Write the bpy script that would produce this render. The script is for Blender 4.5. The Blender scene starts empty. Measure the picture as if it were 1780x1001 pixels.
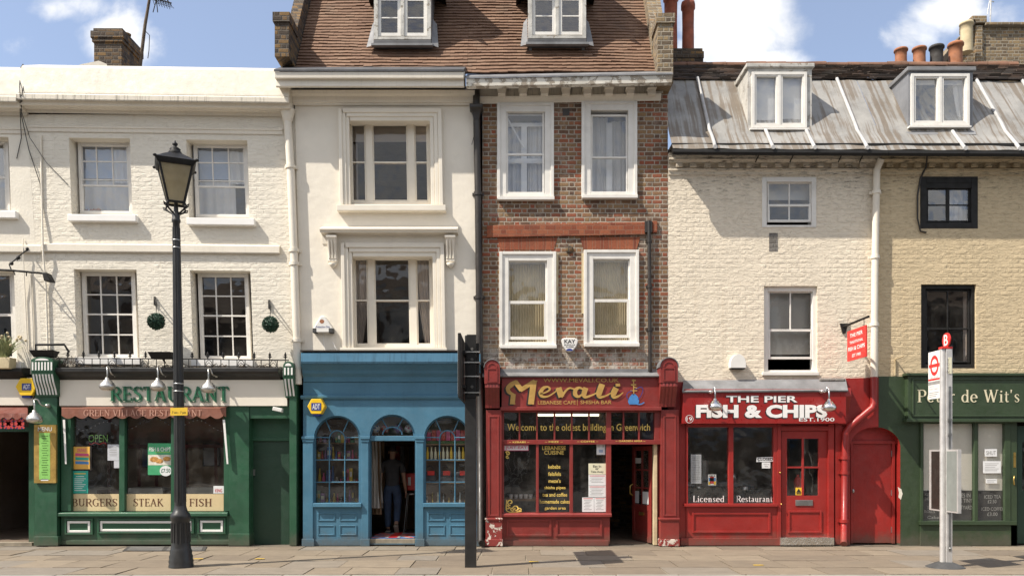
import bpy, math, random
from mathutils import Vector, Matrix
from mathutils.geometry import tessellate_polygon
random.seed(7)
S = bpy.context.scene
COL = S.collection
rad = math.radians
# ---------------------------------------------------------------- camera, sky, sun, exposure
K = 95.0; D = 15.0; CX = 890.0; HY = 791.0; EYE = 1.65          # 95 photo pixels per metre on the house fronts (Y = 0)
cam_d = bpy.data.cameras.new('camera'); cam = bpy.data.objects.new('camera', cam_d); COL.objects.link(cam)
cam.location = (0, -D, EYE); cam.rotation_euler = (rad(90), 0, 0)
cam_d.sensor_width = 36; cam_d.lens = K * D / 1780 * 36
cam_d.shift_y = (HY - 500.5) / 1780
cam_d.clip_end = 3000; cam_d.clip_start = 0.1
S.camera = cam
SUN_EL = rad(51); sdx, sdy = 0.90, 0.435                          # light travels to +x (right) and +y (towards the houses)
sun_d = bpy.data.lights.new('sun', 'SUN'); sun = bpy.data.objects.new('sun', sun_d); COL.objects.link(sun)
sun_d.energy = 4.0; sun_d.angle = rad(0.5); sun_d.color = (1.0, 0.93, 0.82)
ldir = Vector((sdx, sdy, 0)).normalized() * math.cos(SUN_EL) + Vector((0, 0, -math.sin(SUN_EL)))
sun.rotation_euler = ldir.to_track_quat('-Z', 'Y').to_euler()
S.view_settings.view_transform = 'Standard'; S.view_settings.look = 'None'
S.view_settings.exposure = 0.84; S.view_settings.gamma = 1

def nd(nt, typ, ins=None, **at):
    n = nt.nodes.new(typ)
    for k, v in at.items(): setattr(n, k, v)
    for k, v in (ins or {}).items():
        s = n.inputs[k]
        if isinstance(v, bpy.types.NodeSocket): nt.links.new(v, s)
        elif hasattr(s, 'default_value'):
            try: s.default_value = v
            except Exception: s.default_value = tuple(v) + (1,) if len(v) == 3 else v
    return n
def ma(nt, op, a, b=0.0, c=None, clamp=False):
    ins = {0: a, 1: b}
    if c is not None: ins[2] = c
    return nd(nt, 'ShaderNodeMath', ins, operation=op, use_clamp=clamp).outputs[0]
def mr(nt, v, a, b, c=0.0, d=1.0, smooth=True):
    return nd(nt, 'ShaderNodeMapRange', {'Value': v, 'From Min': a, 'From Max': b, 'To Min': c, 'To Max': d},
              interpolation_type='SMOOTHSTEP' if smooth else 'LINEAR').outputs[0]
def mixc(nt, f, a, b, mode='MIX'):
    n = nd(nt, 'ShaderNodeMix', None, data_type='RGBA', blend_type=mode, clamp_factor=True)
    for k, v in ((0, f), (6, a), (7, b)):
        if isinstance(v, bpy.types.NodeSocket): nt.links.new(v, n.inputs[k])
        else: n.inputs[k].default_value = v if not hasattr(v, '__len__') else tuple(v) + (1,) if len(v) == 3 else v
    return n.outputs[2]
def noise(nt, vec, scale, detail=3, rough=.55, dist=0.0):
    ins = {'Scale': scale, 'Detail': detail, 'Roughness': rough, 'Distortion': dist}
    if vec is not None: ins['Vector'] = vec
    return nd(nt, 'ShaderNodeTexNoise', ins).outputs[0]
def ramp(nt, f, stops, interp='LINEAR'):
    n = nd(nt, 'ShaderNodeValToRGB', {0: f}); r = n.color_ramp; r.interpolation = interp
    while len(r.elements) < len(stops): r.elements.new(.5)
    for e, (p, c) in zip(r.elements, stops): e.position = p; e.color = tuple(c) + (1,)
    return n.outputs[0]
def scl(nt, vec, s):
    return nd(nt, 'ShaderNodeVectorMath', {0: vec, 1: s}, operation='MULTIPLY').outputs[0]

world = bpy.data.worlds.new('World'); S.world = world; world.use_nodes = True
wt = world.node_tree; wt.nodes.clear()
sky = nd(wt, 'ShaderNodeTexSky', None, sky_type='NISHITA', sun_disc=False)
sky.sun_elevation = SUN_EL; sky.sun_rotation = math.atan2(-sdx, -sdy); sky.air_density = 1.0; sky.dust_density = 1.2; sky.ozone_density = 1.0
# clouds: banks placed by direction on the sky, torn at the edges by noise
wtc = nd(wt, 'ShaderNodeTexCoord').outputs['Generated']
sp = nd(wt, 'ShaderNodeSeparateXYZ', {0: wtc}).outputs
yy = ma(wt, 'MAXIMUM', ma(wt, 'ABSOLUTE', sp[1]), 0.15)
cu = ma(wt, 'DIVIDE', sp[0], yy); cv = ma(wt, 'DIVIDE', sp[2], yy)
cvec = nd(wt, 'ShaderNodeCombineXYZ', {0: cu, 1: cv, 2: sp[1]}).outputs[0]
cn = noise(wt, cvec, 9.0, 7, .58, .3)
tot = None
for (px, py, rx, ry, g) in ((205, 78, 105, 95, .82), (150, 15, 130, 45, .62), (45, 85, 90, 50, .42), (1285, 25, 150, 120, 1.05), (1250, 90, 130, 60, .9), (1330, 110, 110, 45, .8),
                            (1680, 25, 150, 60, .8), (1600, 60, 90, 50, .6), (1830, 70, 120, 90, .75), (700, -420, 900, 260, .8), (-500, -250, 420, 240, .8), (2350, -200, 420, 300, .8)):
    du = ma(wt, 'MULTIPLY', ma(wt, 'SUBTRACT', cu, (px - CX) / 1425), 1425 / rx)
    dv = ma(wt, 'MULTIPLY', ma(wt, 'SUBTRACT', cv, (HY - py) / 1425), 1425 / ry)
    q = ma(wt, 'SQRT', ma(wt, 'ADD', ma(wt, 'MULTIPLY', du, du), ma(wt, 'MULTIPLY', dv, dv)))
    b = ma(wt, 'MULTIPLY', mr(wt, q, 1.35, 0.0), g)
    tot = b if tot is None else ma(wt, 'MAXIMUM', tot, b)
back = ma(wt, 'MULTIPLY', mr(wt, sp[1], .15, -.35), ma(wt, 'MULTIPLY', mr(wt, sp[2], .0, .25), .62))   # unseen cloud cover added behind the camera, whitening and lifting the ambient light
tot = ma(wt, 'MAXIMUM', tot, back)
cm = mr(wt, ma(wt, 'ADD', tot, ma(wt, 'MULTIPLY', ma(wt, 'SUBTRACT', cn, .5), 1.5)), .28, .78)
cshade = noise(wt, cvec, 14, 5, .6)
ccol = ramp(wt, cshade, [(.3, (.80, .84, .92)), (.6, (1.0, .99, .97))])
ccol = mixc(wt, 1.0, ccol, (6.1, 6.1, 6.1), 'MULTIPLY')
skc = mixc(wt, 1.0, sky.outputs[0], (0.90, 0.93, 1.0), 'MULTIPLY')
skc = mixc(wt, .16, skc, (5.5, 5.5, 5.5))                        # thin summer haze over the blue
fin = mixc(wt, cm, skc, ccol)
bg = nd(wt, 'ShaderNodeBackground', {'Color': fin, 'Strength': 0.11})
wo = nd(wt, 'ShaderNodeOutputWorld', {'Surface': bg.outputs[0]})

# ---------------------------------------------------------------- materials
MATS = {}
def newmat(name):
    m = bpy.data.materials.new(name); m.use_nodes = True
    nt = m.node_tree; nt.nodes.clear()
    out = nd(nt, 'ShaderNodeOutputMaterial'); b = nd(nt, 'ShaderNodeBsdfPrincipled')
    nt.links.new(b.outputs[0], out.inputs[0]); MATS[name] = m
    return m, nt, b
def objv(nt): return nd(nt, 'ShaderNodeTexCoord').outputs['Object']
def bump(nt, b, h, dist, strength=1.0):
    n = nd(nt, 'ShaderNodeBump', {'Height': h, 'Distance': dist, 'Strength': strength})
    nt.links.new(n.outputs[0], b.inputs['Normal'])
def plain(name, col, rough=.5, var=.12, vs=3.0, metal=0.0, bd=0.0015, bs=18.0, chip=None, chipc=(.6, .55, .48), streak=0.0, spec=.5, dirt=0.0, splash=0.0):
    """painted / cast / cloth surface: colour with soft variation, small relief, optional chips, drips and grime"""
    if name in MATS: return MATS[name]
    m, nt, b = newmat(name); v = objv(nt)
    f = noise(nt, v, vs, 5, .6)
    lo = tuple(c * (1 - var * 1.6) for c in col); hi = tuple(min(1, c * (1 + var)) for c in col)
    c = ramp(nt, f, [(.3, lo), (.7, hi)])
    if streak:
        g = noise(nt, scl(nt, v, (26, 26, 1.6)), 1.0, 5, .7)
        c = mixc(nt, ma(nt, 'MULTIPLY', mr(nt, g, .5, .68), streak), c, tuple(q * .33 for q in col))
    if dirt:
        g = noise(nt, v, 2.2, 8, .72)
        c = mixc(nt, ma(nt, 'MULTIPLY', mr(nt, g, .48, .78), dirt), c, (.09, .075, .055))
    if splash:                                                   # road dirt splashed up the foot of the shop fronts
        zz_ = nd(nt, 'ShaderNodeSeparateXYZ', {0: v}).outputs[2]
        g = mr(nt, ma(nt, 'ADD', zz_, ma(nt, 'MULTIPLY', noise(nt, v, 6, 6, .7), .55)), .58, .28)
        c = mixc(nt, ma(nt, 'MULTIPLY', g, splash), c, (.10, .085, .065))
        g = noise(nt, scl(nt, v, (3.0, 3.0, 16)), 2.2, 6, .7)
        c = mixc(nt, ma(nt, 'MULTIPLY', mr(nt, g, .58, .72), .22), c, tuple(min(1, q * 1.5 + .02) for q in col))
    r = mr(nt, noise(nt, v, 9, 4), .3, .7, rough * .8, min(1, rough * 1.25))
    h = noise(nt, v, bs, 4, .6)
    if chip:
        k = mr(nt, noise(nt, v, 7.5, 8, .7), 1 - chip, 1 - chip + .015)
        c = mixc(nt, k, c, chipc); r = mixc(nt, k, r, (.9, .9, .9))
        h = ma(nt, 'SUBTRACT', h, k)
    nt.links.new(c, b.inputs['Base Color']); nt.links.new(r, b.inputs['Roughness'])
    b.inputs['Metallic'].default_value = metal; b.inputs['Specular IOR Level'].default_value = spec
    if bd: bump(nt, b, h, bd)
    return m
def brick_nodes(nt, v, P=.285, bh=.08, mort=.014, dis=.012, dsc=5.0, hf=.66, sx='X'):
    s = nd(nt, 'ShaderNodeSeparateXYZ', {0: v}).outputs
    n1 = ma(nt, 'MULTIPLY', ma(nt, 'SUBTRACT', noise(nt, v, dsc, 3), .5), dis * 2.2)
    n2 = ma(nt, 'MULTIPLY', ma(nt, 'SUBTRACT', noise(nt, scl(nt, v, (1, 1, -1.3)), dsc * 1.3, 3), .5), dis * 2.2)
    x = ma(nt, 'ADD', ma(nt, 'ADD', s[0], s[1]), n1); z = ma(nt, 'ADD', s[2], n2)
    zr = ma(nt, 'DIVIDE', z, bh); row = ma(nt, 'FLOOR', zr); fz = ma(nt, 'MULTIPLY', ma(nt, 'FRACT', zr), bh)
    u = ma(nt, 'ADD', ma(nt, 'DIVIDE', x, P), ma(nt, 'MULTIPLY', row, .5)); cell = ma(nt, 'FLOOR', u); f = ma(nt, 'FRACT', u)
    hd = ma(nt, 'GREATER_THAN', f, hf)
    du = ma(nt, 'MULTIPLY', ma(nt, 'MINIMUM', ma(nt, 'MINIMUM', f, ma(nt, 'SUBTRACT', 1.0, f)), ma(nt, 'ABSOLUTE', ma(nt, 'SUBTRACT', f, hf))), P)
    dz = ma(nt, 'MINIMUM', fz, ma(nt, 'SUBTRACT', bh, fz))
    dm = ma(nt, 'MINIMUM', du, dz)
    mask = mr(nt, dm, mort * .35, mort * .85)
    cv = nd(nt, 'ShaderNodeCombineXYZ', {0: cell, 1: row, 2: hd}).outputs[0]
    wn = nd(nt, 'ShaderNodeTexWhiteNoise', {'Vector': cv}, noise_dimensions='3D')
    return mask, wn.outputs['Value'], wn.outputs['Color'], hd, s
def brick(name, stops, mortar=(.40, .35, .29), bh=.08, P=.285, white=None, lime=0.0, soot=.25, mort=.016, bd=.012):
    m, nt, b = newmat(name); v = objv(nt)
    mask, rnd, rc, hd, s = brick_nodes(nt, v, P, bh, mort)
    low = noise(nt, v, .8, 3)
    r2 = ma(nt, 'ADD', ma(nt, 'MULTIPLY', rnd, .78), ma(nt, 'MULTIPLY', ma(nt, 'SUBTRACT', low, .36), .8), clamp=True)
    c = ramp(nt, r2, stops)
    c = mixc(nt, .55, c, ramp(nt, noise(nt, v, 45, 4, .7), [(.3, (.45, .42, .40)), (.65, (1.1, 1.1, 1.1))]), 'MULTIPLY')
    mc = ramp(nt, noise(nt, v, 6, 4), [(.3, tuple(q * .62 for q in mortar)), (.7, mortar)])
    c = mixc(nt, mask, mc, c)
    c = mixc(nt, ma(nt, 'MULTIPLY', mr(nt, noise(nt, v, 1.3, 6, .7), .5, .8), soot), c, (.035, .03, .026))
    if lime:
        lm = mr(nt, ma(nt, 'ADD', noise(nt, v, 1.0, 3), ma(nt, 'MULTIPLY', ma(nt, 'SUBTRACT', noise(nt, v, 9, 6, .75), .5), .7)), .52, .66)
        c = mixc(nt, ma(nt, 'MULTIPLY', lm, lime), c, (.46, .40, .33))
    if white:
        for (z0, z1, amt) in white:
            w = ma(nt, 'MULTIPLY', mr(nt, s[2], z0, z1), amt)
            w = ma(nt, 'MULTIPLY', w, mr(nt, noise(nt, v, 5, 8, .75), .42, .6))
            c = mixc(nt, w, c, (.55, .50, .44))
    nt.links.new(c, b.inputs['Base Color']); b.inputs['Roughness'].default_value = .9
    h = ma(nt, 'ADD', mask, ma(nt, 'MULTIPLY', noise(nt, v, 40, 4, .7), .5))
    bump(nt, b, h, bd)
    return m
def painted_brick(name, col, bd=.02, rel=1.0, grime=None, bh=.083, P=.24, var=.06):
    m, nt, b = newmat(name); v = objv(nt)
    mask, rnd, rc, hd, s = brick_nodes(nt, v, P, bh, .02, .016, 4.0, .9)
    big = noise(nt, v, 1.1, 4)
    mid = noise(nt, scl(nt, v, (1.0, 1.0, 3.2)), 5.5, 5, .6, .4)
    lump = noise(nt, scl(nt, v, (1, 1, 2.0)), 13, 5, .65)
    fade = mr(nt, noise(nt, v, 1.7, 3), .36, .60)
    led = mr(nt, noise(nt, scl(nt, v, (1.0, 1.0, 2.4)), 4.2, 6, .62, .5), .47, .54)      # edges of old paint and mended patches
    led2 = mr(nt, noise(nt, scl(nt, v, (1.3, 1.3, 3.6)), 7.0, 5, .6, .3), .55, .60)
    h = ma(nt, 'ADD', ma(nt, 'MULTIPLY', ma(nt, 'MULTIPLY', mask, fade), .42), ma(nt, 'MULTIPLY', ma(nt, 'MULTIPLY', mid, lump), 1.1 * rel))
    h = ma(nt, 'ADD', h, ma(nt, 'ADD', ma(nt, 'MULTIPLY', led, .42 * rel), ma(nt, 'MULTIPLY', led2, .40 * rel)))
    h = ma(nt, 'ADD', h, ma(nt, 'MULTIPLY', ma(nt, 'MULTIPLY', rnd, fade), .22))
    c = ramp(nt, big, [(.3, tuple(q * (1 - var) for q in col)), (.7, col)])
    c = mixc(nt, ma(nt, 'MULTIPLY', mr(nt, noise(nt, v, 3, 8, .75), .55, .8), .22), c, tuple(q * w for q, w in zip(col, (.72, .66, .58))))
    g = noise(nt, scl(nt, v, (6, 6, .4)), 1.0, 6, .65)
    c = mixc(nt, ma(nt, 'MULTIPLY', mr(nt, g, .54, .72), .20), c, tuple(q * w for q, w in zip(col, (.62, .55, .46))))
    for (z0, z1, z2, amt) in (grime or []):
        g = noise(nt, scl(nt, v, (1.4, 1.4, 7)), 3.4, 8, .74)
        w = ma(nt, 'MULTIPLY', mr(nt, s[2], z0, z1), mr(nt, s[2], z2 + .05, z2))
        w = ma(nt, 'MULTIPLY', ma(nt, 'MULTIPLY', w, mr(nt, g, .50, .66)), amt)
        c = mixc(nt, w, c, (.10, .085, .065))
    nt.links.new(c, b.inputs['Base Color']); b.inputs['Roughness'].default_value = .8; b.inputs['Specular IOR Level'].default_value = .3
    bump(nt, b, h, bd)
    return m
def tile_mat(name, stops, moss=.3, tw=.6):
    m, nt, b = newmat(name); v = objv(nt)
    at = nd(nt, 'ShaderNodeAttribute', None, attribute_name='rnd').outputs['Fac']
    low = noise(nt, v, .7, 4, .6)
    c = ramp(nt, ma(nt, 'ADD', ma(nt, 'MULTIPLY', at, tw), ma(nt, 'MULTIPLY', ma(nt, 'SUBTRACT', low, .3), 1.1), clamp=True), stops)
    c = mixc(nt, .5, c, ramp(nt, noise(nt, v, 30, 5, .7), [(.3, (.5, .47, .45)), (.65, (1.1, 1.1, 1.1))]), 'MULTIPLY')
    c = mixc(nt, ma(nt, 'MULTIPLY', mr(nt, noise(nt, v, 1.1, 6, .7), .5, .75), moss), c, (.07, .065, .05))
    nt.links.new(c, b.inputs['Base Color']); b.inputs['Roughness'].default_value = .85
    bump(nt, b, noise(nt, v, 60, 3), .003)
    return m
def glass_mat(name, tint=(.9, .93, .92), refl=1.0, dirt_haze=.04, wave=.014):
    m = bpy.data.materials.new(name); m.use_nodes = True; MATS[name] = m
    nt = m.node_tree; nt.nodes.clear(); v = objv(nt)
    out = nd(nt, 'ShaderNodeOutputMaterial')
    t = nd(nt, 'ShaderNodeBsdfTransparent', {'Color': tint}); g = nd(nt, 'ShaderNodeBsdfGlossy', {'Color': (1, 1, 1), 'Roughness': .015})
    bm = nd(nt, 'ShaderNodeBump', {'Height': noise(nt, v, 2.2, 2), 'Distance': wave, 'Strength': .6}); nt.links.new(bm.outputs[0], g.inputs['Normal'])
    fr = nd(nt, 'ShaderNodeFresnel', {'IOR': 1.5}).outputs[0]
    f = ma(nt, 'MULTIPLY', fr, 1.9 * refl, clamp=True)
    mx = nd(nt, 'ShaderNodeMixShader', {0: f, 1: t.outputs[0], 2: g.outputs[0]})
    d = nd(nt, 'ShaderNodeBsdfDiffuse', {'Color': (.55, .52, .46)})  # diffuse film: pane dirt plus a painted pale haze that brightens dark glass
    m2 = nd(nt, 'ShaderNodeMixShader', {0: ma(nt, 'MULTIPLY', mr(nt, noise(nt, v, 2.5, 6, .7), .35, .8), dirt_haze), 1: mx.outputs[0], 2: d.outputs[0]})
    nt.links.new(m2.outputs[0], out.inputs[0])
    return m

# ---------------------------------------------------------------- pixel frame -> world
WARP = [0.0, 0.0]
def setwarp(lean=0.0, slope=0.0): WARP[0] = lean; WARP[1] = slope
def unw(px, py):
    v = py - WARP[1] * (px - 250) * (948 - py) / 835
    return px - WARP[0] * (v - 948), v
def P(u, v, Y=0.0):
    px = u + WARP[0] * (v - 948); py = v + WARP[1] * (u - 250) * (948 - v) / 835
    k = (D + Y) / D / K
    return Vector(((px - CX) * k, Y, EYE + (HY - py) * k))
def R(x0, y0, x1, y1):
    cx, cy = (x0 + x1) / 2, (y0 + y1) / 2; u, v = unw(cx, cy)
    return (x0 + u - cx, y0 + v - cy, x1 + u - cx, y1 + v - cy)
def W(px, py, Y=0.0):                                            # photo pixel straight to world
    k = (D + Y) / D / K
    return Vector(((px - CX) * k, Y, EYE + (HY - py) * k))
def px2m(n, Y=0.0): return n / K * (D + Y) / D

# ---------------------------------------------------------------- mesh collector
class MB:
    def __init__(s): s.v = []; s.f = []; s.mi = []; s.sm = []; s.rn = []; s.m = 0; s.r = 0.0
    def add(s, vs, fs, smooth=False):
        o = len(s.v); s.v += [tuple(q) for q in vs]
        for f in fs: s.f.append([i + o for i in f]); s.mi.append(s.m); s.sm.append(smooth); s.rn.append(s.r)
        return s
    def hexa(s, a, b):                                           # a: front 4 (TL TR BR BL), b: back 4
        return s.add(list(a) + list(b), [(0, 3, 2, 1), (4, 5, 6, 7), (0, 1, 5, 4), (1, 2, 6, 5), (2, 3, 7, 6), (3, 0, 4, 7)])
    def box(s, x0, x1, y0, y1, z0, z1):
        return s.hexa([(x0, y0, z1), (x1, y0, z1), (x1, y0, z0), (x0, y0, z0)], [(x0, y1, z1), (x1, y1, z1), (x1, y1, z0), (x0, y1, z0)])
    def cbox(s, c, sx, sy, sz, rot=None):
        vs = [Vector((i * sx / 2, j * sy / 2, k * sz / 2)) for j in (-1, 1) for (i, k) in ((-1, 1), (1, 1), (1, -1), (-1, -1))]
        if rot is not None: vs = [rot @ q for q in vs]
        vs = [q + Vector(c) for q in vs]
        return s.hexa(vs[:4], vs[4:])
    def pb(s, x0, y0, x1, y1, Yf, Yb):                           # box from a photo rectangle, front face at depth Yf
        r = R(x0, y0, x1, y1)
        a = [P(r[0], r[1], Yf), P(r[2], r[1], Yf), P(r[2], r[3], Yf), P(r[0], r[3], Yf)]
        return s.hexa(a, [(q[0], Yb, q[2]) for q in a])
    def loop(s, pts, Yb):                                        # closed front loop of world points, pushed straight back
        n = len(pts); pts = [Vector(p) for p in pts]
        tri = tessellate_polygon([[Vector((p[0], p[2], 0)) for p in pts]])
        vs = pts + [Vector((p[0], Yb, p[2])) for p in pts]
        fs = [tuple(t) for t in tri] + [tuple(i + n for i in reversed(t)) for t in tri]
        fs += [(i, (i + 1) % n, (i + 1) % n + n, i + n) for i in range(n)]
        return s.add(vs, fs)
    def holed(s, outer, holes, Yb, back=True, rev=None):         # wall sheet with openings and reveals
        loops = [outer] + holes; flat = [Vector(p) for l in loops for p in l]; n = len(flat)
        tri = tessellate_polygon([[Vector((p[0], p[2], 0)) for p in l] for l in loops])
        s.add(flat, [tuple(t) for t in tri])
        bk = [Vector((p[0], Yb, p[2])) for p in flat]
        if back: s.add(bk, [tuple(reversed(t)) for t in tri])
        k = 0; mm = s.m
        for li, l in enumerate(loops):
            q = len(l)
            if li and rev is not None: s.m = rev
            s.add(flat[k:k + q] + bk[k:k + q], [(i, (i + 1) % q, (i + 1) % q + q, i + q) for i in range(q)])
            s.m = mm; k += q
        return s
    def tube(s, pts, r, seg=8, cap=True):
        pts = [Vector(p) for p in pts]; n = len(pts); rr = r if hasattr(r, '__len__') else [r] * n
        vs = []; up = None
        for i, p in enumerate(pts):
            t = (pts[min(i + 1, n - 1)] - pts[max(i - 1, 0)]).normalized()
            if up is None: up = Vector((0, 0, 1)) if abs(t.z) < .9 else Vector((0, 1, 0))
            a = t.cross(up).normalized(); up = a.cross(t).normalized()
            for k in range(seg):
                w = 2 * math.pi * k / seg; vs.append(p + (a * math.cos(w) + up * math.sin(w)) * rr[i])
        fs = [(i * seg + k, i * seg + (k + 1) % seg, (i + 1) * seg + (k + 1) % seg, (i + 1) * seg + k) for i in range(n - 1) for k in range(seg)]
        s.add(vs, fs, True)
        if cap: s.add(vs[:seg], [tuple(range(seg))]); s.add(vs[-seg:], [tuple(reversed(range(seg)))])
        return s
    def lathe(s, prof, c, seg=16, axis=None, smooth=True, cap=True):   # prof: (r, z) along the axis from c
        q = Vector((0, 0, 1)).rotation_difference(Vector(axis).normalized()) if axis is not None else None
        vs = []
        for (r, z) in prof:
            for k in range(seg):
                w = 2 * math.pi * (k + .5) / seg; p = Vector((r * math.cos(w), r * math.sin(w), z))
                if q: p = q @ p
                vs.append(p + Vector(c))
        n = len(prof)
        s.add(vs, [(i * seg + k, i * seg + (k + 1) % seg, (i + 1) * seg + (k + 1) % seg, (i + 1) * seg + k) for i in range(n - 1) for k in range(seg)], smooth)
        if cap: s.add(vs[:seg], [tuple(reversed(range(seg)))]); s.add(vs[-seg:], [tuple(range(seg))])
        return s
    def ball(s, c, r, n=10, sc=(1, 1, 1)):
        c = Vector(c); prof = [(math.sin(math.pi * i / n), -math.cos(math.pi * i / n)) for i in range(n + 1)]; seg = n * 2; vs = []
        for (a, z) in prof:
            for k in range(seg):
                w = 2 * math.pi * k / seg; vs.append(c + Vector((a * math.cos(w) * r * sc[0], a * math.sin(w) * r * sc[1], z * r * sc[2])))
        return s.add(vs, [(i * seg + k, i * seg + (k + 1) % seg, (i + 1) * seg + (k + 1) % seg, (i + 1) * seg + k) for i in range(n) for k in range(seg)], True)
    def extr(s, prof, x0, x1):                                   # moulding: (Y, Z) profile swept along X
        n = len(prof); vs = [(x0, y, z) for y, z in prof] + [(x1, y, z) for y, z in prof]
        tri = tessellate_polygon([[Vector((y, z, 0)) for y, z in prof]])
        return s.add(vs, [(i, (i + 1) % n, (i + 1) % n + n, i + n) for i in range(n)] + [tuple(t) for t in tri] + [tuple(i + n for i in reversed(t)) for t in tri])
    def mould(s, prof, x0, x1):                                  # moulding from (Y, photo-y) pairs at photo x0..x1 (warped)
        n = len(prof); a = []; 
        for x in (x0, x1):
            for (Y, y) in prof:
                u, v = unw((x0 + x1) / 2, y); a.append(P(x + u - (x0 + x1) / 2, v, Y))
        xs = [W(x0, 0, 0)[0], W(x1, 0, 0)[0]]
        tri = tessellate_polygon([[Vector((p[1], p[2], 0)) for p in a[:n]]])
        # keep ends square in depth
        for i in range(n):
            a[i][0] = a[i][0] * D / (D + a[i][1]); a[i + n][0] = a[i + n][0] * D / (D + a[i + n][1])
        return s.add(a, [(i, (i + 1) % n, (i + 1) % n + n, i + n) for i in range(n)] + [tuple(t) for t in tri] + [tuple(i + n for i in reversed(t)) for t in tri])

ORG = {}
def tag(o, label=None, cat=None, group=None, kind=None):
    if label: o['label'] = label
    if cat: o['category'] = cat
    if group: o['group'] = group
    if kind: o['kind'] = kind
    return o
def thing(name, label, cat, loc, group=None):
    o = bpy.data.objects.new(name, None); COL.objects.link(o); o.empty_display_size = .2
    o.location = Vector(loc); ORG[o] = Vector(loc)
    return tag(o, label, cat, group)
def build(name, m, mats, parent=None, bevel=0.0, loc=None):
    if not isinstance(mats, (list, tuple)): mats = [mats]
    if parent is not None: org = ORG[parent]
    elif loc is not None: org = Vector(loc)
    else:
        xs = [v[0] for v in m.v]; ys = [v[1] for v in m.v]; zs = [v[2] for v in m.v]
        org = Vector(((min(xs) + max(xs)) / 2, (min(ys) + max(ys)) / 2, min(zs)))
    me = bpy.data.meshes.new(name); me.from_pydata([(v[0] - org[0], v[1] - org[1], v[2] - org[2]) for v in m.v], [], m.f)
    for q in mats: me.materials.append(MATS[q] if isinstance(q, str) else q)
    me.polygons.foreach_set('material_index', m.mi); me.polygons.foreach_set('use_smooth', m.sm)
    if any(m.rn):
        a = me.attributes.new('rnd', 'FLOAT', 'FACE'); a.data.foreach_set('value', m.rn)
    me.update()
    o = bpy.data.objects.new(name, me); COL.objects.link(o)
    if parent is not None: o.parent = parent
    else: o.location = org
    ORG[o] = org
    import bmesh
    bm = bmesh.new(); bm.from_mesh(me); bmesh.ops.recalc_face_normals(bm, faces=bm.faces); bm.to_mesh(me); bm.free()
    if bevel:
        md = o.modifiers.new('bevel', 'BEVEL'); md.width = bevel; md.segments = 2; md.limit_method = 'ANGLE'; md.angle_limit = rad(40)
    return o
def one(name, m, mats, label, cat, group=None, bevel=0.0, kind=None, loc=None):
    return tag(build(name, m, mats, None, bevel, loc), label, cat, group, kind)

# ---------------------------------------------------------------- lettering
TXT = {}
def glyphs(s, bold=0.0, shear=0.0, spacing=1.0):
    key = (s, bold, shear, spacing)
    if key in TXT: return TXT[key]
    cu = bpy.data.curves.new('lettering', 'FONT'); cu.body = s; cu.size = 1; cu.offset = bold * .42; cu.shear = shear; cu.space_character = spacing; cu.resolution_u = 3
    ob = bpy.data.objects.new('lettering', cu); me = ob.to_mesh()
    vs = [v.co.copy() for v in me.vertices]; fs = [tuple(p.vertices) for p in me.polygons]
    ob.to_mesh_clear(); bpy.data.objects.remove(ob); bpy.data.curves.remove(cu)
    TXT[key] = (vs, fs); return TXT[key]
def ribbon(pts, ws):
    pts = [Vector((p[0], p[1], 0)) for p in pts]; n = len(pts); L = []; Rr = []
    for i in range(n):
        t = (pts[min(i + 1, n - 1)] - pts[max(i - 1, 0)]).normalized(); nn = Vector((-t.y, t.x, 0)); w = ws[i] if hasattr(ws, '__len__') else ws
        L.append(pts[i] + nn * w / 2); Rr.append(pts[i] - nn * w / 2)
    return L + Rr, [(i, i + 1, n + i + 1, n + i) for i in range(n - 1)]
def arc(cx, cy, rx, ry, a0, a1, n=14): return [(cx + rx * math.cos(rad(a0 + (a1 - a0) * i / n)), cy + ry * math.sin(rad(a0 + (a1 - a0) * i / n))) for i in range(n + 1)]
T_, H_ = .135, .05                                                # thick and thin strokes of the roman letters
def A_(cx, cy, rx, ry, a0, a1, n=16):                            # round stroke, thick on the sides and thin top and bottom
    p = arc(cx, cy, rx, ry, a0, a1, n); return (p, [H_ + (T_ - H_) * abs(math.cos(rad(a0 + (a1 - a0) * i / n))) ** 1.3 for i in range(n + 1)])
def V_(x, y0, y1, f=.11, top=True, bot=True, w=T_):
    r = [([(x, y0), (x, y1)], w)]
    if bot: r.append(([(x - f - .03, y0 + .022), (x + f + .03, y0 + .022)], .045))
    if top: r.append(([(x - f - .03, y1 - .022), (x + f + .03, y1 - .022)], .045))
    return r
def Hh(x0, x1, y, w=H_): return [([(x0, y), (x1, y)], w)]
def sf(x, y0, y1): return [([(x, y0), (x, y1)], .05)]
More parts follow.
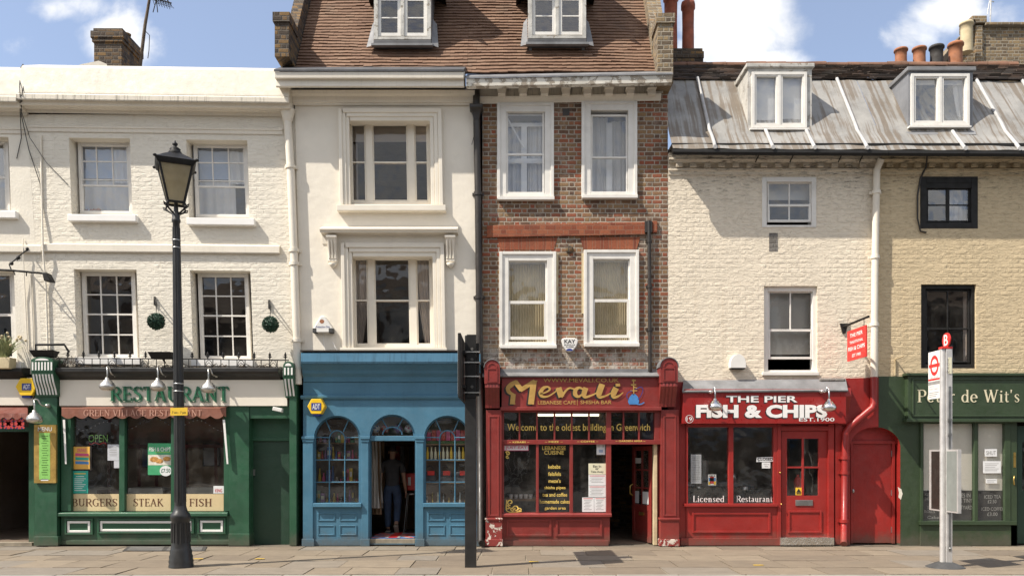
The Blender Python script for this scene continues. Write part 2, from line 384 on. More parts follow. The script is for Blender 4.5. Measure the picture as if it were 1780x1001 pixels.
ROM = {
 'R': (.72, V_(.16, 0, 1) + Hh(.16, .4, .97) + Hh(.16, .4, .5) + [A_(.38, .735, .22, .235, 90, -90)] + [([(.36, .5), (.68, .02)], T_)] + Hh(.58, .78, .022, .045)),
 'E': (.62, V_(.16, 0, 1) + Hh(.16, .56, .97) + Hh(.16, .46, .51) + Hh(.16, .6, .03) + sf(.55, .8, 1) + sf(.58, 0, .22) + sf(.46, .42, .6)),
 'F': (.58, V_(.16, 0, 1) + Hh(.16, .56, .97) + Hh(.16, .46, .51) + sf(.55, .78, 1) + sf(.46, .4, .6)),
 'L': (.58, V_(.16, 0, 1) + Hh(.16, .56, .03) + sf(.55, 0, .24)),
 'S': (.58, [([(.5, .8), (.42, .94), (.28, .98), (.14, .9), (.1, .76), (.16, .62), (.3, .52), (.44, .42), (.5, .27), (.44, .1), (.29, .02), (.14, .07), (.07, .22)], [.05, .05, .06, .1, .13, .15, .16, .15, .13, .1, .06, .05, .05])] + sf(.51, .76, .98) + sf(.07, .02, .26)),
 'T': (.66, V_(.33, 0, 1, top=False) + Hh(.04, .62, .97) + sf(.05, .8, 1) + sf(.61, .8, 1)),
 'A': (.74, [([(.08, .02), (.37, 1)], .07), ([(.36, .98), (.64, .02)], T_)] + Hh(.19, .54, .34) + Hh(0, .18, .022, .045) + Hh(.52, .76, .022, .045)),
 'V': (.74, [([(.1, .98), (.38, 0)], T_), ([(.38, .02), (.64, .98)], .07)] + Hh(0, .22, .978, .045) + Hh(.55, .74, .978, .045)),
 'U': (.76, V_(.16, .3, 1, bot=False) + V_(.62, .3, 1, bot=False, w=.07) + [A_(.39, .32, .23, .29, 180, 360)]),
 'N': (.8, V_(.14, 0, 1, w=.07) + V_(.66, 0, 1, bot=False, w=.07) + [([(.12, .98), (.66, .03)], T_)]),
 'B': (.66, V_(.16, 0, 1) + Hh(.16, .36, .97) + Hh(.16, .38, .52) + Hh(.16, .38, .03) + [A_(.34, .745, .19, .225, 90, -90), A_(.36, .275, .23, .245, 90, -90)]),
 'G': (.76, [A_(.42, .5, .34, .48, 48, 318)] + V_(.64, .05, .42, bot=False) + sf(.65, .74, .98)),
 'C': (.72, [A_(.42, .5, .34, .48, 48, 312)] + sf(.65, .74, .98)),
 'K': (.74, V_(.16, 0, 1) + [([(.2, .46), (.6, .98)], .07), ([(.3, .56), (.68, .02)], T_)] + Hh(.5, .7, .978, .045) + Hh(.58, .78, .022, .045)),
 'I': (.32, V_(.16, 0, 1)),
 'H': (.8, V_(.16, 0, 1) + V_(.64, 0, 1) + Hh(.16, .64, .51)),
 'P': (.64, V_(.16, 0, 1) + Hh(.16, .36, .97) + Hh(.16, .36, .46) + [A_(.36, .715, .22, .255, 90, -90)]),
 'W': (1.05, [([(.1, .98), (.32, 0)], T_), ([(.32, .02), (.54, .98)], .07), ([(.5, .98), (.72, 0)], T_), ([(.72, .02), (.95, .98)], .07)] + Hh(0, .22, .978, .045) + Hh(.86, 1.05, .978, .045) + Hh(.42, .6, .978, .045)),
 'e': (.52, [A_(.26, .32, .2, .31, 0, 320)] + Hh(.08, .46, .35)),
 't': (.34, [([(.15, .85), (.15, .12), (.2, .03), (.32, .06)], [.08, .12, .1, .05])] + Hh(.03, .32, .62, .05)),
 'r': (.42, V_(.14, 0, .64, top=False, w=.12) + [([(.16, .48), (.26, .62), (.38, .6)], [.05, .08, .11])] + Hh(.02, .14, .62, .045)),
 'd': (.56, [A_(.25, .31, .19, .3, 40, 320)] + V_(.43, 0, 1, top=False, bot=False, w=.12) + Hh(.32, .43, .98, .045) + Hh(.43, .55, .022, .045)),
 'i': (.28, V_(.14, 0, .64, top=False, w=.12) + Hh(.02, .14, .62, .045) + [([(.08, .86), (.2, .86)], .13)]),
 's': (.42, [([(.35, .5), (.28, .62), (.16, .62), (.08, .52), (.13, .4), (.27, .28), (.35, .17), (.28, .03), (.15, .02), (.06, .14)], [.05, .05, .06, .09, .11, .12, .1, .06, .05, .05])]),
 'c': (.48, [A_(.26, .32, .2, .31, 40, 320)]),
 'n': (.58, V_(.14, 0, .64, top=False, w=.12) + V_(.44, 0, .44, top=False, w=.12) + [([(.15, .46), (.25, .6), (.36, .61), (.44, .44)], [.05, .06, .09, .12])] + Hh(.02, .14, .62, .045)),
 'a': (.5, [([(.1, .52), (.2, .62), (.31, .6), (.36, .48), (.36, .1), (.46, .03)], [.09, .06, .08, .12, .12, .06]), ([(.36, .38), (.2, .33), (.09, .19), (.15, .05), (.26, .05), (.36, .16)], [.05, .07, .11, .09, .06, .05])]),
 'u': (.58, V_(.14, .16, .64, top=False, bot=False, w=.12) + V_(.44, 0, .64, top=False, bot=False, w=.12) + [([(.14, .2), (.2, .04), (.32, .04), (.44, .2)], [.12, .09, .06, .05])] + Hh(.02, .14, .62, .045) + Hh(.33, .44, .62, .045) + Hh(.44, .56, .022, .045)),
 "'": (.22, [([(.1, 1), (.08, .74)], [.12, .04])]), ' ': (.3, []),
}
def roman(s, gap=.07):
    vs = []; fs = []; x = 0; lay = []; k = 0
    for ch in s:
        w, st = ROM[ch]
        for (pts, ws) in st:
            v, f = ribbon([(p[0] + x, p[1]) for p in pts], ws); o = len(vs); vs += v; lay += [k % 7] * len(v)
            fs += [tuple(i + o for i in q) for q in f]; k += 1
        x += w + gap
    return vs, fs, lay
def letters(m, s, x0, y0, x1, y1, Y, depth=.002, bold=0.0, shear=0.0, font='sans', spacing=1.0, geom=None, mapper=None):
    """write s into the photo rectangle at depth Y (front face)"""
    lay = None
    if geom: vs, fs, lay = geom
    elif font == 'roman': vs, fs, lay = roman(s)
    else: vs, fs = glyphs(s, bold, shear, spacing)
    if not vs: return m
    a0 = min(v.x for v in vs); a1 = max(v.x for v in vs); b0 = min(v.y for v in vs); b1 = max(v.y for v in vs)
    out = []
    for i, v in enumerate(vs):
        px = x0 + (v.x - a0) / max(1e-6, a1 - a0) * (x1 - x0); py = y1 + (v.y - b0) / max(1e-6, b1 - b0) * (y0 - y1)
        q = mapper(px, py) if mapper else W(px, py, Y)
        if lay: q = q + Vector((0, -.0004 * lay[i], 0))
        out.append(q)
    m.add(out, fs)
    if depth > .004:                                             # raised letters: sides from the boundary edges
        cnt = {}
        for f in fs:
            for i in range(len(f)):
                e = (f[i], f[(i + 1) % len(f)]); kk = tuple(sorted(e)); cnt[kk] = None if kk in cnt else e
        ed = [e for e in cnt.values() if e]
        for (a, b) in ed:
            pa, pb_ = out[a], out[b]; m.add([pa, pb_, pb_ + Vector((0, depth, 0)), pa + Vector((0, depth, 0))], [(0, 1, 2, 3)])
    return m
# ---------------------------------------------------------------- the materials of the place
CREAM_A = (.74, .685, .585)
painted_brick('white_brick', CREAM_A, bd=.008, rel=.8, var=.05)
painted_brick('cream_brick_deep', (.58, .465, .30), bd=.0105, rel=1.0, grime=[(5.9, 6.8, 7.2, .9)])
painted_brick('cream_brick', (.74, .65, .52), bd=.0095, rel=1.0, grime=[(5.9, 6.8, 7.2, .9)])
plain('white_render', (.74, .685, .585), .8, .05, 1.2, bd=.006, bs=26, dirt=.10)
plain('white_parapet', (.66, .61, .52), .8, .06, 1.0, bd=.008, bs=6, dirt=.12)
plain('white_cornice', (.72, .66, .56), .7, .05, 1.5, bd=.002, streak=.10)
plain('room_warm', (.36, .25, .16), .9, .25, 1.0, bd=0)
plain('room_tile', (.42, .38, .32), .5, .2, 1.5, bd=0)
plain('table_cloth', (.62, .58, .52), .9, .08, 3, bd=0)
plain('case_grey', (.22, .235, .22), .5, .1, 5, bd=0)
plain('drip_cornice', (.66, .60, .50), .7, .06, 1.5, bd=.002, streak=.75)
plain('stucco', (.75, .69, .59), .75, .05, .9, bd=.009, bs=4.5, dirt=.08)
plain('cream_trim', (.73, .67, .57), .55, .04, 2, bd=.001, dirt=.08)
plain('white_frame', (.72, .69, .64), .5, .05, 4, bd=.0015, dirt=.22)
plain('white_paint', (.80, .78, .75), .45, .03, 3, bd=.001, dirt=.05)
plain('flaking_white', (.52, .50, .46), .7, .2, 3, bd=.004, dirt=.45, streak=.25, chip=.42, chipc=(.30, .26, .21))
plain('peeling_gutter', (.66, .62, .54), .75, .12, 2, bd=.004, chip=.49, chipc=(.34, .29, .23), dirt=.3)
plain('black_paint', (.022, .021, .020), .38, .2, 4, bd=.0012, chip=.20, chipc=(.30, .29, .27))
plain('black_iron', (.018, .017, .016), .55, .2, 6, spec=.25)
plain('brown_black', (.028, .022, .018), .45, .2, 4)
plain('lead', (.20, .20, .205), .6, .2, 3, bd=.004, bs=7, dirt=.3)
plain('green_paint', (.024, .088, .046), .42, .14, 2.0, bd=.0012, splash=.6, chip=.16, chipc=(.4, .38, .33))
plain('dark_green_paint', (.033, .055, .025), .5, .15, 1.5, bd=.004, bs=9, splash=.6)
plain('green_door', (.018, .050, .030), .45, .1, 2)
plain('blue_paint', (.058, .166, .250), .5, .12, 1.4, bd=.002, splash=.6, streak=.12, dirt=.05)
plain('blue_cornice', (.075, .20, .31), .5, .06, 1.4, bd=.0012, streak=.55)
plain('maroon_paint', (.225, .030, .025), .42, .14, 2.0, bd=.0015, splash=.6, chip=.17, chipc=(.6, .52, .48))
plain('maroon_peeled', (.225, .030, .025), .6, .14, 2.0, bd=.004, chip=.47, chipc=(.62, .54, .47))
plain('red_paint', (.30, .022, .018), .40, .16, 1.2, bd=.002, splash=.6, streak=.10, dirt=.06)
plain('red_fascia', (.27, .018, .016), .32, .05, 1.0, bd=.0006)
plain('cream_board', (.74, .68, .58), .4, .03, 1, bd=.0006, dirt=.04)
plain('gold_letters', (.46, .275, .075), .45, .12, 9, bd=0)
plain('yellow_letters', (.80, .58, .14), .45, .1, 9, bd=0)
plain('white_letters', (.80, .78, .76), .45, .04, 9, bd=0)
plain('black_letters', (.02, .02, .02), .5, .1, 9, bd=0)
plain('grey_letters', (.30, .29, .28), .5, .1, 9, bd=0)
plain('red_letters', (.55, .03, .03), .5, .1, 9, bd=0)
plain('green_letters', (.030, .14, .075), .35, .1, 5, bd=.001)
plain('pale_green_letters', (.17, .33, .24), .35, .1, 5, bd=.001)
plain('brown_letters', (.12, .045, .02), .5, .1, 9, bd=0)
plain('brick_letters', (.50, .27, .20), .5, .1, 9, bd=0)
plain('cream_letters', (.70, .63, .44), .5, .06, 9, bd=0)
plain('blue_letters', (.02, .04, .22), .5, .06, 9, bd=0)
plain('awning_brown', (.22, .085, .055), .85, .12, 3, bd=.003, streak=.2)
plain('awning_red', (.16, .045, .03), .85, .12, 3, bd=.003)
plain('film_beige', (.66, .52, .30), .5, .06, 2, bd=0)
plain('film_black', (.012, .012, .012), .25, .1, 2, bd=0)
plain('paper', (.72, .72, .72), .6, .04, 8, bd=.001)
plain('paper_grey', (.55, .56, .60), .6, .06, 14, bd=.001)
plain('paper_cream', (.70, .66, .48), .6, .04, 8, bd=.001)
plain('gold_frame', (.42, .27, .07), .4, .2, 7, metal=.3)
plain('menu_green', (.25, .55, .13), .5, .12, 7, bd=0)
plain('poster_green', (.06, .36, .16), .5, .1, 5, bd=0)
plain('poster_teal', (.03, .36, .28), .5, .08, 5, bd=0)
plain('poster_orange', (.75, .42, .08), .5, .1, 6, bd=0)
plain('poster_pink', (.62, .08, .20), .5, .1, 6, bd=0)
plain('poster_blue', (.06, .22, .50), .5, .1, 6, bd=0)
plain('food_gold', (.60, .30, .08), .6, .5, 18, bd=0)
plain('food_white', (.70, .66, .56), .6, .2, 18, bd=0)
plain('alarm_yellow', (.80, .50, .015), .4, .05, 5, bd=0)
plain('sticker_yellow', (.78, .50, .04), .5, .05, 5, bd=0)
plain('alarm_white', (.74, .72, .68), .4, .05, 5, bd=0, dirt=.1)
plain('sign_red', (.62, .03, .025), .4, .06, 5, bd=0)
plain('chalkboard', (.030, .028, .026), .7, .3, 5, bd=0)
plain('chalk', (.45, .44, .42), .9, .2, 30, bd=0)
plain('aluminium', (.62, .60, .58), .42, .08, 6, metal=.45, streak=.15, bd=.0006)
plain('chrome', (.72, .71, .69), .16, .08, 6, metal=1.0, bd=.0006)
plain('galvanised', (.62, .60, .56), .32, .14, 9, metal=.9, bd=.001)
plain('steel', (.40, .40, .39), .35, .1, 6, metal=.9)
plain('brass', (.60, .40, .12), .3, .15, 6, metal=.9)
plain('rubber', (.06, .06, .06), .8, .2, 6)
plain('terracotta', (.36, .145, .07), .8, .18, 5, bd=.003, dirt=.28)
plain('terracotta_dark', (.30, .085, .045), .8, .25, 5, bd=.003, dirt=.4)
plain('cream_pot', (.55, .45, .28), .8, .12, 5, bd=.003, dirt=.2)
plain('soot_pot', (.05, .045, .042), .85, .2, 5, bd=.003)
plain('curtain_white', (.66, .64, .62), .9, .05, 2, bd=0)
plain('curtain_grey', (.36, .34, .31), .9, .08, 2, bd=0)
plain('blind_blue', (.34, .42, .56), .9, .06, 2, bd=0)
plain('blind_white', (.74, .70, .63), .9, .04, 2, bd=0)
plain('blind_strip', (.58, .49, .32), .9, .10, 3, bd=0)
plain('room', (.26, .21, .17), .9, .15, 1.2, bd=0)
plain('room_dark', (.17, .125, .09), .9, .2, 1.2, bd=0)
plain('room_wood', (.22, .14, .075), .7, .2, 2, bd=0)
plain('post_red', (.13, .022, .012), .6, .2, 3, bd=0)
plain('leaf', (.055, .105, .035), .6, .35, 20, bd=0)
plain('leaf_pale', (.22, .24, .10), .6, .25, 20, bd=0)
plain('topiary', (.018, .060, .034), .6, .4, 25, bd=0)
plain('twig', (.10, .07, .045), .8, .3, 20, bd=0)
plain('skin', (.42, .24, .16), .55, .06, 12, bd=.001)
plain('shirt', (.060, .060, .064), .9, .12, 8, bd=.004, bs=12)
plain('denim', (.055, .085, .15), .9, .2, 9, bd=.004, bs=12)
plain('hair', (.018, .013, .010), .6, .3, 40, bd=.004, bs=60)
plain('shoe', (.045, .035, .03), .6, .2, 9)
plain('shoe_sole', (.42, .37, .30), .8, .1, 9)
for i, c in enumerate([(.55, .08, .20), (.62, .45, .05), (.08, .16, .40), (.45, .42, .38), (.05, .05, .06), (.50, .05, .04), (.10, .28, .16), (.32, .18, .38)]):
    plain('goods_%d' % i, c, .5, .15, 9, bd=0)
glass_mat('glass'); glass_mat('glass_shop', (.92, .92, .90), 1.0, .085); glass_mat('glass_upper', (.90, .92, .94), 1.3, .06, .022); glass_mat('glass_dark', (.75, .70, .66), .8, .05)
def lamp_glass():                                                # old creamy lantern glass
    m, nt, b = newmat('lamp_glass'); v = objv(nt)
    c = ramp(nt, noise(nt, v, 3, 4), [(.3, (.40, .34, .22)), (.7, (.55, .48, .34))])
    tr = nd(nt, 'ShaderNodeBsdfTranslucent', {'Color': c}); nt.links.new(c, b.inputs['Base Color']); b.inputs['Roughness'].default_value = .15
    tp = nd(nt, 'ShaderNodeBsdfTransparent', {'Color': (.9, .86, .74)})
    x1 = nd(nt, 'ShaderNodeMixShader', {0: .5, 1: b.outputs[0], 2: tr.outputs[0]}); x2 = nd(nt, 'ShaderNodeMixShader', {0: .10, 1: x1.outputs[0], 2: tp.outputs[0]})
    nt.links.new(x2.outputs[0], [n for n in nt.nodes if n.type == 'OUTPUT_MATERIAL'][0].inputs[0])
lamp_glass()
BR = [(0.0, (.075, .046, .033)), (.20, (.14, .075, .045)), (.42, (.21, .118, .062)), (.60, (.265, .165, .082)), (.74, (.27, .098, .050)), (.9, (.28, .082, .040)), (1, (.20, .060, .034))]
brick('stock_brick', BR, mortar=(.42, .36, .29), white=[(3.9, 3.25, .75)], soot=.5, lime=.25)
brick('gable_brick', [(0, (.09, .065, .045)), (.4, (.20, .145, .085)), (.75, (.30, .215, .115)), (1, (.24, .14, .07))], mortar=(.36, .31, .24))
brick('sooty_brick', [(0, (.035, .027, .022)), (.45, (.08, .055, .036)), (.8, (.22, .13, .05)), (1, (.15, .09, .045))], mortar=(.12, .10, .08), soot=.7)
brick('rubbed_brick', [(0, (.17, .042, .022)), (.5, (.27, .074, .033)), (1, (.33, .105, .048))], mortar=(.30, .16, .10), soot=.5, mort=.006, bd=.004)
brick('arch_brick', [(0, (.17, .042, .022)), (.5, (.27, .074, .033)), (1, (.33, .105, .048))], mortar=(.30, .16, .10), soot=.5, mort=.006, bd=.004, bh=.6, P=.15)
brick('far_brick', [(0, (.10, .06, .04)), (.5, (.22, .14, .09)), (1, (.32, .20, .12))])
brick('grey_brick', [(0, (.14, .125, .11)), (1, (.22, .20, .18))], mortar=(.24, .22, .2))
tile_mat('roof_tiles', [(0, (.125, .070, .045)), (.35, (.185, .104, .064)), (.65, (.225, .135, .086)), (1, (.255, .168, .115))], .35, .38)
tile_mat('old_tiles', [(0, (.035, .028, .024)), (.6, (.085, .060, .045)), (1, (.16, .095, .06))], .5)

def lead_roof():                                                 # weathered sheet with rust-brown run-off stains
    m, nt, b = newmat('lead_roof'); v = objv(nt)
    st = noise(nt, scl(nt, v, (10.0, .38, .38)), 1.0, 4, .6)
    st2 = noise(nt, v, .9, 4, .6)
    k = mr(nt, ma(nt, 'ADD', ma(nt, 'MULTIPLY', st, .72), ma(nt, 'MULTIPLY', st2, .42)), .535, .615)
    base = ramp(nt, noise(nt, v, 2.2, 6, .7), [(.3, (.22, .213, .20)), (.7, (.36, .345, .32))])
    c = mixc(nt, ma(nt, 'MULTIPLY', k, .74), base, (.15, .112, .075))
    nt.links.new(c, b.inputs['Base Color']); b.inputs['Roughness'].default_value = .62; b.inputs['Metallic'].default_value = .12
    bump(nt, b, noise(nt, v, 5, 4), .012)
lead_roof()
def slab_mat():
    m, nt, b = newmat('york_stone'); v = objv(nt)
    at = nd(nt, 'ShaderNodeAttribute', None, attribute_name='rnd').outputs['Fac']
    c = ramp(nt, at, [(0, (.165, .132, .098)), (.35, (.205, .165, .120)), (.7, (.24, .195, .142)), (1, (.20, .175, .145))])
    c = mixc(nt, .6, c, ramp(nt, noise(nt, scl(nt, v, (1, 1.8, 1)), 3.2, 8, .68), [(.3, (.66, .64, .62)), (.7, (1.15, 1.13, 1.1))]), 'MULTIPLY')
    sy = nd(nt, 'ShaderNodeSeparateXYZ', {0: v}).outputs
    gr = ma(nt, 'MULTIPLY', mr(nt, ma(nt, 'ADD', sy[1], ma(nt, 'MULTIPLY', noise(nt, v, 4, 5, .7), .5)), -.10, .22), .6)
    c = mixc(nt, gr, c, (.075, .065, .05))                           # grime against the shop bases
    pt = mr(nt, noise(nt, v, 1.6, 7, .7), .56, .66)
    c = mixc(nt, ma(nt, 'MULTIPLY', pt, .30), c, (.13, .11, .085))
    pl = mr(nt, noise(nt, scl(nt, v, (1, 2.2, 1)), 2.6, 7, .72), .60, .70)
    c = mixc(nt, ma(nt, 'MULTIPLY', pl, .35), c, (.36, .31, .245))
    gm = nd(nt, 'ShaderNodeTexVoronoi', {'Vector': v, 'Scale': 5.5}).outputs['Distance']
    c = mixc(nt, ma(nt, 'MULTIPLY', mr(nt, gm, .085, .06), .55), c, (.06, .055, .05))
    sp_ = mr(nt, noise(nt, v, 14, 3, .5), .68, .72)
    c = mixc(nt, ma(nt, 'MULTIPLY', sp_, .35), c, (.05, .045, .04))
    nt.links.new(c, b.inputs['Base Color']); b.inputs['Roughness'].default_value = .82
    bump(nt, b, ma(nt, 'ADD', noise(nt, v, 5, 6, .65), ma(nt, 'MULTIPLY', noise(nt, v, 50, 3), .15)), .012)
slab_mat()
plain('joint', (.26, .22, .165), .95, .2, 6, bd=.004)
plain('kerb_stone', (.27, .25, .22), .85, .12, 3, bd=.004)
plain('asphalt', (.115, .108, .10), .9, .2, 3, bd=.006, bs=60)
plain('yellow_mark', (.55, .36, .03), .8, .2, 30, bd=0)

# ---------------------------------------------------------------- ground, pavement, kerb
m = MB(); m.add([(-400, -400, -.13), (400, -400, -.13), (400, 400, -.13), (-400, 400, -.13)], [(0, 1, 2, 3)])
one('road', m, 'asphalt', None, None, kind='structure')
m = MB(); m.box(-14, 14, -3.63, .8, -.125, -.012)
m2 = MB(); rr = random.Random(3)
Yr = .30
rows = [.42, .60, .74, .66, .80, .80]
for ri, dd in enumerate(rows):
    y1 = Yr; y0 = max(-3.625, Yr - dd); Yr = y0; x = -13.9 + rr.random() * .5
    while x < 13.8:
        w = rr.choice([.55, .7, .8, .95, 1.1, 1.3]) * rr.uniform(.9, 1.1); g = rr.uniform(.005, .013); z = rr.uniform(-.003, .003); tx, ty = rr.uniform(-.003, .003), rr.uniform(-.003, .003)
        sk = rr.uniform(-.012, .012)
        m.m = 1; m.r = rr.random()
        a = [(x + g + sk, y0 + g, z - tx - ty), (x + w - g + rr.uniform(-.008, .008), y0 + g, z + tx - ty), (x + w - g, y1 - g, z + tx + ty), (x + g, y1 - g, z - tx + ty)]
        m.hexa(a, [(q[0], q[1], -.05) for q in a]); x += w
    if y0 <= -3.62: break
for (px, py) in ((345, 971), (452, 971), (928, 976), (1318, 982), (230, 957)):
    d = (HY - py); Y = EYE * K * D / (py - HY) - D; X = (px - CX) / K * (D + Y) / D
    m.m = 2; m.r = 0; m.add([(X - .08, Y - .05, .0075), (X + .08, Y - .04, .0075), (X + .07, Y + .03, .0075), (X - .07, Y + .04, .0075)], [(0, 1, 2, 3)])
one('pavement', m, ['joint', 'york_stone', 'yellow_mark'], None, None, kind='structure', loc=(0, 0, 0))
m = MB(); x = -14
while x < 14:
    w = rr.uniform(.8, 1.1); z = rr.uniform(-.004, .003); m.box(x, x + w - .012, -3.88, -3.635, -.126, z); x += w
one('kerb', m, 'kerb_stone', None, None, kind='structure', bevel=.012)
m = MB(); m.box(-14, 14, -28, -24.5, -.125, 0)
one('far_pavement', m, 'joint', None, None, kind='structure')

# ---------------------------------------------------------------- builders shared by the houses
def HR(rect, Y=0.0):
    r = R(*rect); return [P(r[0], r[1], Y), P(r[2], r[1], Y), P(r[2], r[3], Y), P(r[0], r[3], Y)]
def window(parent, outer, Y, fm, fw=6, depth=.09, sashes=(), mullions=(), sw=3.2, gw=1.5, glass='glass_upper', bottom=None, name='window', sash_mat=None, bev=.004):
    """frame mesh (the part) with sash and pane sub-parts; sashes: (rect, cols, rows, step back[, row ratios])"""
    x0, y0, x1, y1 = outer; m = MB(); b = fw if bottom is None else bottom
    # work in the unwarped frame of this window so that all its pieces lean together
    cx, cy = (x0 + x1) / 2, (y0 + y1) / 2; uc, vc = unw(cx, cy); dx, dy = uc - cx, vc - cy
    def bx(mm, a0, b0, a1, b1, Yf, Yb):
        a = [P(a0 + dx, b0 + dy, Yf), P(a1 + dx, b0 + dy, Yf), P(a1 + dx, b1 + dy, Yf), P(a0 + dx, b1 + dy, Yf)]
        mm.hexa(a, [(q[0], Yb, q[2]) for q in a])
    bx(m, x0, y0, x0 + fw, y1, Y, Y + depth); bx(m, x1 - fw, y0, x1, y1, Y, Y + depth)
    bx(m, x0 + fw, y0, x1 - fw, y0 + fw, Y + .002, Y + depth); bx(m, x0 + fw, y1 - b, x1 - fw, y1, Y + .002, Y + depth)
    for (a0, a1) in mullions: bx(m, a0, y0 + fw, a1, y1 - b, Y + .004, Y + depth)
    fo = build(name, m, fm, parent, bev)
    pm = MB()
    for sh in sashes:
        (a0, b0, a1, b1), nx, ny, dY = sh[:4]; s_ = MB(); Yf = Y + .018 + dY
        w = sh[5] if len(sh) > 5 else sw
        bx(s_, a0, b0, a0 + w, b1, Yf, Yf + .038); bx(s_, a1 - w, b0, a1, b1, Yf, Yf + .038)
        bx(s_, a0 + w, b0, a1 - w, b0 + w, Yf + .001, Yf + .038); bx(s_, a0 + w, b1 - w, a1 - w, b1, Yf + .001, Yf + .038)
        for i in range(1, nx): c = a0 + (a1 - a0) * i / nx; bx(s_, c - gw / 2, b0 + w, c + gw / 2, b1 - w, Yf + .004, Yf + .03)
        fr = sh[4] if len(sh) > 4 and sh[4] else [j / ny for j in range(1, ny)]
        for q in fr: c = b0 + (b1 - b0) * q; bx(s_, a0 + w, c - gw / 2, a1 - w, c + gw / 2, Yf + .007, Yf + .03)
        build('sash', s_, sash_mat or fm, fo, .002)
        a = [P(a0 + dx, b0 + dy, Yf + .02), P(a1 + dx, b0 + dy, Yf + .02), P(a1 + dx, b1 + dy, Yf + .02), P(a0 + dx, b1 + dy, Yf + .02)]
        pm.add(a, [(0, 1, 2, 3)])
    if sashes: build('pane', pm, glass, fo)
    return fo
def curtain(parent, x0, y0, x1, y1, Y, mat, folds=5, amp=.03, taper=0.0, name='curtain', n=None):
    """hanging cloth with folds; taper pulls the lower edge to the left (+) or right (-)"""
    m = MB(); n = n or folds * 6; rws = 6; vs = []
    cx, cy = (x0 + x1) / 2, (y0 + y1) / 2; uc, vc = unw(cx, cy); dx, dy = uc - cx, vc - cy
    for j in range(rws + 1):
        t = j / rws
        for i in range(n + 1):
            s_ = i / n; a = x0 + (x1 - x0) * s_
            if taper > 0: a = x0 + (a - x0) * (1 - taper * t ** 1.5)
            if taper < 0: a = x1 - (x1 - a) * (1 + taper * t ** 1.5)
            q = P(a + dx, y0 + (y1 - y0) * t + dy, Y); q.y += amp * math.sin(s_ * folds * 2 * math.pi + .6 * math.sin(s_ * 9)) * (.6 + .4 * t)
            vs.append(q)
    m.add(vs, [(j * (n + 1) + i, j * (n + 1) + i + 1, (j + 1) * (n + 1) + i + 1, (j + 1) * (n + 1) + i) for j in range(rws) for i in range(n)], True)
    return build(name, m, mat, parent)
def blind(parent, x0, y0, x1, y1, Y, mat, name='blind'):
    m = MB(); m.pb(x0, y0, x1, y1, Y, Y + .006); return build(name, m, mat, parent)
def sill(parent, x0, y0, x1, y1, Yf, mat, Yb=.1, bevel=.008):
    m = MB(); m.pb(x0, y0, x1, y1, Yf, Yb); return build('sill', m, mat, parent, bevel)
def shell(parent, x0, x1, ytop, floors, depth=8.0, mat='room', shopmat='room_dark', partitions=True):
    """side walls, back wall, floors and ceiling of the house behind its front"""
    X0 = W(x0, 0)[0] + .02; X1 = W(x1, 0)[0] - .02; zt = W(0, ytop)[2]
    m = MB(); m.box(X0, X0 + .1, .27, depth, 0, zt); build('party_wall', m, mat, parent)
    m = MB(); m.box(X1 - .1, X1, .27, depth, 0, zt); build('party_wall', m, mat, parent)
    m = MB(); m.box(X0 + .1, X1 - .1, depth - .1, depth, 0, zt); build('back_wall', m, mat, parent)
    for y in floors:
        z = W(0, y)[2]; m = MB(); m.box(X0 + .1, X1 - .1, .27, depth - .1, z - .12, z + .12); build('floor_slab', m, mat, parent)
    m = MB(); m.box(X0 + .1, X1 - .1, .27, depth - .1, .002, .02); build('ground_floor', m, shopmat, parent)
    m = MB(); m.box(X0, X1, .27, depth, zt + .003, zt + .12); build('ceiling', m, mat, parent)
def sheet(name, label, cat, rect, Y, mat, lines=(), group=None, th=.005, parent=None, tilt=0.0):
    """paper, board or sign with lettering; lines: (text, x0,y0,x1,y1, material[, bold, font])"""
    m = MB(); a = [W(rect[0], rect[1] + tilt, Y), W(rect[2], rect[1], Y), W(rect[2], rect[3], Y), W(rect[0], rect[3] + tilt, Y)]
    m.hexa(a, [(q[0], Y + th, q[2]) for q in a])
    o = build(name, m, mat, parent) if parent else one(name, m, mat, label, cat, group)
    by = {}
    for l in lines: by.setdefault(l[5], []).append(l)
    for k, ls in by.items():
        t = MB()
        for l in ls:
            if l[0] == '#': t.hexa([W(l[1], l[2], Y - .0012), W(l[3], l[2], Y - .0012), W(l[3], l[4], Y - .0012), W(l[1], l[4], Y - .0012)], [W(l[1], l[2], Y - .0004), W(l[3], l[2], Y - .0004), W(l[3], l[4], Y - .0004), W(l[1], l[4], Y - .0004)])
            else: letters(t, l[0], l[1], l[2], l[3], l[4], Y - .0022, .001, l[6] if len(l) > 6 else 0.0, font=l[7] if len(l) > 7 else 'sans')
        if t.v: build('panel_print' if all(l[0] == '#' for l in ls) else 'lettering', t, k, o)
    return o
def panel(parent, x0, y0, x1, y1, Y, mat, w=4, name='panel', out=.02, inset_mat=None):
    """raised moulding frame round a flat field"""
    m = MB()
    m.pb(x0, y0, x0 + w, y1, Y - out, Y + .01); m.pb(x1 - w, y0, x1, y1, Y - out, Y + .01)
    m.pb(x0 + w, y0, x1 - w, y0 + w, Y - out + .002, Y + .01); m.pb(x0 + w, y1 - w, x1 - w, y1, Y - out + .002, Y + .01)
    return build(name, m, mat, parent, .006)
def drainpipe(parent, pts, r, mat, brackets=(), hopper=None, name='drainpipe'):
    m = MB(); m.tube(pts, r, 12)
    for (i, t) in brackets:
        p = pts[i].lerp(pts[i + 1], t); d = (pts[i + 1] - pts[i]).normalized()
        m.lathe([(r * 1.28, -.03), (r * 1.28, .03)], p, 12, d); m.cbox(p + Vector((0, .05, 0)), r * 3.4, .03, .05)
    if hopper:
        p = pts[0]; m.lathe(hopper, p, 12)
    return build(name, m, mat, parent)
plain('ridge_clay', (.20, .10, .06), .85, .3, 1.5, bd=.003, dirt=.5)
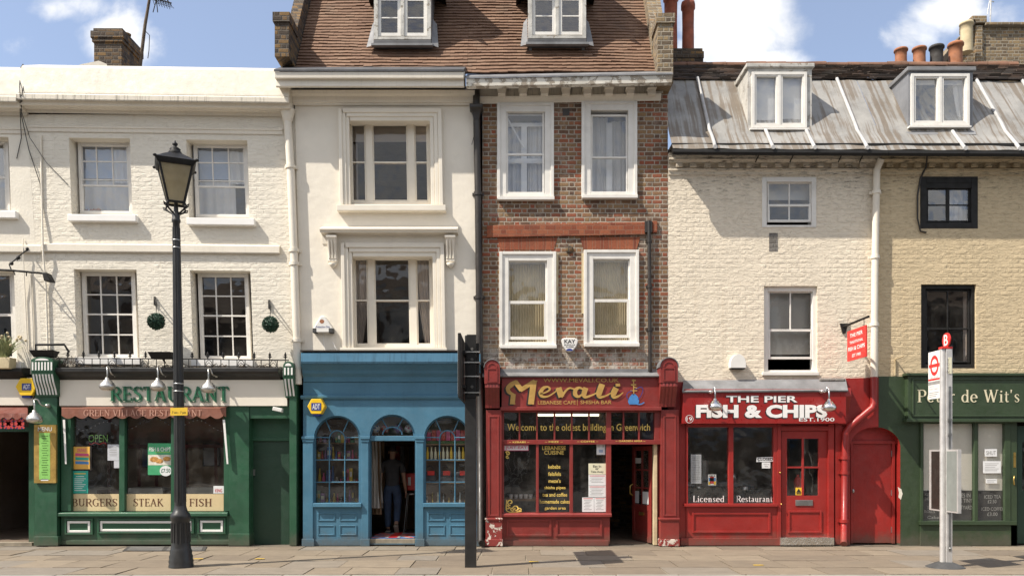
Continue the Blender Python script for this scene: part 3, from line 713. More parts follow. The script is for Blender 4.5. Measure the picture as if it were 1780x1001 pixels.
plain('lead_roll', (.46, .45, .44), .6, .15, 3, bd=.004, bs=7, dirt=.25)
plain('lead_dark', (.085, .085, .09), .6, .25, 3, bd=.004, bs=7, dirt=.3)
# ================================================================ the white houses on the left
LEAN_A, SLOPE_A = .036, .015
setwarp(LEAN_A, SLOPE_A)
CORN = [(0.02, 199), (-.05, 199), (-.06, 193), (-.14, 190.5), (-.16, 188), (-.27, 185), (-.30, 178), (-.36, 176), (-.37, 166.5), (-.33, 165), (0.02, 163)]
def corn_split(par, x0, x1):
    m = MB(); m.mould([(0.02, 199), (-.05, 199), (-.06, 193), (-.14, 190.5), (-.16, 188), (-.27, 185), (-.30, 176.5), (0.02, 176.5)], x0, x1); build('cornice', m, 'white_cornice', par)
    m = MB(); m.mould([(0.02, 176.3), (-.36, 176.3), (-.372, 174), (-.372, 166.5), (-.33, 164.5), (0.02, 163)], x0, x1); build('cornice', m, 'drip_cornice', par)
    m = MB(); m.mould([(.35, 164), (-.335, 164), (-.33, 161), (-.215, 120), (-.17, 117), (.35, 116)], x0, x1); build('parapet', m, 'white_parapet', par)
    m = MB(); m.mould([(0.02, 231), (-.02, 231), (-.025, 229), (-.03, 224), (-.045, 223.5), (-.045, 221), (0.02, 220)], x0, min(x1, 492)); build('frieze_band', m, 'white_cornice', par)

# --- far left house: rendered strip, half a shop
A0 = thing('terraced_house', 'white rendered house cut off by the left edge, with a dark open doorway below', 'house', (W(-30, 0)[0], 0, 0))
m = MB(); hl = [HR((-45, 238, 17, 372)), HR((-45, 470, 27, 630))]
m.holed([W(-170, 199), W(47, 199), W(75.5, 650), W(-170, 650)], hl, .30)
build('wall', m, 'white_render', A0)
corn_split(A0, -170, 49)
m = MB(); m.mould([(0.02, 438), (-.05, 438), (-.06, 436), (-.06, 426), (0.02, 424)], -170, 74); build('string_course', m, 'white_cornice', A0)
w = window(A0, (-38, 243, 16, 371), .22, 'white_frame', 5, sashes=[((-33, 248, 11, 309), 2, 1, .03), ((-33, 307, 11, 366), 2, 1, 0)], gw=1.2)
curtain(w, -40, 245, 14, 372, .42, 'curtain_grey', 6)
sill(A0, -55, 366, 27, 378, -.10, 'white_paint')
w = window(A0, (-38, 470, 30, 629), .22, 'white_frame', 8, sashes=[((-30, 476, 22, 548), 2, 1, .03), ((-30, 546, 22, 622), 2, 1, 0)], gw=1.2, glass='glass_dark')
sill(A0, -50, 628, 36, 640, -.10, 'white_paint')
setwarp()
shell(A0, -175, 66, 170, [420, 648])
# shop front of the far left house
m = MB(); m.extr([(.25, W(0, 660)[2]), (-.10, W(0, 660)[2]), (-.22, W(0, 652)[2]), (-.26, W(0, 648)[2]), (-.26, W(0, 643)[2]), (-.1, W(0, 640)[2]), (.25, W(0, 640)[2])], W(-170, 0)[0], W(76, 0)[0] - .25); build('shop_cornice', m, 'black_iron', A0)
m = MB(); m.pb(-170, 656, 57, 704, -.10, .25); build('fascia', m, 'cream_board', A0)
m = MB(); m.pb(-170, 704, 56, 748, .28, .33); build('transom', m, 'room_dark', A0)
m = MB(); m.pb(-170, 742, 55, 750, .10, .20); m.pb(-40, 750, -30, 944, .10, .18); m.pb(50, 704, 60, 944, .06, .26); build('door_frame', m, 'green_paint', A0)
m = MB()
vs = []; fs = []; n = 40; x0, x1 = -60, 48
for i in range(n + 1):
    x = x0 + (x1 - x0) * i / n; sc = abs(math.sin(math.pi * (x - 6) / 15.5)) * 5
    vs += [W(x, 705, -.02), W(x, 718, -.30), W(x, 724 + sc, -.33)]
for i in range(n):
    for j in range(2): fs.append((i * 3 + j, i * 3 + j + 1, i * 3 + j + 4, i * 3 + j + 3))
m.add(vs, fs); aw0 = build('awning', m, 'awning_red', A0)
m = MB(); m.extr([(.12, 0), (-.05, 0), (-.05, .06), (.12, .06)], W(-170, 0)[0], W(58, 0)[0]); build('step', m, 'joint', A0)
for i, x in enumerate((-6, 14, 33)):
    m = MB(); m.r = 0
    m.add([W(x - 8, 727, -.30), W(x + 8, 727, -.30), W(x + 9, 745, -.30), W(x - 7, 745, -.30)], [(0, 1, 2, 3)])
    t = MB()
    for (a, b, c, d, wd) in ((x - 8, 728, x + 9, 744, 1.6), (x + 8, 728, x - 7, 744, 1.6), (x, 727, x + 1, 745, 3), (x - 8, 736, x + 9, 736, 3)):
        dd = Vector((d - b, a - c, 0)).normalized() * wd
        t.add([W(a + dd.x, b + dd.y, -.304), W(c + dd.x, d + dd.y, -.304), W(c - dd.x, d - dd.y, -.304), W(a - dd.x, b - dd.y, -.304)], [(0, 1, 2, 3)])
    f = one('bunting_flag', m, 'blue_letters', 'small red white and blue flag hanging under the dark red awning at the left edge', 'flag', 'flags hanging under the left awning')
    build('flag_cross', t, 'goods_5', f)
sheet('alarm_box', 'yellow hexagonal burglar alarm box on the cream fascia at the far left', 'alarm box', (38, 666, 54, 678), -.205, 'blue_letters',
      [('ADT', 40, 668, 52, 676, 'white_letters', .03)])
al = bpy.data.objects['alarm_box']
def hexa_alarm(al, cx, cy, rw, rh, Yf, Yb):
    m = MB(); m.loop([W(cx + rw * a, cy + rh * b, Yf) for a, b in ((-1, 0), (-.55, -1), (.55, -1), (1, 0), (.55, 1), (-.55, 1))], Yb); build('casing', m, 'alarm_yellow', al, .012)
    m = MB(); m.pb(cx - rw * .4, cy + rh * .95, cx + rw * .42, cy + rh * 1.3, Yf + .02, Yb); build('strobe', m, 'blue_letters', al, .01)
hexa_alarm(al, 45, 672, 18.5, 15, -.20, -.10)

# --- the white painted brick house
A1 = thing('terraced_house', 'white painted brick house above the green restaurant front', 'house', (W(290, 0)[0], 0, 0))
setwarp(LEAN_A, SLOPE_A)
m = MB(); hl = [HR(r) for r in ((122, 240, 228, 373), (326, 243, 432, 379), (131, 468, 240, 622), (333, 470, 438, 625))]
m.holed([W(47.3, 199), W(514, 199), W(528, 655), W(75.8, 655)], hl, .30)
build('wall', m, 'white_brick', A1)
corn_split(A1, 49.2, 511)
m = MB(); m.mould([(0.02, 439), (-.05, 439), (-.06, 437), (-.06, 426), (0.02, 424)], 74.2, 487); build('string_course', m, 'white_cornice', A1)
for (x0, y0, x1, y1, s0) in ((137, 248, 229, 372, (117, 372.5, 236, 384)), (338, 250, 432, 378, (324, 378.5, 442, 390.5))):
    w = window(A1, (x0, y0, x1, y1), .22, 'white_frame', 5, sashes=[((x0 + 4, y0 + 4, x1 - 5, y0 + 76), 3, 1, .03, [.40, .84]), ((x0 + 4, y0 + 73, x1 - 4, y1 - 3), 1, 1, 0)], gw=2.0, sw=2.6)
    blind(w, x0 - 4, y0, x0 + 62, y0 + 62, .46, 'blind_blue')
    curtain(w, x0 + 58, y0, x1 - 2, y0 + 70, .44, 'curtain_white', 3, .02)
    curtain(w, x0 - 4, y0 + 64, x1 - (4 if x0 < 200 else 22), y1 + 4, .52, 'curtain_white', 5, .02)
    sill(A1, *s0, -.115, 'white_paint')
m = MB(); mr_ = random.Random(5)
for i in range(70): m.ball(W(mr_.uniform(147, 175), mr_.uniform(364, 371), .36), mr_.uniform(.012, .028), 4)
one('dried_flowers', m, 'terracotta', 'brown dried flowers on the inner sill of the upper window', 'flowers')
for (x0, y0, x1, y1) in ((144, 473, 237, 622), (346, 475, 434, 625)):
    h = (y0 + y1) / 2
    w = window(A1, (x0, y0, x1, y1), .22, 'white_frame', 5.5, sashes=[((x0 + 4.5, y0 + 4, x1 - 4.5, h), 3, 2, .03), ((x0 + 4.5, h - 2.5, x1 - 4.5, y1 - 4), 3, 2, 0)], gw=2.2, sw=2.6, glass='glass_dark')
    sill(A1, x0 - 14, y1 - 1, x1 + 6, y1 + 11, -.10, 'white_paint')
setwarp()
shell(A1, 66, 512, 170, [430, 648])
# soil pipe beside the party line, flared head
drainpipe(A1, [W(500, 210, -.09), W(505, 292, -.09), W(511, 440, -.09), W(516, 595, -.09), W(518, 668, -.09)], .072, 'cream_trim', [(0, .98), (1, .97), (2, .12), (2, .98)],
          [(.075, -.02), (.085, .0), (.10, .06), (.135, .16), (.14, .20), (.12, .21)])
m = MB(); m.ball(W(500, 193.5, -.10), .13, 6, (1, .8, .45)); build('bird_nest', m, 'twig', A1)
# chimney stack behind the parapet
def stack(parent, xa, xb, yt, yb, Y, dep, mat, band=3, name='chimney', capmat=None, out=.05):
    a, b = W(xa, yt, Y), W(xb, yb, Y); z1, z0 = a.z, b.z; m = MB()
    hb = .075
    m.box(a.x, b.x, Y, Y + dep, z0, z1 - hb * 4)
    m.box(a.x - out * .6, b.x + out * .6, Y - out * .6, Y + dep + out * .6, z1 - hb * 4 + .001, z1 - hb * 3)
    m.box(a.x - out, b.x + out, Y - out, Y + dep + out, z1 - hb * 3 + .001, z1 - hb)
    m.box(a.x - out * .3, b.x + out * .2, Y, Y + dep, z1 - hb + .001, z1)
    return build(name, m, mat, parent, .012)
ch = stack(A1, 163, 212, 49, 160, 2.0, .85, 'sooty_brick')
m = MB(); q = W(212, 49, 2.0); m.ball(q + Vector((-.1, .3, .01)), .10, 5, (1.6, 1, .5)); build('mortar_cap', m, 'sooty_brick', ch)
m = MB(); m.hexa([W(137, 113, 1.9), W(172, 106, 1.9), W(186, 112, 1.9), W(186, 122, 1.9)], [W(137, 113, 3), W(172, 106, 3), W(186, 112, 3), W(186, 122, 3)]); build('flashing', m, 'white_parapet', A1)
an = thing('television_aerial', 'leaning television aerial on a mast behind the white parapet', 'aerial', W(243, 118, 2.2))
m = MB(); m.tube([W(243, 120, 2.2), W(252, 45, 2.2), W(263, -20, 2.2)], [.038, .034, .026], 8); build('mast', m, 'twig', an)
m = MB(); m.tube([W(257, -2, 2.2), W(275, 0, 2.2), W(298, 6, 2.2)], .014, 6)
for i in range(7): 
    q = W(266 + i * 4.5, -1 + i * 1.3, 2.2); m.tube([q + Vector((-.02, -.22, -.02)), q + Vector((.02, .22, .02))], .006, 5); m.tube([q + Vector((-.03, 0, .07)), q + Vector((.03, 0, -.12))], .006, 5)
m.tube([W(272, 0, 2.2), W(266, 22, 2.2)], .01, 5); m.tube([W(272, 0, 2.2), W(274, 22, 2.2)], .01, 5); m.tube([W(285, -8, 2.2), W(298, 10, 2.2)], .01, 5)
build('antenna', m, 'black_iron', an)
m = MB(); m.tube([W(253, 55, 2.18), W(260, 62, 2.18), W(259, 88, 2.18), W(257, 102, 2.18)], .008, 5); build('cable', m, 'black_iron', an)

# cables over the left fronts
m = MB()
m.tube([W(40, 112, -.03), W(36, 118, -.12), W(34, 150, -.34), W(35, 168, -.385), W(35, 196, -.12), W(37, 240, -.03), W(29, 276, -.02)], .008, 5)
m.tube([W(40, 112, -.03), W(46, 125, -.14), W(38, 165, -.39), W(37, 200, -.10), W(50, 260, -.03), W(70, 320, -.02), W(73, 360, -.02)], .008, 5)
m.tube([W(36, 190, -.12), W(52, 240, -.06), W(80, 282, -.04), W(119, 322, -.03)], .006, 5)
c = [W(42 + 5 * math.cos(a), 139 + 5 * math.sin(a), -.24) for a in [i * math.pi / 6 for i in range(13)]]; m.tube(c, .007, 5)
one('loose_cable', m, 'rubber', 'thin dark cables looped over the cornice of the left house', 'cable')
m = MB()
m.tube([W(71, 236, -.02), W(73, 360, -.02), W(75, 440, -.09), W(80, 500, -.03), W(83, 600, -.03), W(84, 648, -.03)], .017, 7)
m.tube([W(40, 415, -.02), W(40, 438, -.075), W(44, 520, -.02), W(48, 612, -.02)], .010, 6); m.tube([W(53, 478, -.02), W(57, 560, -.02), W(58, 610, -.02)], .012, 6)
one('wall_cable', m, 'white_render', 'painted cables clipped down the join between the two white houses', 'cable')

# wrought iron sign bracket at the far left with a spotlight
sb = thing('sign_bracket', 'black wrought iron bracket reaching in from the left edge', 'bracket', W(50, 470, -.2))
m = MB(); m.tube([W(-60, 466, -.55), W(20, 470, -.55), W(76, 475, -.55)], .020, 7)
m.tube([W(20, 470, -.55), W(16, 460, -.55), W(28, 450, -.5), W(38, 441, -.3), W(48, 434, -.02)], .013, 6); m.tube([W(38, 441, -.3), W(30, 446, -.3), W(30, 453, -.3)], .01, 5)
for (x, y) in ((20, 458), (32, 448), (48, 433)): m.ball(W(x, y, -.45 if x < 40 else -.05), .035, 5)
m.tube([W(56, 474, -.55), W(52, 474, -.02)], .014, 6); m.tube([W(24, 472, -.55), W(26, 478, -.55)], .01, 5); m.tube([W(46, 474, -.55), W(46, 480, -.55)], .01, 5)
build('arm', m, 'black_iron', sb)
m = MB(); m.loop([W(73, 474, -.62), W(80, 473, -.62), W(88, 489, -.62), W(76, 488, -.62)], -.45); build('spotlight', m, 'black_iron', sb, .01)

# --- the green restaurant front
ZX = lambda x: W(x, 0)[0]
ZZ = lambda y: W(0, y)[2]
m = MB(); m.extr([(.25, ZZ(661)), (-.12, ZZ(661)), (-.16, ZZ(656)), (-.24, ZZ(652)), (-.27, ZZ(648)), (-.27, ZZ(642)), (-.1, ZZ(638)), (.25, ZZ(636))], ZX(99), ZX(491)); build('shop_cornice', m, 'black_paint', A1, .006)
m = MB(); r_ = random.Random(9)
for i in range(46):
    x = r_.uniform(100, 490); m.tube([W(x, 640, r_.uniform(-.2, -.05)), W(x + r_.uniform(4, 16), 634 + r_.uniform(-3, 3), -.15), W(x + r_.uniform(10, 34), 640, r_.uniform(-.22, -.06))], .007, 4)
for i in range(22):
    x = r_.uniform(80, 130); m.tube([W(x, 641, r_.uniform(-.2, -.05)), W(x + r_.uniform(-6, 12), 625 + r_.uniform(-9, 6), -.15), W(x + r_.uniform(-5, 26), 640, r_.uniform(-.22, -.06))], .006, 4)
one('dead_creeper', m, 'twig', 'dry dead twigs tangled along the black ledge over the restaurant sign', 'creeper')
m = MB(); m.pb(103, 660, 499, 705, -.11, .25); fa = build('fascia', m, 'cream_board', A1)
t = MB(); letters(t, 'RESTAURANT', 191, 671, 396, 697, -.15, .03, font='roman'); build('lettering', t, 'green_letters', fa)
t = MB(); letters(t, 'RESTAURANT', 194, 673, 398.5, 699.5, -.125, .012, font='roman'); build('letter_backing', t, 'pale_green_letters', fa)
m = MB(); m.pb(104, 705, 395, 707, -.09, .1); build('awning_box', m, 'room_dark', A1)
# awning valance
m = MB(); n = 140; vs = []; fs = []
for i in range(n + 1):
    x = 107 + (393 - 107) * i / n; sc = abs(math.sin(math.pi * (x - 107) / 23.5)) * 5.5
    vs += [W(x, 707, -.10), W(x, 709, -.16), W(x, 722 + sc, -.17)]
for i in range(n):
    for j in range(2): fs.append((i * 3 + j, i * 3 + j + 1, i * 3 + j + 4, i * 3 + j + 3))
m.add(vs, fs); aw = build('awning', m, 'awning_brown', A1)
t = MB(); letters(t, 'GREEN VILLAGE RESTAURANT', 145, 711.5, 351, 723, -.174, .002, font='roman'); build('lettering', t, 'brick_letters', aw)
for (a, b) in ((110, 113), (388, 394)):
    m = MB(); m.hexa([W(a - 1, 729, -.14), W(a + 3, 729, -.14), W(b + 3, 806, -.14), W(b, 806, -.14)], [W(a - 1, 729, -.11), W(a + 3, 729, -.11), W(b + 3, 806, -.11), W(b, 806, -.11)]); build('awning_arm', m, 'white_paint', A1)
# shop window
sw_ = MB()
for (a, b) in ((106, 123.5), (207, 216.5), (297, 305), (389, 399)): sw_.pb(a, 706, b, 888, -.06, .08)
sw_.pb(106, 706, 399, 712, -.055, .08); sw_.extr([(.2, ZZ(888)), (-.10, ZZ(889)), (-.13, ZZ(891)), (-.13, ZZ(896)), (.2, ZZ(896))], ZX(104), ZX(399.5))
SWA = build('shop_window', sw_, 'green_paint', A1, .005)
m = MB()
for (a, b) in ((123.5, 207), (216.5, 297), (305, 389)): m.add([W(a, 712, .03), W(b, 712, .03), W(b, 888, .03), W(a, 888, .03)], [(0, 1, 2, 3)])
build('pane', m, 'glass_shop', SWA)
m = MB()
for (a, b) in ((123.8, 206.7), (216.8, 296.7), (305.3, 388.7)): m.pb(a, 858, b, 887.5, .022, .027)
build('window_film', m, 'film_beige', SWA)
t = MB()
for (s_, a, b) in (('BURGERS', 125.5, 203.5), ('STEAK', 232, 284), ('FISH', 329, 368)): letters(t, s_, a, 866, b, 879.5, .0195, .002, font='roman')
build('lettering', t, 'brown_letters', SWA)
m = MB(); m.pb(106, 896, 399, 944, -.05, .2); m.pb(104, 939, 399, 946, -.075, .2); build('stall_riser', m, 'green_paint', A1, .004)
for (a, b, c, d) in ((112, 901, 161, 929), (169, 901, 337, 927), (343, 900, 392, 928)):
    panel(A1, a, b, c, d, -.05, 'green_paint', 3, 'panel_moulding', .035); panel(A1, a + 4.5, b + 4, c - 4.5, d - 4, -.05, 'white_paint', 4, 'panel_frame', .015)
# pilasters
m = MB(); m.pb(60, 625, 99, 946, -.14, .26); m.pb(58.5, 932, 101, 948, -.17, .1); build('pilaster', m, 'green_paint', A1, .006)
m = MB(); m.pb(398.5, 705, 433, 930, -.07, .26); m.pb(397, 927, 433.5, 948, -.10, .26); build('pilaster', m, 'green_paint', A1, .006)
m = MB(); m.pb(503, 632, 515.5, 948, -.14, .26); build('pilaster', m, 'green_paint', A1, .006)
m = MB(); m.pb(433.5, 705, 503, 727, -.05, .26); m.pb(433.5, 727, 503, 762, .16, .22); m.pb(433.5, 761, 503, 766, .14, .26); build('door_frame', m, 'green_paint', A1, .004)
m = MB(); m.pb(434, 766, 502.8, 946, .18, .24); dr = build('door', m, 'green_door', A1, .004)
m = MB(); m.pb(440, 815, 443, 826, .15, .18); build('letterbox', m, 'steel', dr)
# fluted consoles
def console(parent, x0, x1, yt, yb, mat, fl, nf=6, out=.30, rounded=True, roundtop=12):
    z1, z0 = ZZ(yt), ZZ(yb); zr = ZZ(yt + roundtop + (yb - yt) * .28); m = MB(); X0, X1 = W(x0, 0, -out)[0], W(x1, 0, -out)[0]
    c = (X0 + X1) / 2; r = (X1 - X0) / 2; rz = px2m(roundtop)
    top = [(c + r * math.cos(rad(a)), -out, z1 - rz + rz * math.sin(rad(a))) for a in range(180, -1, -15)]
    m.loop(top + [(X1, -out, zr), (X0, -out, zr)], .05)
    prof = [(.05, zr), (-out * .98, zr), (-out * .95, zr - .05), (-out * .82, (zr + z0) / 2 + .03), (-out * .62, (zr * .3 + z0 * .7)), (-out * .52, z0 + .03), (-out * .5, z0), (.05, z0)]
    m.extr(prof, X0, X1); o = build('console', m, mat, parent, .004)
    f = MB(); n = nf
    for i in range(n):
        a = X0 + (X1 - X0) * (i + .32) / n; b = X0 + (X1 - X0) * (i + .78) / n
        p2 = [(y - .012, z) for y, z in prof[2:6]]; f.extr(p2 + [(y + .02, z) for y, z in reversed(prof[2:6])], a, b)
        f.box(a, b, -out - .008, -out + .01, zr + .02, z1 - rz - .03)
    f.loop([(c + r * .62 * math.cos(rad(a)), -out - .008, z1 - rz + rz * .6 * math.sin(rad(a))) for a in range(180, -1, -20)], -out + .01)
    build('fluting', f, fl, o)
    return o
console(A1, 54, 92, 624, 690, 'green_paint', 'white_paint', 7, .34, roundtop=6)
console(A1, 492, 510, 631, 692, 'green_paint', 'white_paint', 3, .30, roundtop=8)
# things inside the restaurant
m = MB(); m.box(ZX(100), ZX(440), 2.0, 2.06, 0, 2.95); build('room_partition', m, 'room_warm', A1)
m = MB()
for x in (185, 238, 268, 322, 372): m.hexa([W(x, 770, 1.6), W(x + 5, 770, 1.6), W(x + 8, 900, 1.6), W(x + 2, 900, 1.6)], [W(x, 770, 1.7), W(x + 5, 770, 1.7), W(x + 8, 900, 1.7), W(x + 2, 900, 1.7)])
m.pb(150, 772, 400, 778, 1.55, 1.75); build('timber_post', m, 'post_red', A1)
m = MB(); m.tube([W(123 + i * 7.1, 735 + 8 * math.sin(i * .55) + 4 * math.sin(i * .21), .25) for i in range(38)], .004, 4)
fl = one('fairy_lights', m, 'black_iron', 'string of tiny fairy lights draped inside the restaurant window', 'string lights')
for i in range(38):
    t = MB(); t.ball(W(123 + i * 7.1, 737 + 8 * math.sin(i * .55) + 4 * math.sin(i * .21), .25), .011, 4); build('bulb', t, 'paper', fl)
for i, x in enumerate((150, 262, 350)):
    o = thing('dining_table', ('dim restaurant table with a pale cloth behind the left pane', 'dim restaurant table with a pale cloth behind the middle pane', 'dim restaurant table with a pale cloth behind the right pane')[i], 'table', W(x, 930, 1.1), 'tables inside the restaurant')
    c = W(x, 0, 1.1).x; m = MB(); m.box(c - .38, c + .38, .75, 1.45, .98, 1.02); m.box(c - .385, c + .385, .745, .75, .80, 1.0); build('table_cloth', m, 'table_cloth', o); m = MB(); m.lathe([(.2, .03), (.04, .08), (.04, .975)], (c, 1.1, 0), 10); build('leg', m, 'room_dark', o)
for i, (x, y, w_, h, mt_) in enumerate(((146, 742, 22, 30, 'paper_cream'), (246, 778, 26, 34, 'poster_blue'), (352, 770, 30, 40, 'paper_grey'))):
    sheet('framed_picture', ('framed pale picture on the back wall behind the left restaurant pane', 'framed blue picture on the back wall behind the middle restaurant pane', 'framed grey picture on the back wall behind the right restaurant pane')[i], 'picture', (x, y, x + w_, y + h), 1.96, 'brown_black', [('#', x + 2, y + 2, x + w_ - 2, y + h - 2, mt_)], th=.03)
# neon style OPEN sign
t = MB(); letters(t, 'OPEN', 154, 755, 187, 768, .10, .004, -.015); op = one('open_sign', t, 'menu_green', 'unlit green OPEN lettering with a red wave hanging in the restaurant window', 'sign')
m = MB(); m.tube([W(155 + i * 2.7, 770.5 + 1.6 * math.sin(i * 1.2), .10) for i in range(12)], .008, 5); build('underline', m, 'sign_red', op)
sheet('poster', 'orange poster with coloured stripes in a dark frame in the restaurant window', 'poster', (126, 774, 159, 817), .018, 'brown_black',
      [('#', 128, 776, 156, 815, 'poster_orange')])
po = bpy.data.objects['poster']
for (y, mt_) in ((790, 'poster_pink'), (797, 'poster_teal'), (804, 'poster_blue')):
    m = MB(); m.hexa([W(131, y - 3, .0145), W(154, y - 2, .0145), W(154, y + 2.5, .0145), W(131, y + 2, .0145)], [W(131, y - 3, .016), W(154, y - 2, .016), W(154, y + 2.5, .016), W(131, y + 2, .016)]); build('stripe', m, mt_, po)
t = MB(); letters(t, 'DRINKS', 134, 779, 150, 785, .0140, .001, .02); build('lettering', t, 'poster_pink', po)
sheet('poster', 'teal poster of small print low in the left restaurant window', 'poster', (125, 818, 153, 857), .018, 'poster_teal',
      [('#', 129, 822, 149, 823.5, 'sticker_yellow'), ('#', 132, 827, 146, 828, 'paper')] + [('#', 129, 831 + i * 3.4, 149 - (i % 3) * 3, 832 + i * 3.4, 'paper') for i in range(7)])
sheet('notice', 'large white paper notice taped inside the left restaurant pane', 'paper', (187, 772, 207, 800), .018, 'paper_grey', [('#', 190, 776 + i * 3, 203, 776.8 + i * 3, 'grey_letters') for i in range(6)])
sheet('notice', 'small pale slip of paper below the large white notice', 'paper', (198, 800.5, 208, 813), .018, 'paper_grey')
po = sheet('poster', 'green and white FISH & CHIPS poster with a price roundel', 'poster', (257, 770, 298.5, 825), .018, 'poster_green',
      [('FISH & CHIPS', 259, 777, 296, 784, 'white_letters', .03), ('#', 270, 785, 296, 786.5, 'menu_green'), ('#', 257.5, 790, 298, 808, 'food_white')])
m = MB()
for (x, y, r) in ((268, 798, 8), (277, 801, 7), (290, 797, 7)): m.ball(W(x, y, .016), px2m(r), 6, (1, .02, .6))
build('food_picture', m, 'food_gold', po)
m = MB(); m.loop([W(288 + 10.5 * math.cos(rad(a)), 818 + 9 * math.sin(rad(a)), .0115) for a in range(0, 360, 18)], .0125); rd = build('price_roundel', m, 'paper', po)
t = MB(); letters(t, '£7.50', 280, 814, 296, 821, .010, .001, .02); build('lettering', t, 'green_letters', po)
sheet('sticker', 'small white sticker with red print low in the right restaurant pane', 'sticker', (371, 844, 389, 857), .018, 'paper', [('KING', 374, 849, 386, 855, 'red_letters', .02)])
mb = sheet('menu_board', 'gold framed green menu board on the green pilaster', 'menu board', (59, 738, 97, 839), -.20, 'gold_frame',
      [('#', 68, 752, 87, 833, 'menu_green'), ('MENU', 66, 742, 90, 749, 'paper', .01), ('#', 71, 832, 84, 835, 'paper')] + [('#', 72 + (i % 3), 757 + i * 4.2, 84 - (i % 2) * 2, 758 + i * 4.2, 'poster_green') for i in range(17)], th=.05)
# security camera
sc = thing('security_camera', 'small white security camera under the fascia by the green door', 'camera', W(488, 712, -.1))
m = MB(); m.cbox(W(483, 711.5, -.25), .17, .09, .07, Matrix.Rotation(rad(12), 3, 'Y')); build('housing', m, 'alarm_white', sc, .01)
m = MB(); m.tube([W(487, 713, -.22), W(491, 716, -.15), W(491, 712, -.06)], .014, 6); build('bracket', m, 'alarm_white', sc)

# swan neck lamps over the signs
def swan_lamp(rx, ry, sx, sy, label, group, mat='galvanised', Yw=-.11, out=.36, scale=1.0):
    r0 = W(rx, ry, Yw - .02); top = W(sx - .4, sy - 27 * scale, -out * .9); sh = W(sx, sy, -out)
    o = thing('wall_lamp', label, 'lamp', r0, group)
    m = MB(); m.lathe([(.035, 0), (.04, .01), (.04, .03)], r0, 12, (0, 1, 0)); m.ball(r0 + Vector((0, -.02, 0)), .034, 6); build('wall_rose', m, mat, o)
    neck = Vector((sh.x, sh.y, sh.z + .11 * scale)); pts = [r0, r0.lerp(top, .35) + Vector((0, -.05, -.02)), r0.lerp(top, .7) + Vector((0, -.02, .05)), top + Vector((0, 0, .02)), Vector((neck.x, neck.y, top.z - .05)), neck]
    # smooth the arm
    q = []
    for i in range(len(pts) - 1):
        p0, p1, p2, p3 = pts[max(i - 1, 0)], pts[i], pts[i + 1], pts[min(i + 2, len(pts) - 1)]
        for k in range(5):
            t = k / 5; q.append(.5 * ((2 * p1) + (p2 - p0) * t + (2 * p0 - 5 * p1 + 4 * p2 - p3) * t * t + (3 * p1 - p0 - 3 * p2 + p3) * t ** 3))
    q.append(pts[-1])
    m = MB(); m.tube(q, .0135, 8); build('arm', m, mat, o)
    s_ = scale; m = MB(); m.lathe([(.02 * s_, .115 * s_), (.035 * s_, .11 * s_), (.04 * s_, .075 * s_), (.075 * s_, .06 * s_), (.085 * s_, .035 * s_), (.115 * s_, .015 * s_), (.135 * s_, -.03 * s_), (.138 * s_, -.05 * s_), (.125 * s_, -.09 * s_), (.08 * s_, -.115 * s_), (.03 * s_, -.122 * s_)], sh, 20); build('shade', m, mat, o)
    return o
GL = 'swan neck lamps over the left shop signs'
swan_lamp(201, 652, 186.5, 667, 'dull steel swan neck lamp just left of the letter R of RESTAURANT', GL)
swan_lamp(289, 652, 274.5, 668, 'dull steel swan neck lamp over the RESTAURANT sign just left of the street lamp', GL)
swan_lamp(377, 653, 362.5, 671, 'dull steel swan neck lamp over the last letters of RESTAURANT', GL)
swan_lamp(83, 705, 60, 724, 'dull steel swan neck lamp over the menu board', GL, Yw=-.15, out=.42)

# window box ledge: floodlights, railing, plants, topiary
def floodlight(cx, cy, w, label, bar=False):
    o = thing('floodlight', label, 'floodlight', W(cx, cy + 8, -.2), 'floodlights on the shop ledge')
    a = px2m(w) / 2; m = MB(); c = W(cx, cy, -.28); z = c.z
    m.hexa([(c.x - a, c.y - .1, z + .05), (c.x + a, c.y - .1, z + .05), (c.x + a * .8, c.y - .02, z - .07), (c.x - a * .8, c.y - .02, z - .07)], [(c.x - a, c.y + .14, z + .05), (c.x + a, c.y + .14, z + .05), (c.x + a * .8, c.y + .1, z - .07), (c.x - a * .8, c.y + .1, z - .07)])
    build('housing', m, 'black_iron', o, .012)
    m = MB(); m.tube([c + Vector((0, .05, -.05)), c + Vector((0, .18, -.12))], .016, 6)
    if bar: m.tube([W(62, 611, -.2), W(62, 599, -.2), W(112, 599, -.18), W(120, 612, -.15)], .022, 7)
    build('bracket', m, 'black_iron', o)
floodlight(76, 614, 42, 'black floodlight on a bent bar above the left green console', True)
floodlight(280, 617, 40, 'black floodlight tipped back on the ledge left of the street lamp')
rl = thing('railing', 'low black iron railing with finials along the ledge above the restaurant', 'railing', W(300, 640, -.22))
m = MB(); m.tube([W(100, 622.5, -.22), W(300, 623.5, -.22), W(502, 626, -.22)], .011, 6); m.tube([W(100, 641, -.22), W(502, 642, -.22)], .009, 6); build('rail', m, 'black_iron', rl)
for i in range(29):
    x = 104 + i * 14; y = 623 + i * .1; m = MB(); m.tube([W(x, 642, -.22), W(x, y, -.22)], .008, 5)
    if i % 4 == 2:
        c = [W(x + 7 + 5.5 * math.cos(a), 633 + 7 * math.sin(a), -.22) for a in [j * math.pi / 5 for j in range(11)]]; m.tube(c, .006, 5, False)
        m.tube([W(x, 637, -.22), W(x + 7, 630, -.22), W(x + 14, 637, -.22)], .006, 5)
    build('baluster', m, 'black_iron', rl)
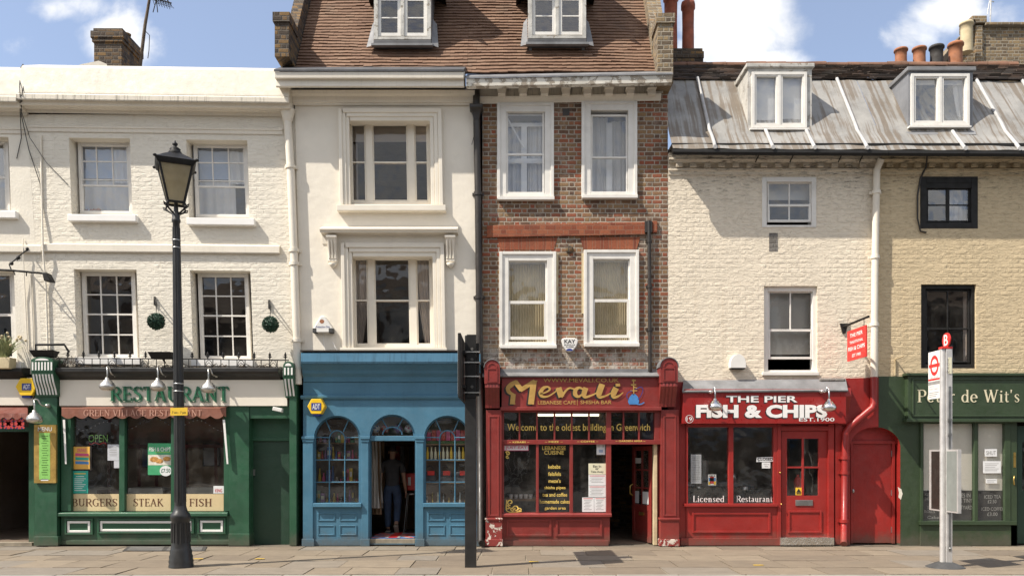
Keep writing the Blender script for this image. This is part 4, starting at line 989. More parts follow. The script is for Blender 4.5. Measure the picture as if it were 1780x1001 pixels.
for i in range(15):
    x = 118 + i * 27; m = MB(); q = W(x, 623 + i * .2, -.22)
    m.lathe([(.008, 0), (.010, .03), (.022, .05), (.010, .065), (.026, .09), (.012, .12), (.002, .15)], q, 8)
    m.cbox(q + Vector((0, 0, .06)), .07, .012, .012); build('finial', m, 'black_iron', rl)
for (bx_, by_, cx, cy, r, lb) in ((269, 517, 271.5, 558.5, 14, 'green topiary ball hanging between the two lower windows of the white house'), (468, 523, 470, 563.5, 13.4, 'green topiary ball hanging near the white drainpipe')):
    o = thing('topiary_ball', lb, 'topiary', W(cx, cy + r, -.3), 'hanging topiary balls')
    c = W(cx, cy, -.30); rr_ = px2m(r, -.3); m = MB(); m.ball(c, rr_ * .9, 8); q = random.Random(int(cx))
    for i in range(1100):
        d = Vector((q.gauss(0, 1), q.gauss(0, 1), q.gauss(0, 1))).normalized(); p = c + d * rr_ * q.uniform(.88, 1.05); u = d.orthogonal().normalized() ; u.rotate(Matrix.Rotation(q.uniform(0, 6.28), 3, d)); v_ = d.cross(u); s_ = q.uniform(.010, .020); tl = d * q.uniform(-.012, .024)
        m.add([p - u * s_, p + v_ * s_ * .6 + tl, p + u * s_, p - v_ * s_ * .6 - tl], [(0, 1, 2, 3)])
    build('foliage', m, 'topiary', o)
    m = MB(); m.tube([W(bx_, by_, -.02), W(bx_ + 1, by_ + 4, -.18), W(cx + .5, by_ + 9, -.30), W(cx, cy - r, -.3)], [.012, .012, .010, .004], 6); m.tube([W(bx_ + 1, by_ + 12, -.02), W(cx, by_ + 9, -.3)], .010, 6); m.cbox(W(bx_, by_ + 6, -.02), .03, .03, .16)
    build('hanging_bracket', m, 'black_iron', o)
def plant(base, h, spread, n, mat, label, pot=None, flowers=None):
    o = thing('potted_plant', label, 'plant', base); q = random.Random(int(h * 1000)); m = MB(); tips = []
    for i in range(n):
        d = Vector((q.gauss(0, spread), q.gauss(0, spread * .6), 1)).normalized(); L = h * q.uniform(.6, 1.05); a = base + Vector((q.uniform(-.06, .06), q.uniform(-.05, .05), 0))
        b = a + d * L * .6; c_ = b + (d + Vector((d.x * .7, d.y, -.1))) * L * .3; s_ = Vector((.009, 0, 0))
        m.add([a - s_, a + s_, b + s_, b - s_, c_], [(0, 1, 2, 3), (3, 2, 4)]); tips.append(c_)
    build('foliage', m, mat, o)
    if flowers:
        for t in tips[::5]: m = MB(); m.ball(t, .024, 4); build('flower', m, flowers, o)
    if pot:
        m = MB(); m.hexa(*pot); build('pot', m, 'cream_pot', o, .01)
b_ = W(8, 622, -.25)
plant(b_, .52, .45, 120, 'leaf_pale', 'tall spiky flowering plant in a pot on the far left ledge', ([b_ + Vector((-.22, -.1, .0)), b_ + Vector((.16, -.1, .0)), b_ + Vector((.14, -.1, -.2)), b_ + Vector((-.2, -.1, -.2))], [b_ + Vector((-.22, .1, .0)), b_ + Vector((.16, .1, .0)), b_ + Vector((.14, .1, -.2)), b_ + Vector((-.2, .1, -.2))]), 'cream_pot')
# ================================================================ the stucco house with the blue shop
LEAN_B = .018
B = thing('terraced_house', 'cream stucco house with moulded window surrounds above the blue shop', 'house', (W(672, 0)[0], 0, 0))
setwarp(LEAN_B, 0)
m = MB(); YB = -.03
hl = [HR((605, 208, 750, 355), YB), HR((611, 445, 754, 605), YB)]
m.holed([W(512.5, 180, YB), W(832, 180, YB), W(837, 640, YB), W(524, 640, YB)], hl, .30)
build('wall', m, 'stucco', B)
# architraves: three stepped bands round each opening
def architrave(par, out, inn, Y, steps, mat):
    for i in range(steps):
        t0, t1 = i / steps, (i + 1) / steps; m = MB()
        a = [o + (n - o) * t0 for o, n in zip(out, inn)]; b = [o + (n - o) * t1 for o, n in zip(out, inn)]
        d = [.085, .06, .035, .05][i]
        yb = out[3]
        m.pb(a[0], a[1], b[0], yb, Y - d, Y + .02); m.pb(b[2], a[1], a[2], yb, Y - d, Y + .02); m.pb(b[0], a[1], b[2], b[1], Y - d + .001, Y + .02)
        build('architrave', m, mat, par, .01)
architrave(B, (589, 188, 769, 356), (608, 210, 748, 356), YB, 3, 'cream_trim')
architrave(B, (593.5, 422, 773.5, 604), (613, 446, 753, 604), YB, 3, 'cream_trim')
def tripartite(x0, y0, x1, y1, rail, m1, m2, cur, top_blind=False):
    s = []
    for (a, b, n) in ((x0 + 4, m1[0], 0), (m1[1], m2[0], 1), (m2[1], x1 - 4, 0)):
        s += [((a, y0 + 4, b, rail + 2), 1, 1, .03), ((a, rail - 2, b, y1 - 5), 1, 1, 0)]
    w = window(B, (x0, y0, x1, y1), .20, 'cream_trim', 5, sashes=s, mullions=(m1, m2), sw=2.4, glass='glass_dark')
    if top_blind: 
        for (a, b) in ((x0, m1[0] + 3), (m1[1] - 3, m2[0] + 3), (m2[1] - 3, x1)): blind(w, a, y0, b, y0 + 37, .34, 'blind_white')
    if cur:
        curtain(w, x0, y0, x0 + 34, y1, .36, 'curtain_white', 4, .03, .55); curtain(w, x1 - 32, y0, x1, y1, .36, 'curtain_white', 4, .03, -.55)
    return w
wb = tripartite(607, 210, 748, 355, 283, (636, 648), (709, 721), False, True)
curtain(wb, 608, 250, 622, 352, .42, 'curtain_white', 2, .02); 
tripartite(613, 446, 753, 604, 523, (640, 651), (713, 724), True)
sill(B, 585, 356, 775, 366, -.17, 'cream_trim', .1); sill(B, 591, 604, 777, 612, -.15, 'cream_trim', .1)
# hood on consoles over the lower window
m = MB(); m.mould([(0, 424), (-.045, 424), (-.05, 409), (-.10, 407), (-.14, 405), (-.22, 404), (-.23, 401), (-.26, 399), (-.26, 396.5), (0, 394)], 561, 797); build('hood', m, 'cream_trim', B)
for x in (578, 783):
    X = W(x, 0, -.1)[0]; h = .085; m = MB()
    zz = lambda y: W(0, y, -.12)[2]
    prof = [(0, zz(410)), (-.20, zz(410)), (-.21, zz(416)), (-.17, zz(422)), (-.13, zz(430)), (-.09, zz(440)), (-.085, zz(448)), (-.10, zz(453)), (-.06, zz(457)), (0, zz(459))]
    m.extr(prof, X - h, X + h); co = build('console', m, 'cream_trim', B, .008)
    f = MB()
    for k in (-.055, 0, .055): f.tube([(X + k, -.19, zz(413)), (X + k, -.18, zz(420)), (X + k, -.14, zz(430)), (X + k, -.10, zz(441)), (X + k, -.095, zz(449))], .020, 6)
    f.lathe([(.0, -.09), (.05, -.05), (.085, 0), (.05, .01)], (X, -.07, zz(457)), 10)
    f.tube([(X - h - .01, -.19, zz(413.5)), (X + h + .01, -.19, zz(413.5))], .035, 8)
    build('carving', f, 'cream_trim', co)
# box gutter, moulding under it
m = MB(); m.mould([(0, 183), (-.07, 183), (-.08, 180), (-.11, 178), (-.13, 168), (-.20, 163), (-.22, 157), (0, 154)], 509, 826); build('cornice', m, 'white_cornice', B)
m = MB(); m.mould([(0.1, 153), (-.47, 153), (-.50, 150), (-.49, 139), (-.56, 136), (-.57, 125), (0.1, 125)], 493, 809); build('gutter', m, 'white_cornice', B, .006)
m = MB(); m.mould([(0.1, 124.7), (-.585, 124.7), (-.59, 120.5), (-.3, 118), (0.1, 116)], 492, 810); build('gutter_lead', m, 'lead_dark', B, .006)
setwarp()
shell(B, 527, 836, 150, [400, 650])

# tiled roof with real tiles; left half belongs to this house
PITCH = rad(58)
def tiled(m, x0, x1, ybot, ny, Yb, pitch=PITCH, gauge=.098, tw=.165, q=random.Random(4), jit=1.0, sag=None):
    """courses of plain tiles rising from photo-y ybot at depth Yb"""
    o = W(0, ybot, Yb); X0, X1 = W(x0, ybot, Yb)[0], W(x1, ybot, Yb)[0]
    up = Vector((0, math.cos(pitch), math.sin(pitch))); nn = Vector((0, -math.sin(pitch), math.cos(pitch)))
    for r in range(ny):
        x = X0 + (0 if r % 2 else -tw / 2)
        wob = lambda xx: .022 * math.sin(xx * 1.1 + r * .13) + .010 * math.sin(xx * 3.1 + r * .7)
        while x < X1:
            a, b = max(x, X0) + .0008, min(x + tw, X1) - .0008; x += tw
            if b - a < .02: continue
            base = Vector((0, Yb, o.z)) + up * (r * gauge); l = q.gauss(0, .004) * jit; t = .028 + abs(q.gauss(0, .004)) * jit; sl = q.gauss(0, .004) * jit
            m.r = q.random() * .98 + .01
            if q.random() < .006 * jit: l = -.03
            A = [base + up * (l + sl + wob(a)) + nn * t, base + up * (l - sl + wob(b)) + nn * t]
            Tt = [base + up * (gauge * 1.35) + nn * .003, base + up * (gauge * 1.35) + nn * .003]
            for v, xx in zip(A + Tt, (a, b, a, b)): v.x = xx
            m.add([A[0], A[1], Tt[1], Tt[0], A[0] - nn * .022, A[1] - nn * .022], [(0, 1, 2, 3), (0, 4, 5, 1), (0, 3, 4), (1, 5, 2)])
        # sheet under the tiles
    m.r = .05; a = Vector((X0, Yb + .01, o.z)) - nn * .02; b = a + up * ny * gauge
    m.add([a, (X1, a.y, a.z), (X1, b.y, b.z), b], [(0, 1, 2, 3)])
NR = 27
rb = MB(); tiled(rb, 512, 811.5, 127, NR, -.10); ROOF_B = build('roof', rb, 'roof_tiles', B)
# dormers: a front of painted casements in the slope
def dormer(par, x0, x1, ytop, ybot, Yf, ncol, nrow, fm, sidem, roofm, cheek_left=True):
    """par is the roof part's house; returns the dormer part with casements, panes, cheeks, roof"""
    return None
def roof_dormer(house, xa, xb, ysill, Yf, rows, label_mat, roofx):
    ztop = -75
    fr = window(house, (xa, ztop, xb, ysill - 9), Yf, 'flaking_white', 7, .12, sashes=[((xa + 7, -30, (xa + xb) / 2 - 3, ysill - 15), 1, 3, .01, rows, 5.5), (((xa + xb) / 2 + 3, -30, xb - 7, ysill - 15), 1, 3, .01, rows, 5.5)], mullions=(((xa + xb) / 2 - 3, (xa + xb) / 2 + 3),), name='dormer', sash_mat='white_frame', glass='glass_upper', gw=2.2, bottom=5)
    m = MB(); m.pb(xa - 1, ysill - 8.5, xb + 1, ysill - 1, Yf - .06, Yf + .15); build('sill', m, 'lead_dark', fr, .012)
    X0, X1 = W(xa, 0, Yf)[0], W(xb, 0, Yf)[0]; zb, zt = W(0, ysill, Yf).z, W(0, ztop, Yf).z
    m = MB(); m.box(X0 + .015, X0 + .07, Yf + .121, Yf + 1.9, zb - .3, zt); m.box(X1 - .07, X1 - .015, Yf + .121, Yf + 1.9, zb - .3, zt); build('cheek', m, 'lead', fr)
    m = MB(); m.hexa([(X0 - .22, Yf - .22, zt - .42), (X0 - .16, Yf - .22, zt - .30), (X0 + .1, Yf - .22, zt), (X0 + .1, Yf - .22, zt - .1)], [(X0 - .22, Yf + 1.6, zt - .42), (X0 - .16, Yf + 1.6, zt - .30), (X0 + .1, Yf + 1.6, zt), (X0 + .1, Yf + 1.6, zt - .1)])
    m.hexa([(X1 + .22, Yf - .22, zt - .42), (X1 + .16, Yf - .22, zt - .30), (X1 - .1, Yf - .22, zt), (X1 - .1, Yf - .22, zt - .1)], [(X1 + .22, Yf + 1.6, zt - .42), (X1 + .16, Yf + 1.6, zt - .30), (X1 - .1, Yf + 1.6, zt), (X1 - .1, Yf + 1.6, zt - .1)])
    build('dormer_eaves', m, 'brown_black', fr)
    m = MB(); m.box(X0 - .1, X1 + .1, Yf - .2, Yf + 2, zt - .01, zt + .5); build('dormer_roof', m, 'roof_tiles', fr)
    m = MB()
    for s_, X in ((-1, X0), (1, X1)):
        a = Vector((X + s_ * .01, Yf - .02, zb)); w = .13
        m.add([a + Vector((0, 0, -.02)), a + Vector((s_ * w, .02, -.05)), a + Vector((s_ * w * .55, .35, .55)), a + Vector((0, .3, .62))], [(0, 1, 2, 3)])
    m.box(X0 - .04, X1 + .04, Yf - .07, Yf + .02, zb - .045, zb - .005)
    build('flashing', m, 'lead', fr); return fr
roof_dormer(B, 650, 749, 78, .12, [.33, .66], None, None)
# roof end wall at the left: stepped old brick parapet
m = MB()
def slope_wall(m, x0, x1, yb, Yb, top, pitch, th=.0):
    pass
Xa, Xb = W(489, 0, 0)[0], W(513, 0, 0)[0]
zb = W(0, 118, 0).z; z1 = W(0, 60, 0).z; z2 = W(0, 44, 0).z
m.box(Xa, Xb, -.42, .10, zb, z1); m.box(Xa - .03, Xb + .02, -.45, .12, z1 + .001, z2)
sl = math.tan(PITCH); y_, z_ = .0, z2
m.hexa([(Xa + .06, .101, zb - .9), (Xb, .101, zb - .9), (Xb, .101, z2 - .05), (Xa + .06, .101, z2 - .05)], [(Xa + .06, 2.8, zb - .9), (Xb, 2.8, zb - .9), (Xb, 2.8, z2 - .05 + 2.7 * sl), (Xa + .06, 2.8, z2 - .05 + 2.7 * sl)])
build('parapet', m, 'sooty_brick', B)

# --- the blue shop front
m = MB(); m.extr([(.25, ZZ(664)), (-.08, ZZ(664)), (-.10, ZZ(656)), (-.16, ZZ(650)), (-.18, ZZ(645)), (-.26, ZZ(638)), (-.29, ZZ(635.5)), (.25, ZZ(635.5))], ZX(520) + .1, ZX(836)); build('cornice', m, 'blue_paint', B)
m = MB(); m.extr([(.25, ZZ(635.3)), (-.32, ZZ(635.3)), (-.34, ZZ(632)), (-.34, ZZ(618)), (-.30, ZZ(616)), (.25, ZZ(615))], ZX(520) + .12, ZX(836)); build('cornice', m, 'blue_cornice', B)
m = MB(); m.extr([(.2, ZZ(614.8)), (-.35, ZZ(614.8)), (-.35, ZZ(612.5)), (.2, ZZ(609))], ZX(519) + .12, ZX(836)); build('cornice_lead', m, 'brown_black', B)
YF = -.06
def archpts(xc, hw, ys, rise, yb, Y, n=18):
    return [W(xc - hw, yb, Y)] + [W(xc + hw * math.cos(rad(a)), ys - rise * math.sin(rad(a)), Y) for a in [180 - 180 * i / n for i in range(n + 1)]] + [W(xc + hw, yb, Y)]
AL, AC, AR = (586, 40.5), (682, 39.5), (777.5, 40.5)
m = MB()
outer = [W(527, 664, YF), W(835, 664, YF), W(835, 946, YF), W(527, 946, YF)]
holes = [archpts(AL[0], AL[1], 762, 40, 880, YF), archpts(AC[0], AC[1], 758, 38, 944, YF), archpts(AR[0], AR[1], 762, 40, 880, YF)]
m.holed(outer, holes, .16); build('shop_wall', m, 'blue_paint', B)
m = MB(); m.extr([(YF + .01, ZZ(694)), (-.09, ZZ(694)), (-.11, ZZ(691)), (-.11, ZZ(688)), (YF + .01, ZZ(687))], ZX(525), ZX(833)); build('string_moulding', m, 'blue_paint', B)
for (a, b) in ((525.5, 545), (627.5, 641.5), (722.5, 737), (818.5, 833.5)):
    m = MB(); m.pb(a + 1, 768, b - 1, 936, YF - .03, YF + .01); m.pb(a - 1.5, 758, b + 1.5, 763, YF - .055, YF + .01); m.pb(a, 763.2, b, 768, YF - .042, YF + .01); m.pb(a - 1, 936, b + 1, 949, YF - .055, YF + .01)
    build('pilaster', m, 'blue_paint', B, .006)
m = MB(); m.pb(541, 937, 628, 947.5, YF - .015, YF + .02); m.pb(737, 937, 819, 947.5, YF - .015, YF + .02); build('plinth', m, 'blue_paint', B)
def arch_window(xc, hw, ys, rise, yb, fan):
    m = MB(); n = 18; Y = .05
    o = [(xc + hw * math.cos(rad(a)), ys - rise * math.sin(rad(a))) for a in [180 - 180 * i / n for i in range(n + 1)]]
    inn = [(xc + (hw - 3) * math.cos(rad(a)), ys - (rise - 3) * math.sin(rad(a))) for a in [180 - 180 * i / n for i in range(n + 1)]]
    m.holed([W(xc - hw, yb, Y)] + [W(x, y, Y) for x, y in o] + [W(xc + hw, yb, Y)], [[W(xc - hw + 3, yb - 3, Y)] + [W(x, y, Y) for x, y in inn] + [W(xc + hw - 3, yb - 3, Y)]], Y + .07)
    bar = lambda a, b, c, d: m.tube([W(a, b, Y + .02), W(c, d, Y + .02)], .012, 6)
    if fan:
        for a in (60, 120): bar(xc + 15 * math.cos(rad(a)), ys - 14 * math.sin(rad(a)) * 1.0, xc + (hw - 1) * math.cos(rad(a)), ys - (rise - 1) * math.sin(rad(a)))
        m.tube([W(xc + 17 * math.cos(rad(a)), ys - 3 - 13 * math.sin(rad(a)), Y + .02) for a in range(0, 181, 15)], .014, 6)
    else:
        w3 = hw / 3
        for s_ in (-1, 1):
            bar(xc + s_ * w3, yb - 2, xc + s_ * w3, ys + 2)
            bar(xc + s_ * 11, ys - 12, xc + s_ * 21, ys - rise + 5)
        m.tube([W(xc + w3 * math.cos(rad(a)), ys + 1 - 15 * math.sin(rad(a)), Y + .02) for a in range(0, 181, 15)], .012, 6)
        bar(xc - hw + 2, ys - 2, xc - w3, ys - 2); bar(xc + w3, ys - 2, xc + hw - 2, ys - 2)
        for y in (799, 837.5): bar(xc - hw + 2, y, xc + hw - 2, y)
    f = build('shop_window', m, 'blue_paint', B)
    p = MB(); q = archpts(xc, hw - 1, ys, rise - 1, yb, Y + .03); p.add(q, [tuple(range(len(q)))]); build('pane', p, 'glass_shop', f)
    return f
arch_window(AL[0], AL[1], 762, 40, 880, False); arch_window(AR[0], AR[1], 762, 40, 880, False)
fan = arch_window(AC[0], AC[1], 758, 38, 760, True)
m = MB(); m.pb(642.5, 757.5, 721.5, 766, -.02, .14); build('transom', m, 'blue_paint', B, .006)
for xc in (AL[0], AR[0]):
    m = MB(); m.pb(xc - 42, 874, xc + 42, 881, YF - .08, .05); build('sill', m, 'blue_paint', B, .008)
    for i in (-1, 1):
        for (a, b) in ((891, 905), (912, 930)): panel(B, xc + i * 19 - 15, a, xc + i * 19 + 15, b, YF, 'blue_paint', 2.2, 'riser_panel', .014)
m = MB(); m.pb(642.6, 936, 721.4, 944.5, -.03, 1.2); build('step', m, 'joint', B, .01)
sheet('alarm_box', 'bright yellow hexagonal burglar alarm box on the blue shop front', 'alarm box', (541, 700, 558, 713), -.225, 'blue_letters', [('ADT', 543, 702, 556, 711, 'white_letters', .03)])
hexa_alarm(bpy.data.objects['alarm_box.001'], 549.5, 706, 15.5, 13, -.22, -.05)
# white triangular alarm on the stucco
al = thing('alarm_box', 'white triangular burglar alarm box low on the stucco wall', 'alarm box', W(561, 578, -.1))
m = MB(); m.loop([W(x, y, -.16) for x, y in ((557, 549), (564, 549), (578, 571), (578, 577), (543.5, 577), (543.5, 571))], -.02); build('casing', m, 'alarm_white', al, .02)
m = MB(); 
for (a, b, c) in ((543, 550, 1), (571, 578.5, 1)): m.pb(a, 570, b, 578, -.165, -.03)
build('corner_lens', m, 'rubber', al, .01)
m = MB(); m.loop([W(559.5 + 4 * math.cos(rad(a)), 558.5 + 3.6 * math.sin(rad(a)), -.162) for a in range(0, 360, 30)], -.155); build('badge', m, 'terracotta', al)
t = MB(); letters(t, 'Protection One', 549, 566, 573, 569.5, -.163, .002, .02); build('lettering', t, 'blue_letters', al)
m = MB(); m.tube([W(562, 578, -.03), W(563, 598, -.03), W(566, 612, -.03)], .006, 5); m.tube([W(578, 594, -.03), W(583, 604, -.10), W(588, 612, -.06)], .007, 5); build('cable', m, 'white_paint', al)

# --- goods inside the blue shop
m = MB(); m.box(ZX(540), ZX(830), 3.2, 3.26, 0, 3.0); build('room_partition', m, 'room_warm', B)
q = random.Random(11)
def shelf_unit(x0, x1, ys, label, Y0=.13, Y1=.42):
    o = thing('display_shelf', label, 'shelf', W((x0 + x1) / 2, 940, Y1))
    for y in ys:
        m = MB(); m.pb(x0, y, x1, y + 2.2, Y0, Y1); build('shelf', m, 'room_wood', o)
    m = MB(); m.pb(x0, ys[0] - 40, x1, ys[-1] + 3, Y1 + .02, Y1 + .04); build('back_panel', m, 'room_dark', o)
shelf_unit(546, 626, (769, 800, 838, 874), 'display shelves packed with small goods behind the left arched shop window')
shelf_unit(738, 818, (771, 799, 838, 874), 'display shelves of souvenirs behind the right arched shop window')
GN = [('packet', 'small bright packet on the crowded shelves of the left arched window', 'packet', 'packets in the left arched window')]
for (y, hmin, hmax, a, b) in ((769, 10, 18, 548, 622), (800, 14, 26, 548, 622), (838, 16, 30, 548, 622), (874, 12, 26, 548, 624)):
    x = a
    while x < b:
        w = q.uniform(4, 8); h = q.uniform(hmin, hmax); Y = q.uniform(.15, .24); m = MB(); k_ = q.random()
        if k_ < .38:
            c = W(x + w / 2, y - .1, Y + .04); r = px2m(w) * .42; H = px2m(h); m.lathe([(r * .9, 0), (r, H * .1), (r * .95, H * .5), (r * .5, H * .68), (r * .42, H * .9), (r * .5, H)], c, 8)
            one('souvenir', m, 'goods_%d' % q.choice([0, 1, 2, 3, 4, 5, 7]), 'small upright souvenir on the crowded shelves of the left arched window', 'souvenir', 'souvenirs in the left arched window'); x += w; continue
        if k_ < .55:
            c = W(x + w / 2, y - .1, Y + .04); r = px2m(w) * .5; m.ball(c + Vector((0, 0, r * .8)), r * .8, 6); m.ball(c + Vector((0, 0, r * 2.0)), r * .55, 6)
            one('soft_toy', m, 'goods_%d' % q.choice([0, 1, 3, 3, 5]), 'small soft toy on the crowded shelves of the left arched window', 'toy', 'soft toys in the left arched window'); x += w; continue
        m.pb(x, y - h, x + w - .6, y - .1, Y, Y + .07); m.m = 1; m.pb(x + .8, y - h * .75, x + w - 1.4, y - h * .4, Y - .003, Y)
        one('packet', m, ['goods_%d' % q.choice([0, 1, 1, 2, 3, 4, 5, 6, 7]), q.choice(['paper', 'paper_cream', 'goods_1', 'goods_4'])], *GN[0][1:3], GN[0][3], bevel=.004); x += w
m = MB(); m.pb(739, 766, 817, 771, .14, .30); one('artificial_grass', m, 'leaf', 'strip of green artificial grass along the upper shelf of the right arched window', 'grass strip')
for i in range(11):
    x = 743 + i * 6.9; c = W(x, 798.6, .22); m = MB(); m.lathe([(.022, 0), (.026, .05), (.026, .14), (.014, .17), (.013, .21), (.016, .235)], c, 10)
    one('bottle', m, 'paper_cream' if i % 3 else 'sticker_yellow', 'small pale bottle in the row on the shelf of the right arched window', 'bottle', 'row of bottles in the right arched window')
for i in range(9):
    x = 742 + i * 8.4; m = MB(); m.pb(x, 747 + q.uniform(0, 4), x + 7, 765.5, .18, .30); one('gift_box', m, 'goods_%d' % (5 if i % 2 else 0), 'red gift box on the top shelf of the right arched window', 'gift box', 'red boxes in the right arched window')
for i, x in enumerate((747, 774, 803)):
    o = thing('handbag', 'black handbag with a red tag on the middle shelf of the right arched window', 'bag', W(x, 837, .34), 'black bags in the right arched window')
    m = MB(); c = W(x, 837.5, .23); m.hexa([c + Vector((-.11, -.05, .20)), c + Vector((.11, -.05, .20)), c + Vector((.13, -.06, 0)), c + Vector((-.13, -.06, 0))], [c + Vector((-.11, .05, .20)), c + Vector((.11, .05, .20)), c + Vector((.13, .06, 0)), c + Vector((-.13, .06, 0))]); build('body', m, 'goods_4', o, .03)
    m = MB(); m.tube([c + Vector((.08 * math.cos(rad(a)), 0, .20 + .1 * math.sin(rad(a)))) for a in range(0, 181, 20)], .008, 6); build('handle', m, 'goods_4', o)
    m = MB(); m.cbox(c + Vector((.03, -.075, .17)), .13, .01, .08); build('tag', m, 'sign_red', o)
for i in range(8):
    x = 742 + i * 9.6; c = W(x, 874, .22); h = q.uniform(.10, .24); m = MB(); m.lathe([(.03, 0), (.032, .02), (.016, .05), (.012, h * .6), (.02, h * .66), (.004, h)], c, 8)
    one('figurine', m, ['galvanised', 'brass', 'paper_cream'][i % 3], 'small souvenir figurine on the bottom shelf of the right arched window', 'figurine', 'figurines in the right arched window')
t = MB(); letters(t, 'dniq', 748, 731, 803, 758, .60, .01, .02); m = MB(); m.pb(742, 724, 814, 762, .612, .63)
hs = one('hanging_sign', m, 'paper_grey', 'pale panel with dark letters seen through the top of the right arched window', 'sign'); build('lettering', t, 'black_letters', hs)
for i, (x, mt_) in enumerate(((653, 'paper'), (669, 'goods_5'), (692, 'goods_7'), (711, 'paper'))):
    c = W(x, 745, .32); m = MB(); m.ball(c, .085, 8); o = one('football', m, mt_, ('white football at the left end of the fanlight over the blue doorway', 'red football second from the left in the fanlight', 'purple football third from the left in the fanlight', 'white football with a small crest at the right end of the fanlight')[i], 'football')
    m = MB()
    for d in (Vector((0, -1, .15)), Vector((-.6, -.7, .5)), Vector((.6, -.7, -.5)), Vector((.5, -.7, .6)), Vector((-.6, -.6, -.5))):
        d.normalize(); m.lathe([(.022, 0), (.012, .004)], c + d * .082, 5, d)
    build('patch', m, 'goods_%d' % (2, 3, 3, 0)[i], o)
m = MB(); m.pb(640, 756, 724, 757.5, .2, .5); one('ledge_board', m, 'room_wood', 'board inside the fanlight that carries the row of footballs', 'board')
# clothes hanging on the left inside the doorway
for i in range(6):
    Y = .55 + i * .22; o = thing('hanging_garment', 'pale coat hanging in the row just inside the blue doorway', 'garment', W(652, 800, Y), 'garments hanging inside the blue doorway')
    m = MB(); x0 = ZX(642) - .15 + q.uniform(-.03, .03); z0, z1 = (.55 + q.uniform(-.1, .3), 2.25); vs = []; n = 10
    for j in range(6):
        for k in range(n + 1):
            z = z1 + (z0 - z1) * j / 5; wd = .10 + .13 * (j / 5) ** .5; vs.append((x0 + wd * k / n + .02 * math.sin(k * 2 + j), Y + .05 * math.sin(k * 1.9), z))
    m.add(vs, [(j * (n + 1) + k, j * (n + 1) + k + 1, (j + 1) * (n + 1) + k + 1, (j + 1) * (n + 1) + k) for j in range(5) for k in range(n)], True)
    build('cloth', m, ['curtain_grey', 'room_wood', 'goods_3'][i % 3], o)
for i in range(9):
    x = 655 + i * 8; m = MB(); h = q.uniform(50, 66); m.pb(x, 775, x + 7.4, 775 + h, 2.9 + q.uniform(-.1, .1), 3.05)
    one('hanging_shirt', m, ['goods_3', 'room_wood', 'goods_4', 'curtain_grey', 'goods_5'][i % 5], 'shirt on the rail at the back of the blue shop', 'shirt', 'shirts on the rail at the back of the blue shop')
o = thing('red_bag', 'red shopping bag with a white number on it beside the man in the doorway', 'bag', W(715, 850, 1.5))
m = MB(); m.pb(704, 822, 730, 852, 1.45, 1.65); build('body', m, 'sign_red', o, .02); t = MB(); letters(t, '1', 709, 829, 714, 843, 1.445, .003, .03); build('lettering', t, 'white_letters', o)
m = MB(); c = W(717, 857, 1.5); m.lathe([(.16, -.02), (.17, 0), (.16, .01)], c, 16); o = one('stool', m, 'steel', 'thin metal stool holding the red bag inside the doorway', 'stool')
for a in range(4):
    l = MB(); w = rad(45 + 90 * a); l.tube([c + Vector((.13 * math.cos(w), .13 * math.sin(w), -.02)), c + Vector((.22 * math.cos(w), .22 * math.sin(w), .115 - c.z))], .011, 6); build('leg', l, 'steel', o)
o = thing('door_mat', 'woven door mat in a red white and blue flag pattern on the blue doorstep', 'mat', (ZX(682), .5, .0))
zt = W(0, 936, -.03).z + .004; m = MB(); m.box(ZX(645), ZX(719), .0, .95, zt, zt + .012); build('base', m, 'goods_2', o)
def matstrip(pts, dz, mt_):
    m = MB(); m.add([(x, y, zt + .012 + dz) for x, y in pts], [tuple(range(len(pts)))]); build('stripe', m, mt_, o)
xa, xb, ya, yb = ZX(645), ZX(719), .0, .95; xm, ym = (xa + xb) / 2, .475
for (w_, dz, mt_) in ((.11, .002, 'goods_3'), (.045, .004, 'sign_red')):
    matstrip([(xa, ya), (xa + w_, ya), (xb, yb - w_), (xb, yb), (xb - w_, yb), (xa, ya + w_)], dz, mt_); matstrip([(xb, ya), (xb, ya + w_), (xa + w_, yb), (xa, yb), (xa, yb - w_), (xb - w_, ya)], dz + .001, mt_)
for (w_, dz, mt_) in ((.13, .007, 'goods_3'), (.08, .009, 'sign_red')):
    matstrip([(xm - w_, ya), (xm + w_, ya), (xm + w_, yb), (xm - w_, yb)], dz, mt_); matstrip([(xa, ym - w_), (xb, ym - w_), (xb, ym + w_), (xa, ym + w_)], dz + .001, mt_)

# --- the man walking in, seen from behind
def skinned(name, joints, edges, mat, parent, root=0, sub=2, org=None):
    """one continuous body surface grown over connected joints: joints (x, y, z, rx, ry)"""
    me = bpy.data.meshes.new(name); org = ORG[parent] if parent is not None else org
    me.from_pydata([Vector(j[:3]) for j in joints], edges, []); o = bpy.data.objects.new(name, me); COL.objects.link(o)
    sk = o.modifiers.new('skin', 'SKIN'); sk.use_smooth_shade = True; sk.branch_smoothing = .6
    bpy.context.view_layer.update()
    if not me.skin_vertices:
        bpy.context.view_layer.objects.active = o; bpy.ops.object.modifier_remove(modifier='skin'); bpy.ops.object.modifier_add(type='SKIN'); 
    for i, j in enumerate(joints):
        sv = me.skin_vertices[0].data[i]; sv.radius = (j[3], j[4] if len(j) > 4 else j[3]); sv.use_root = (i == root)
    ss = o.modifiers.new('subsurf', 'SUBSURF'); ss.levels = sub; ss.render_levels = sub
    me.materials.append(MATS[mat])
    if parent is not None: o.parent = parent
    ORG[o] = org; return o
man_o = W(682, 926, 1.25); man_o.z = .13
pz = .0
def chain(js, es, start, pts):
    k = start
    for p in pts: js.append(p); es.append((k, len(js) - 1)); k = len(js) - 1
    return k
man = bpy.data.objects.new('person', None)                       # placeholder so that children can look up the origin
J = [(0, 0, .93, .10, .08)]; E = []
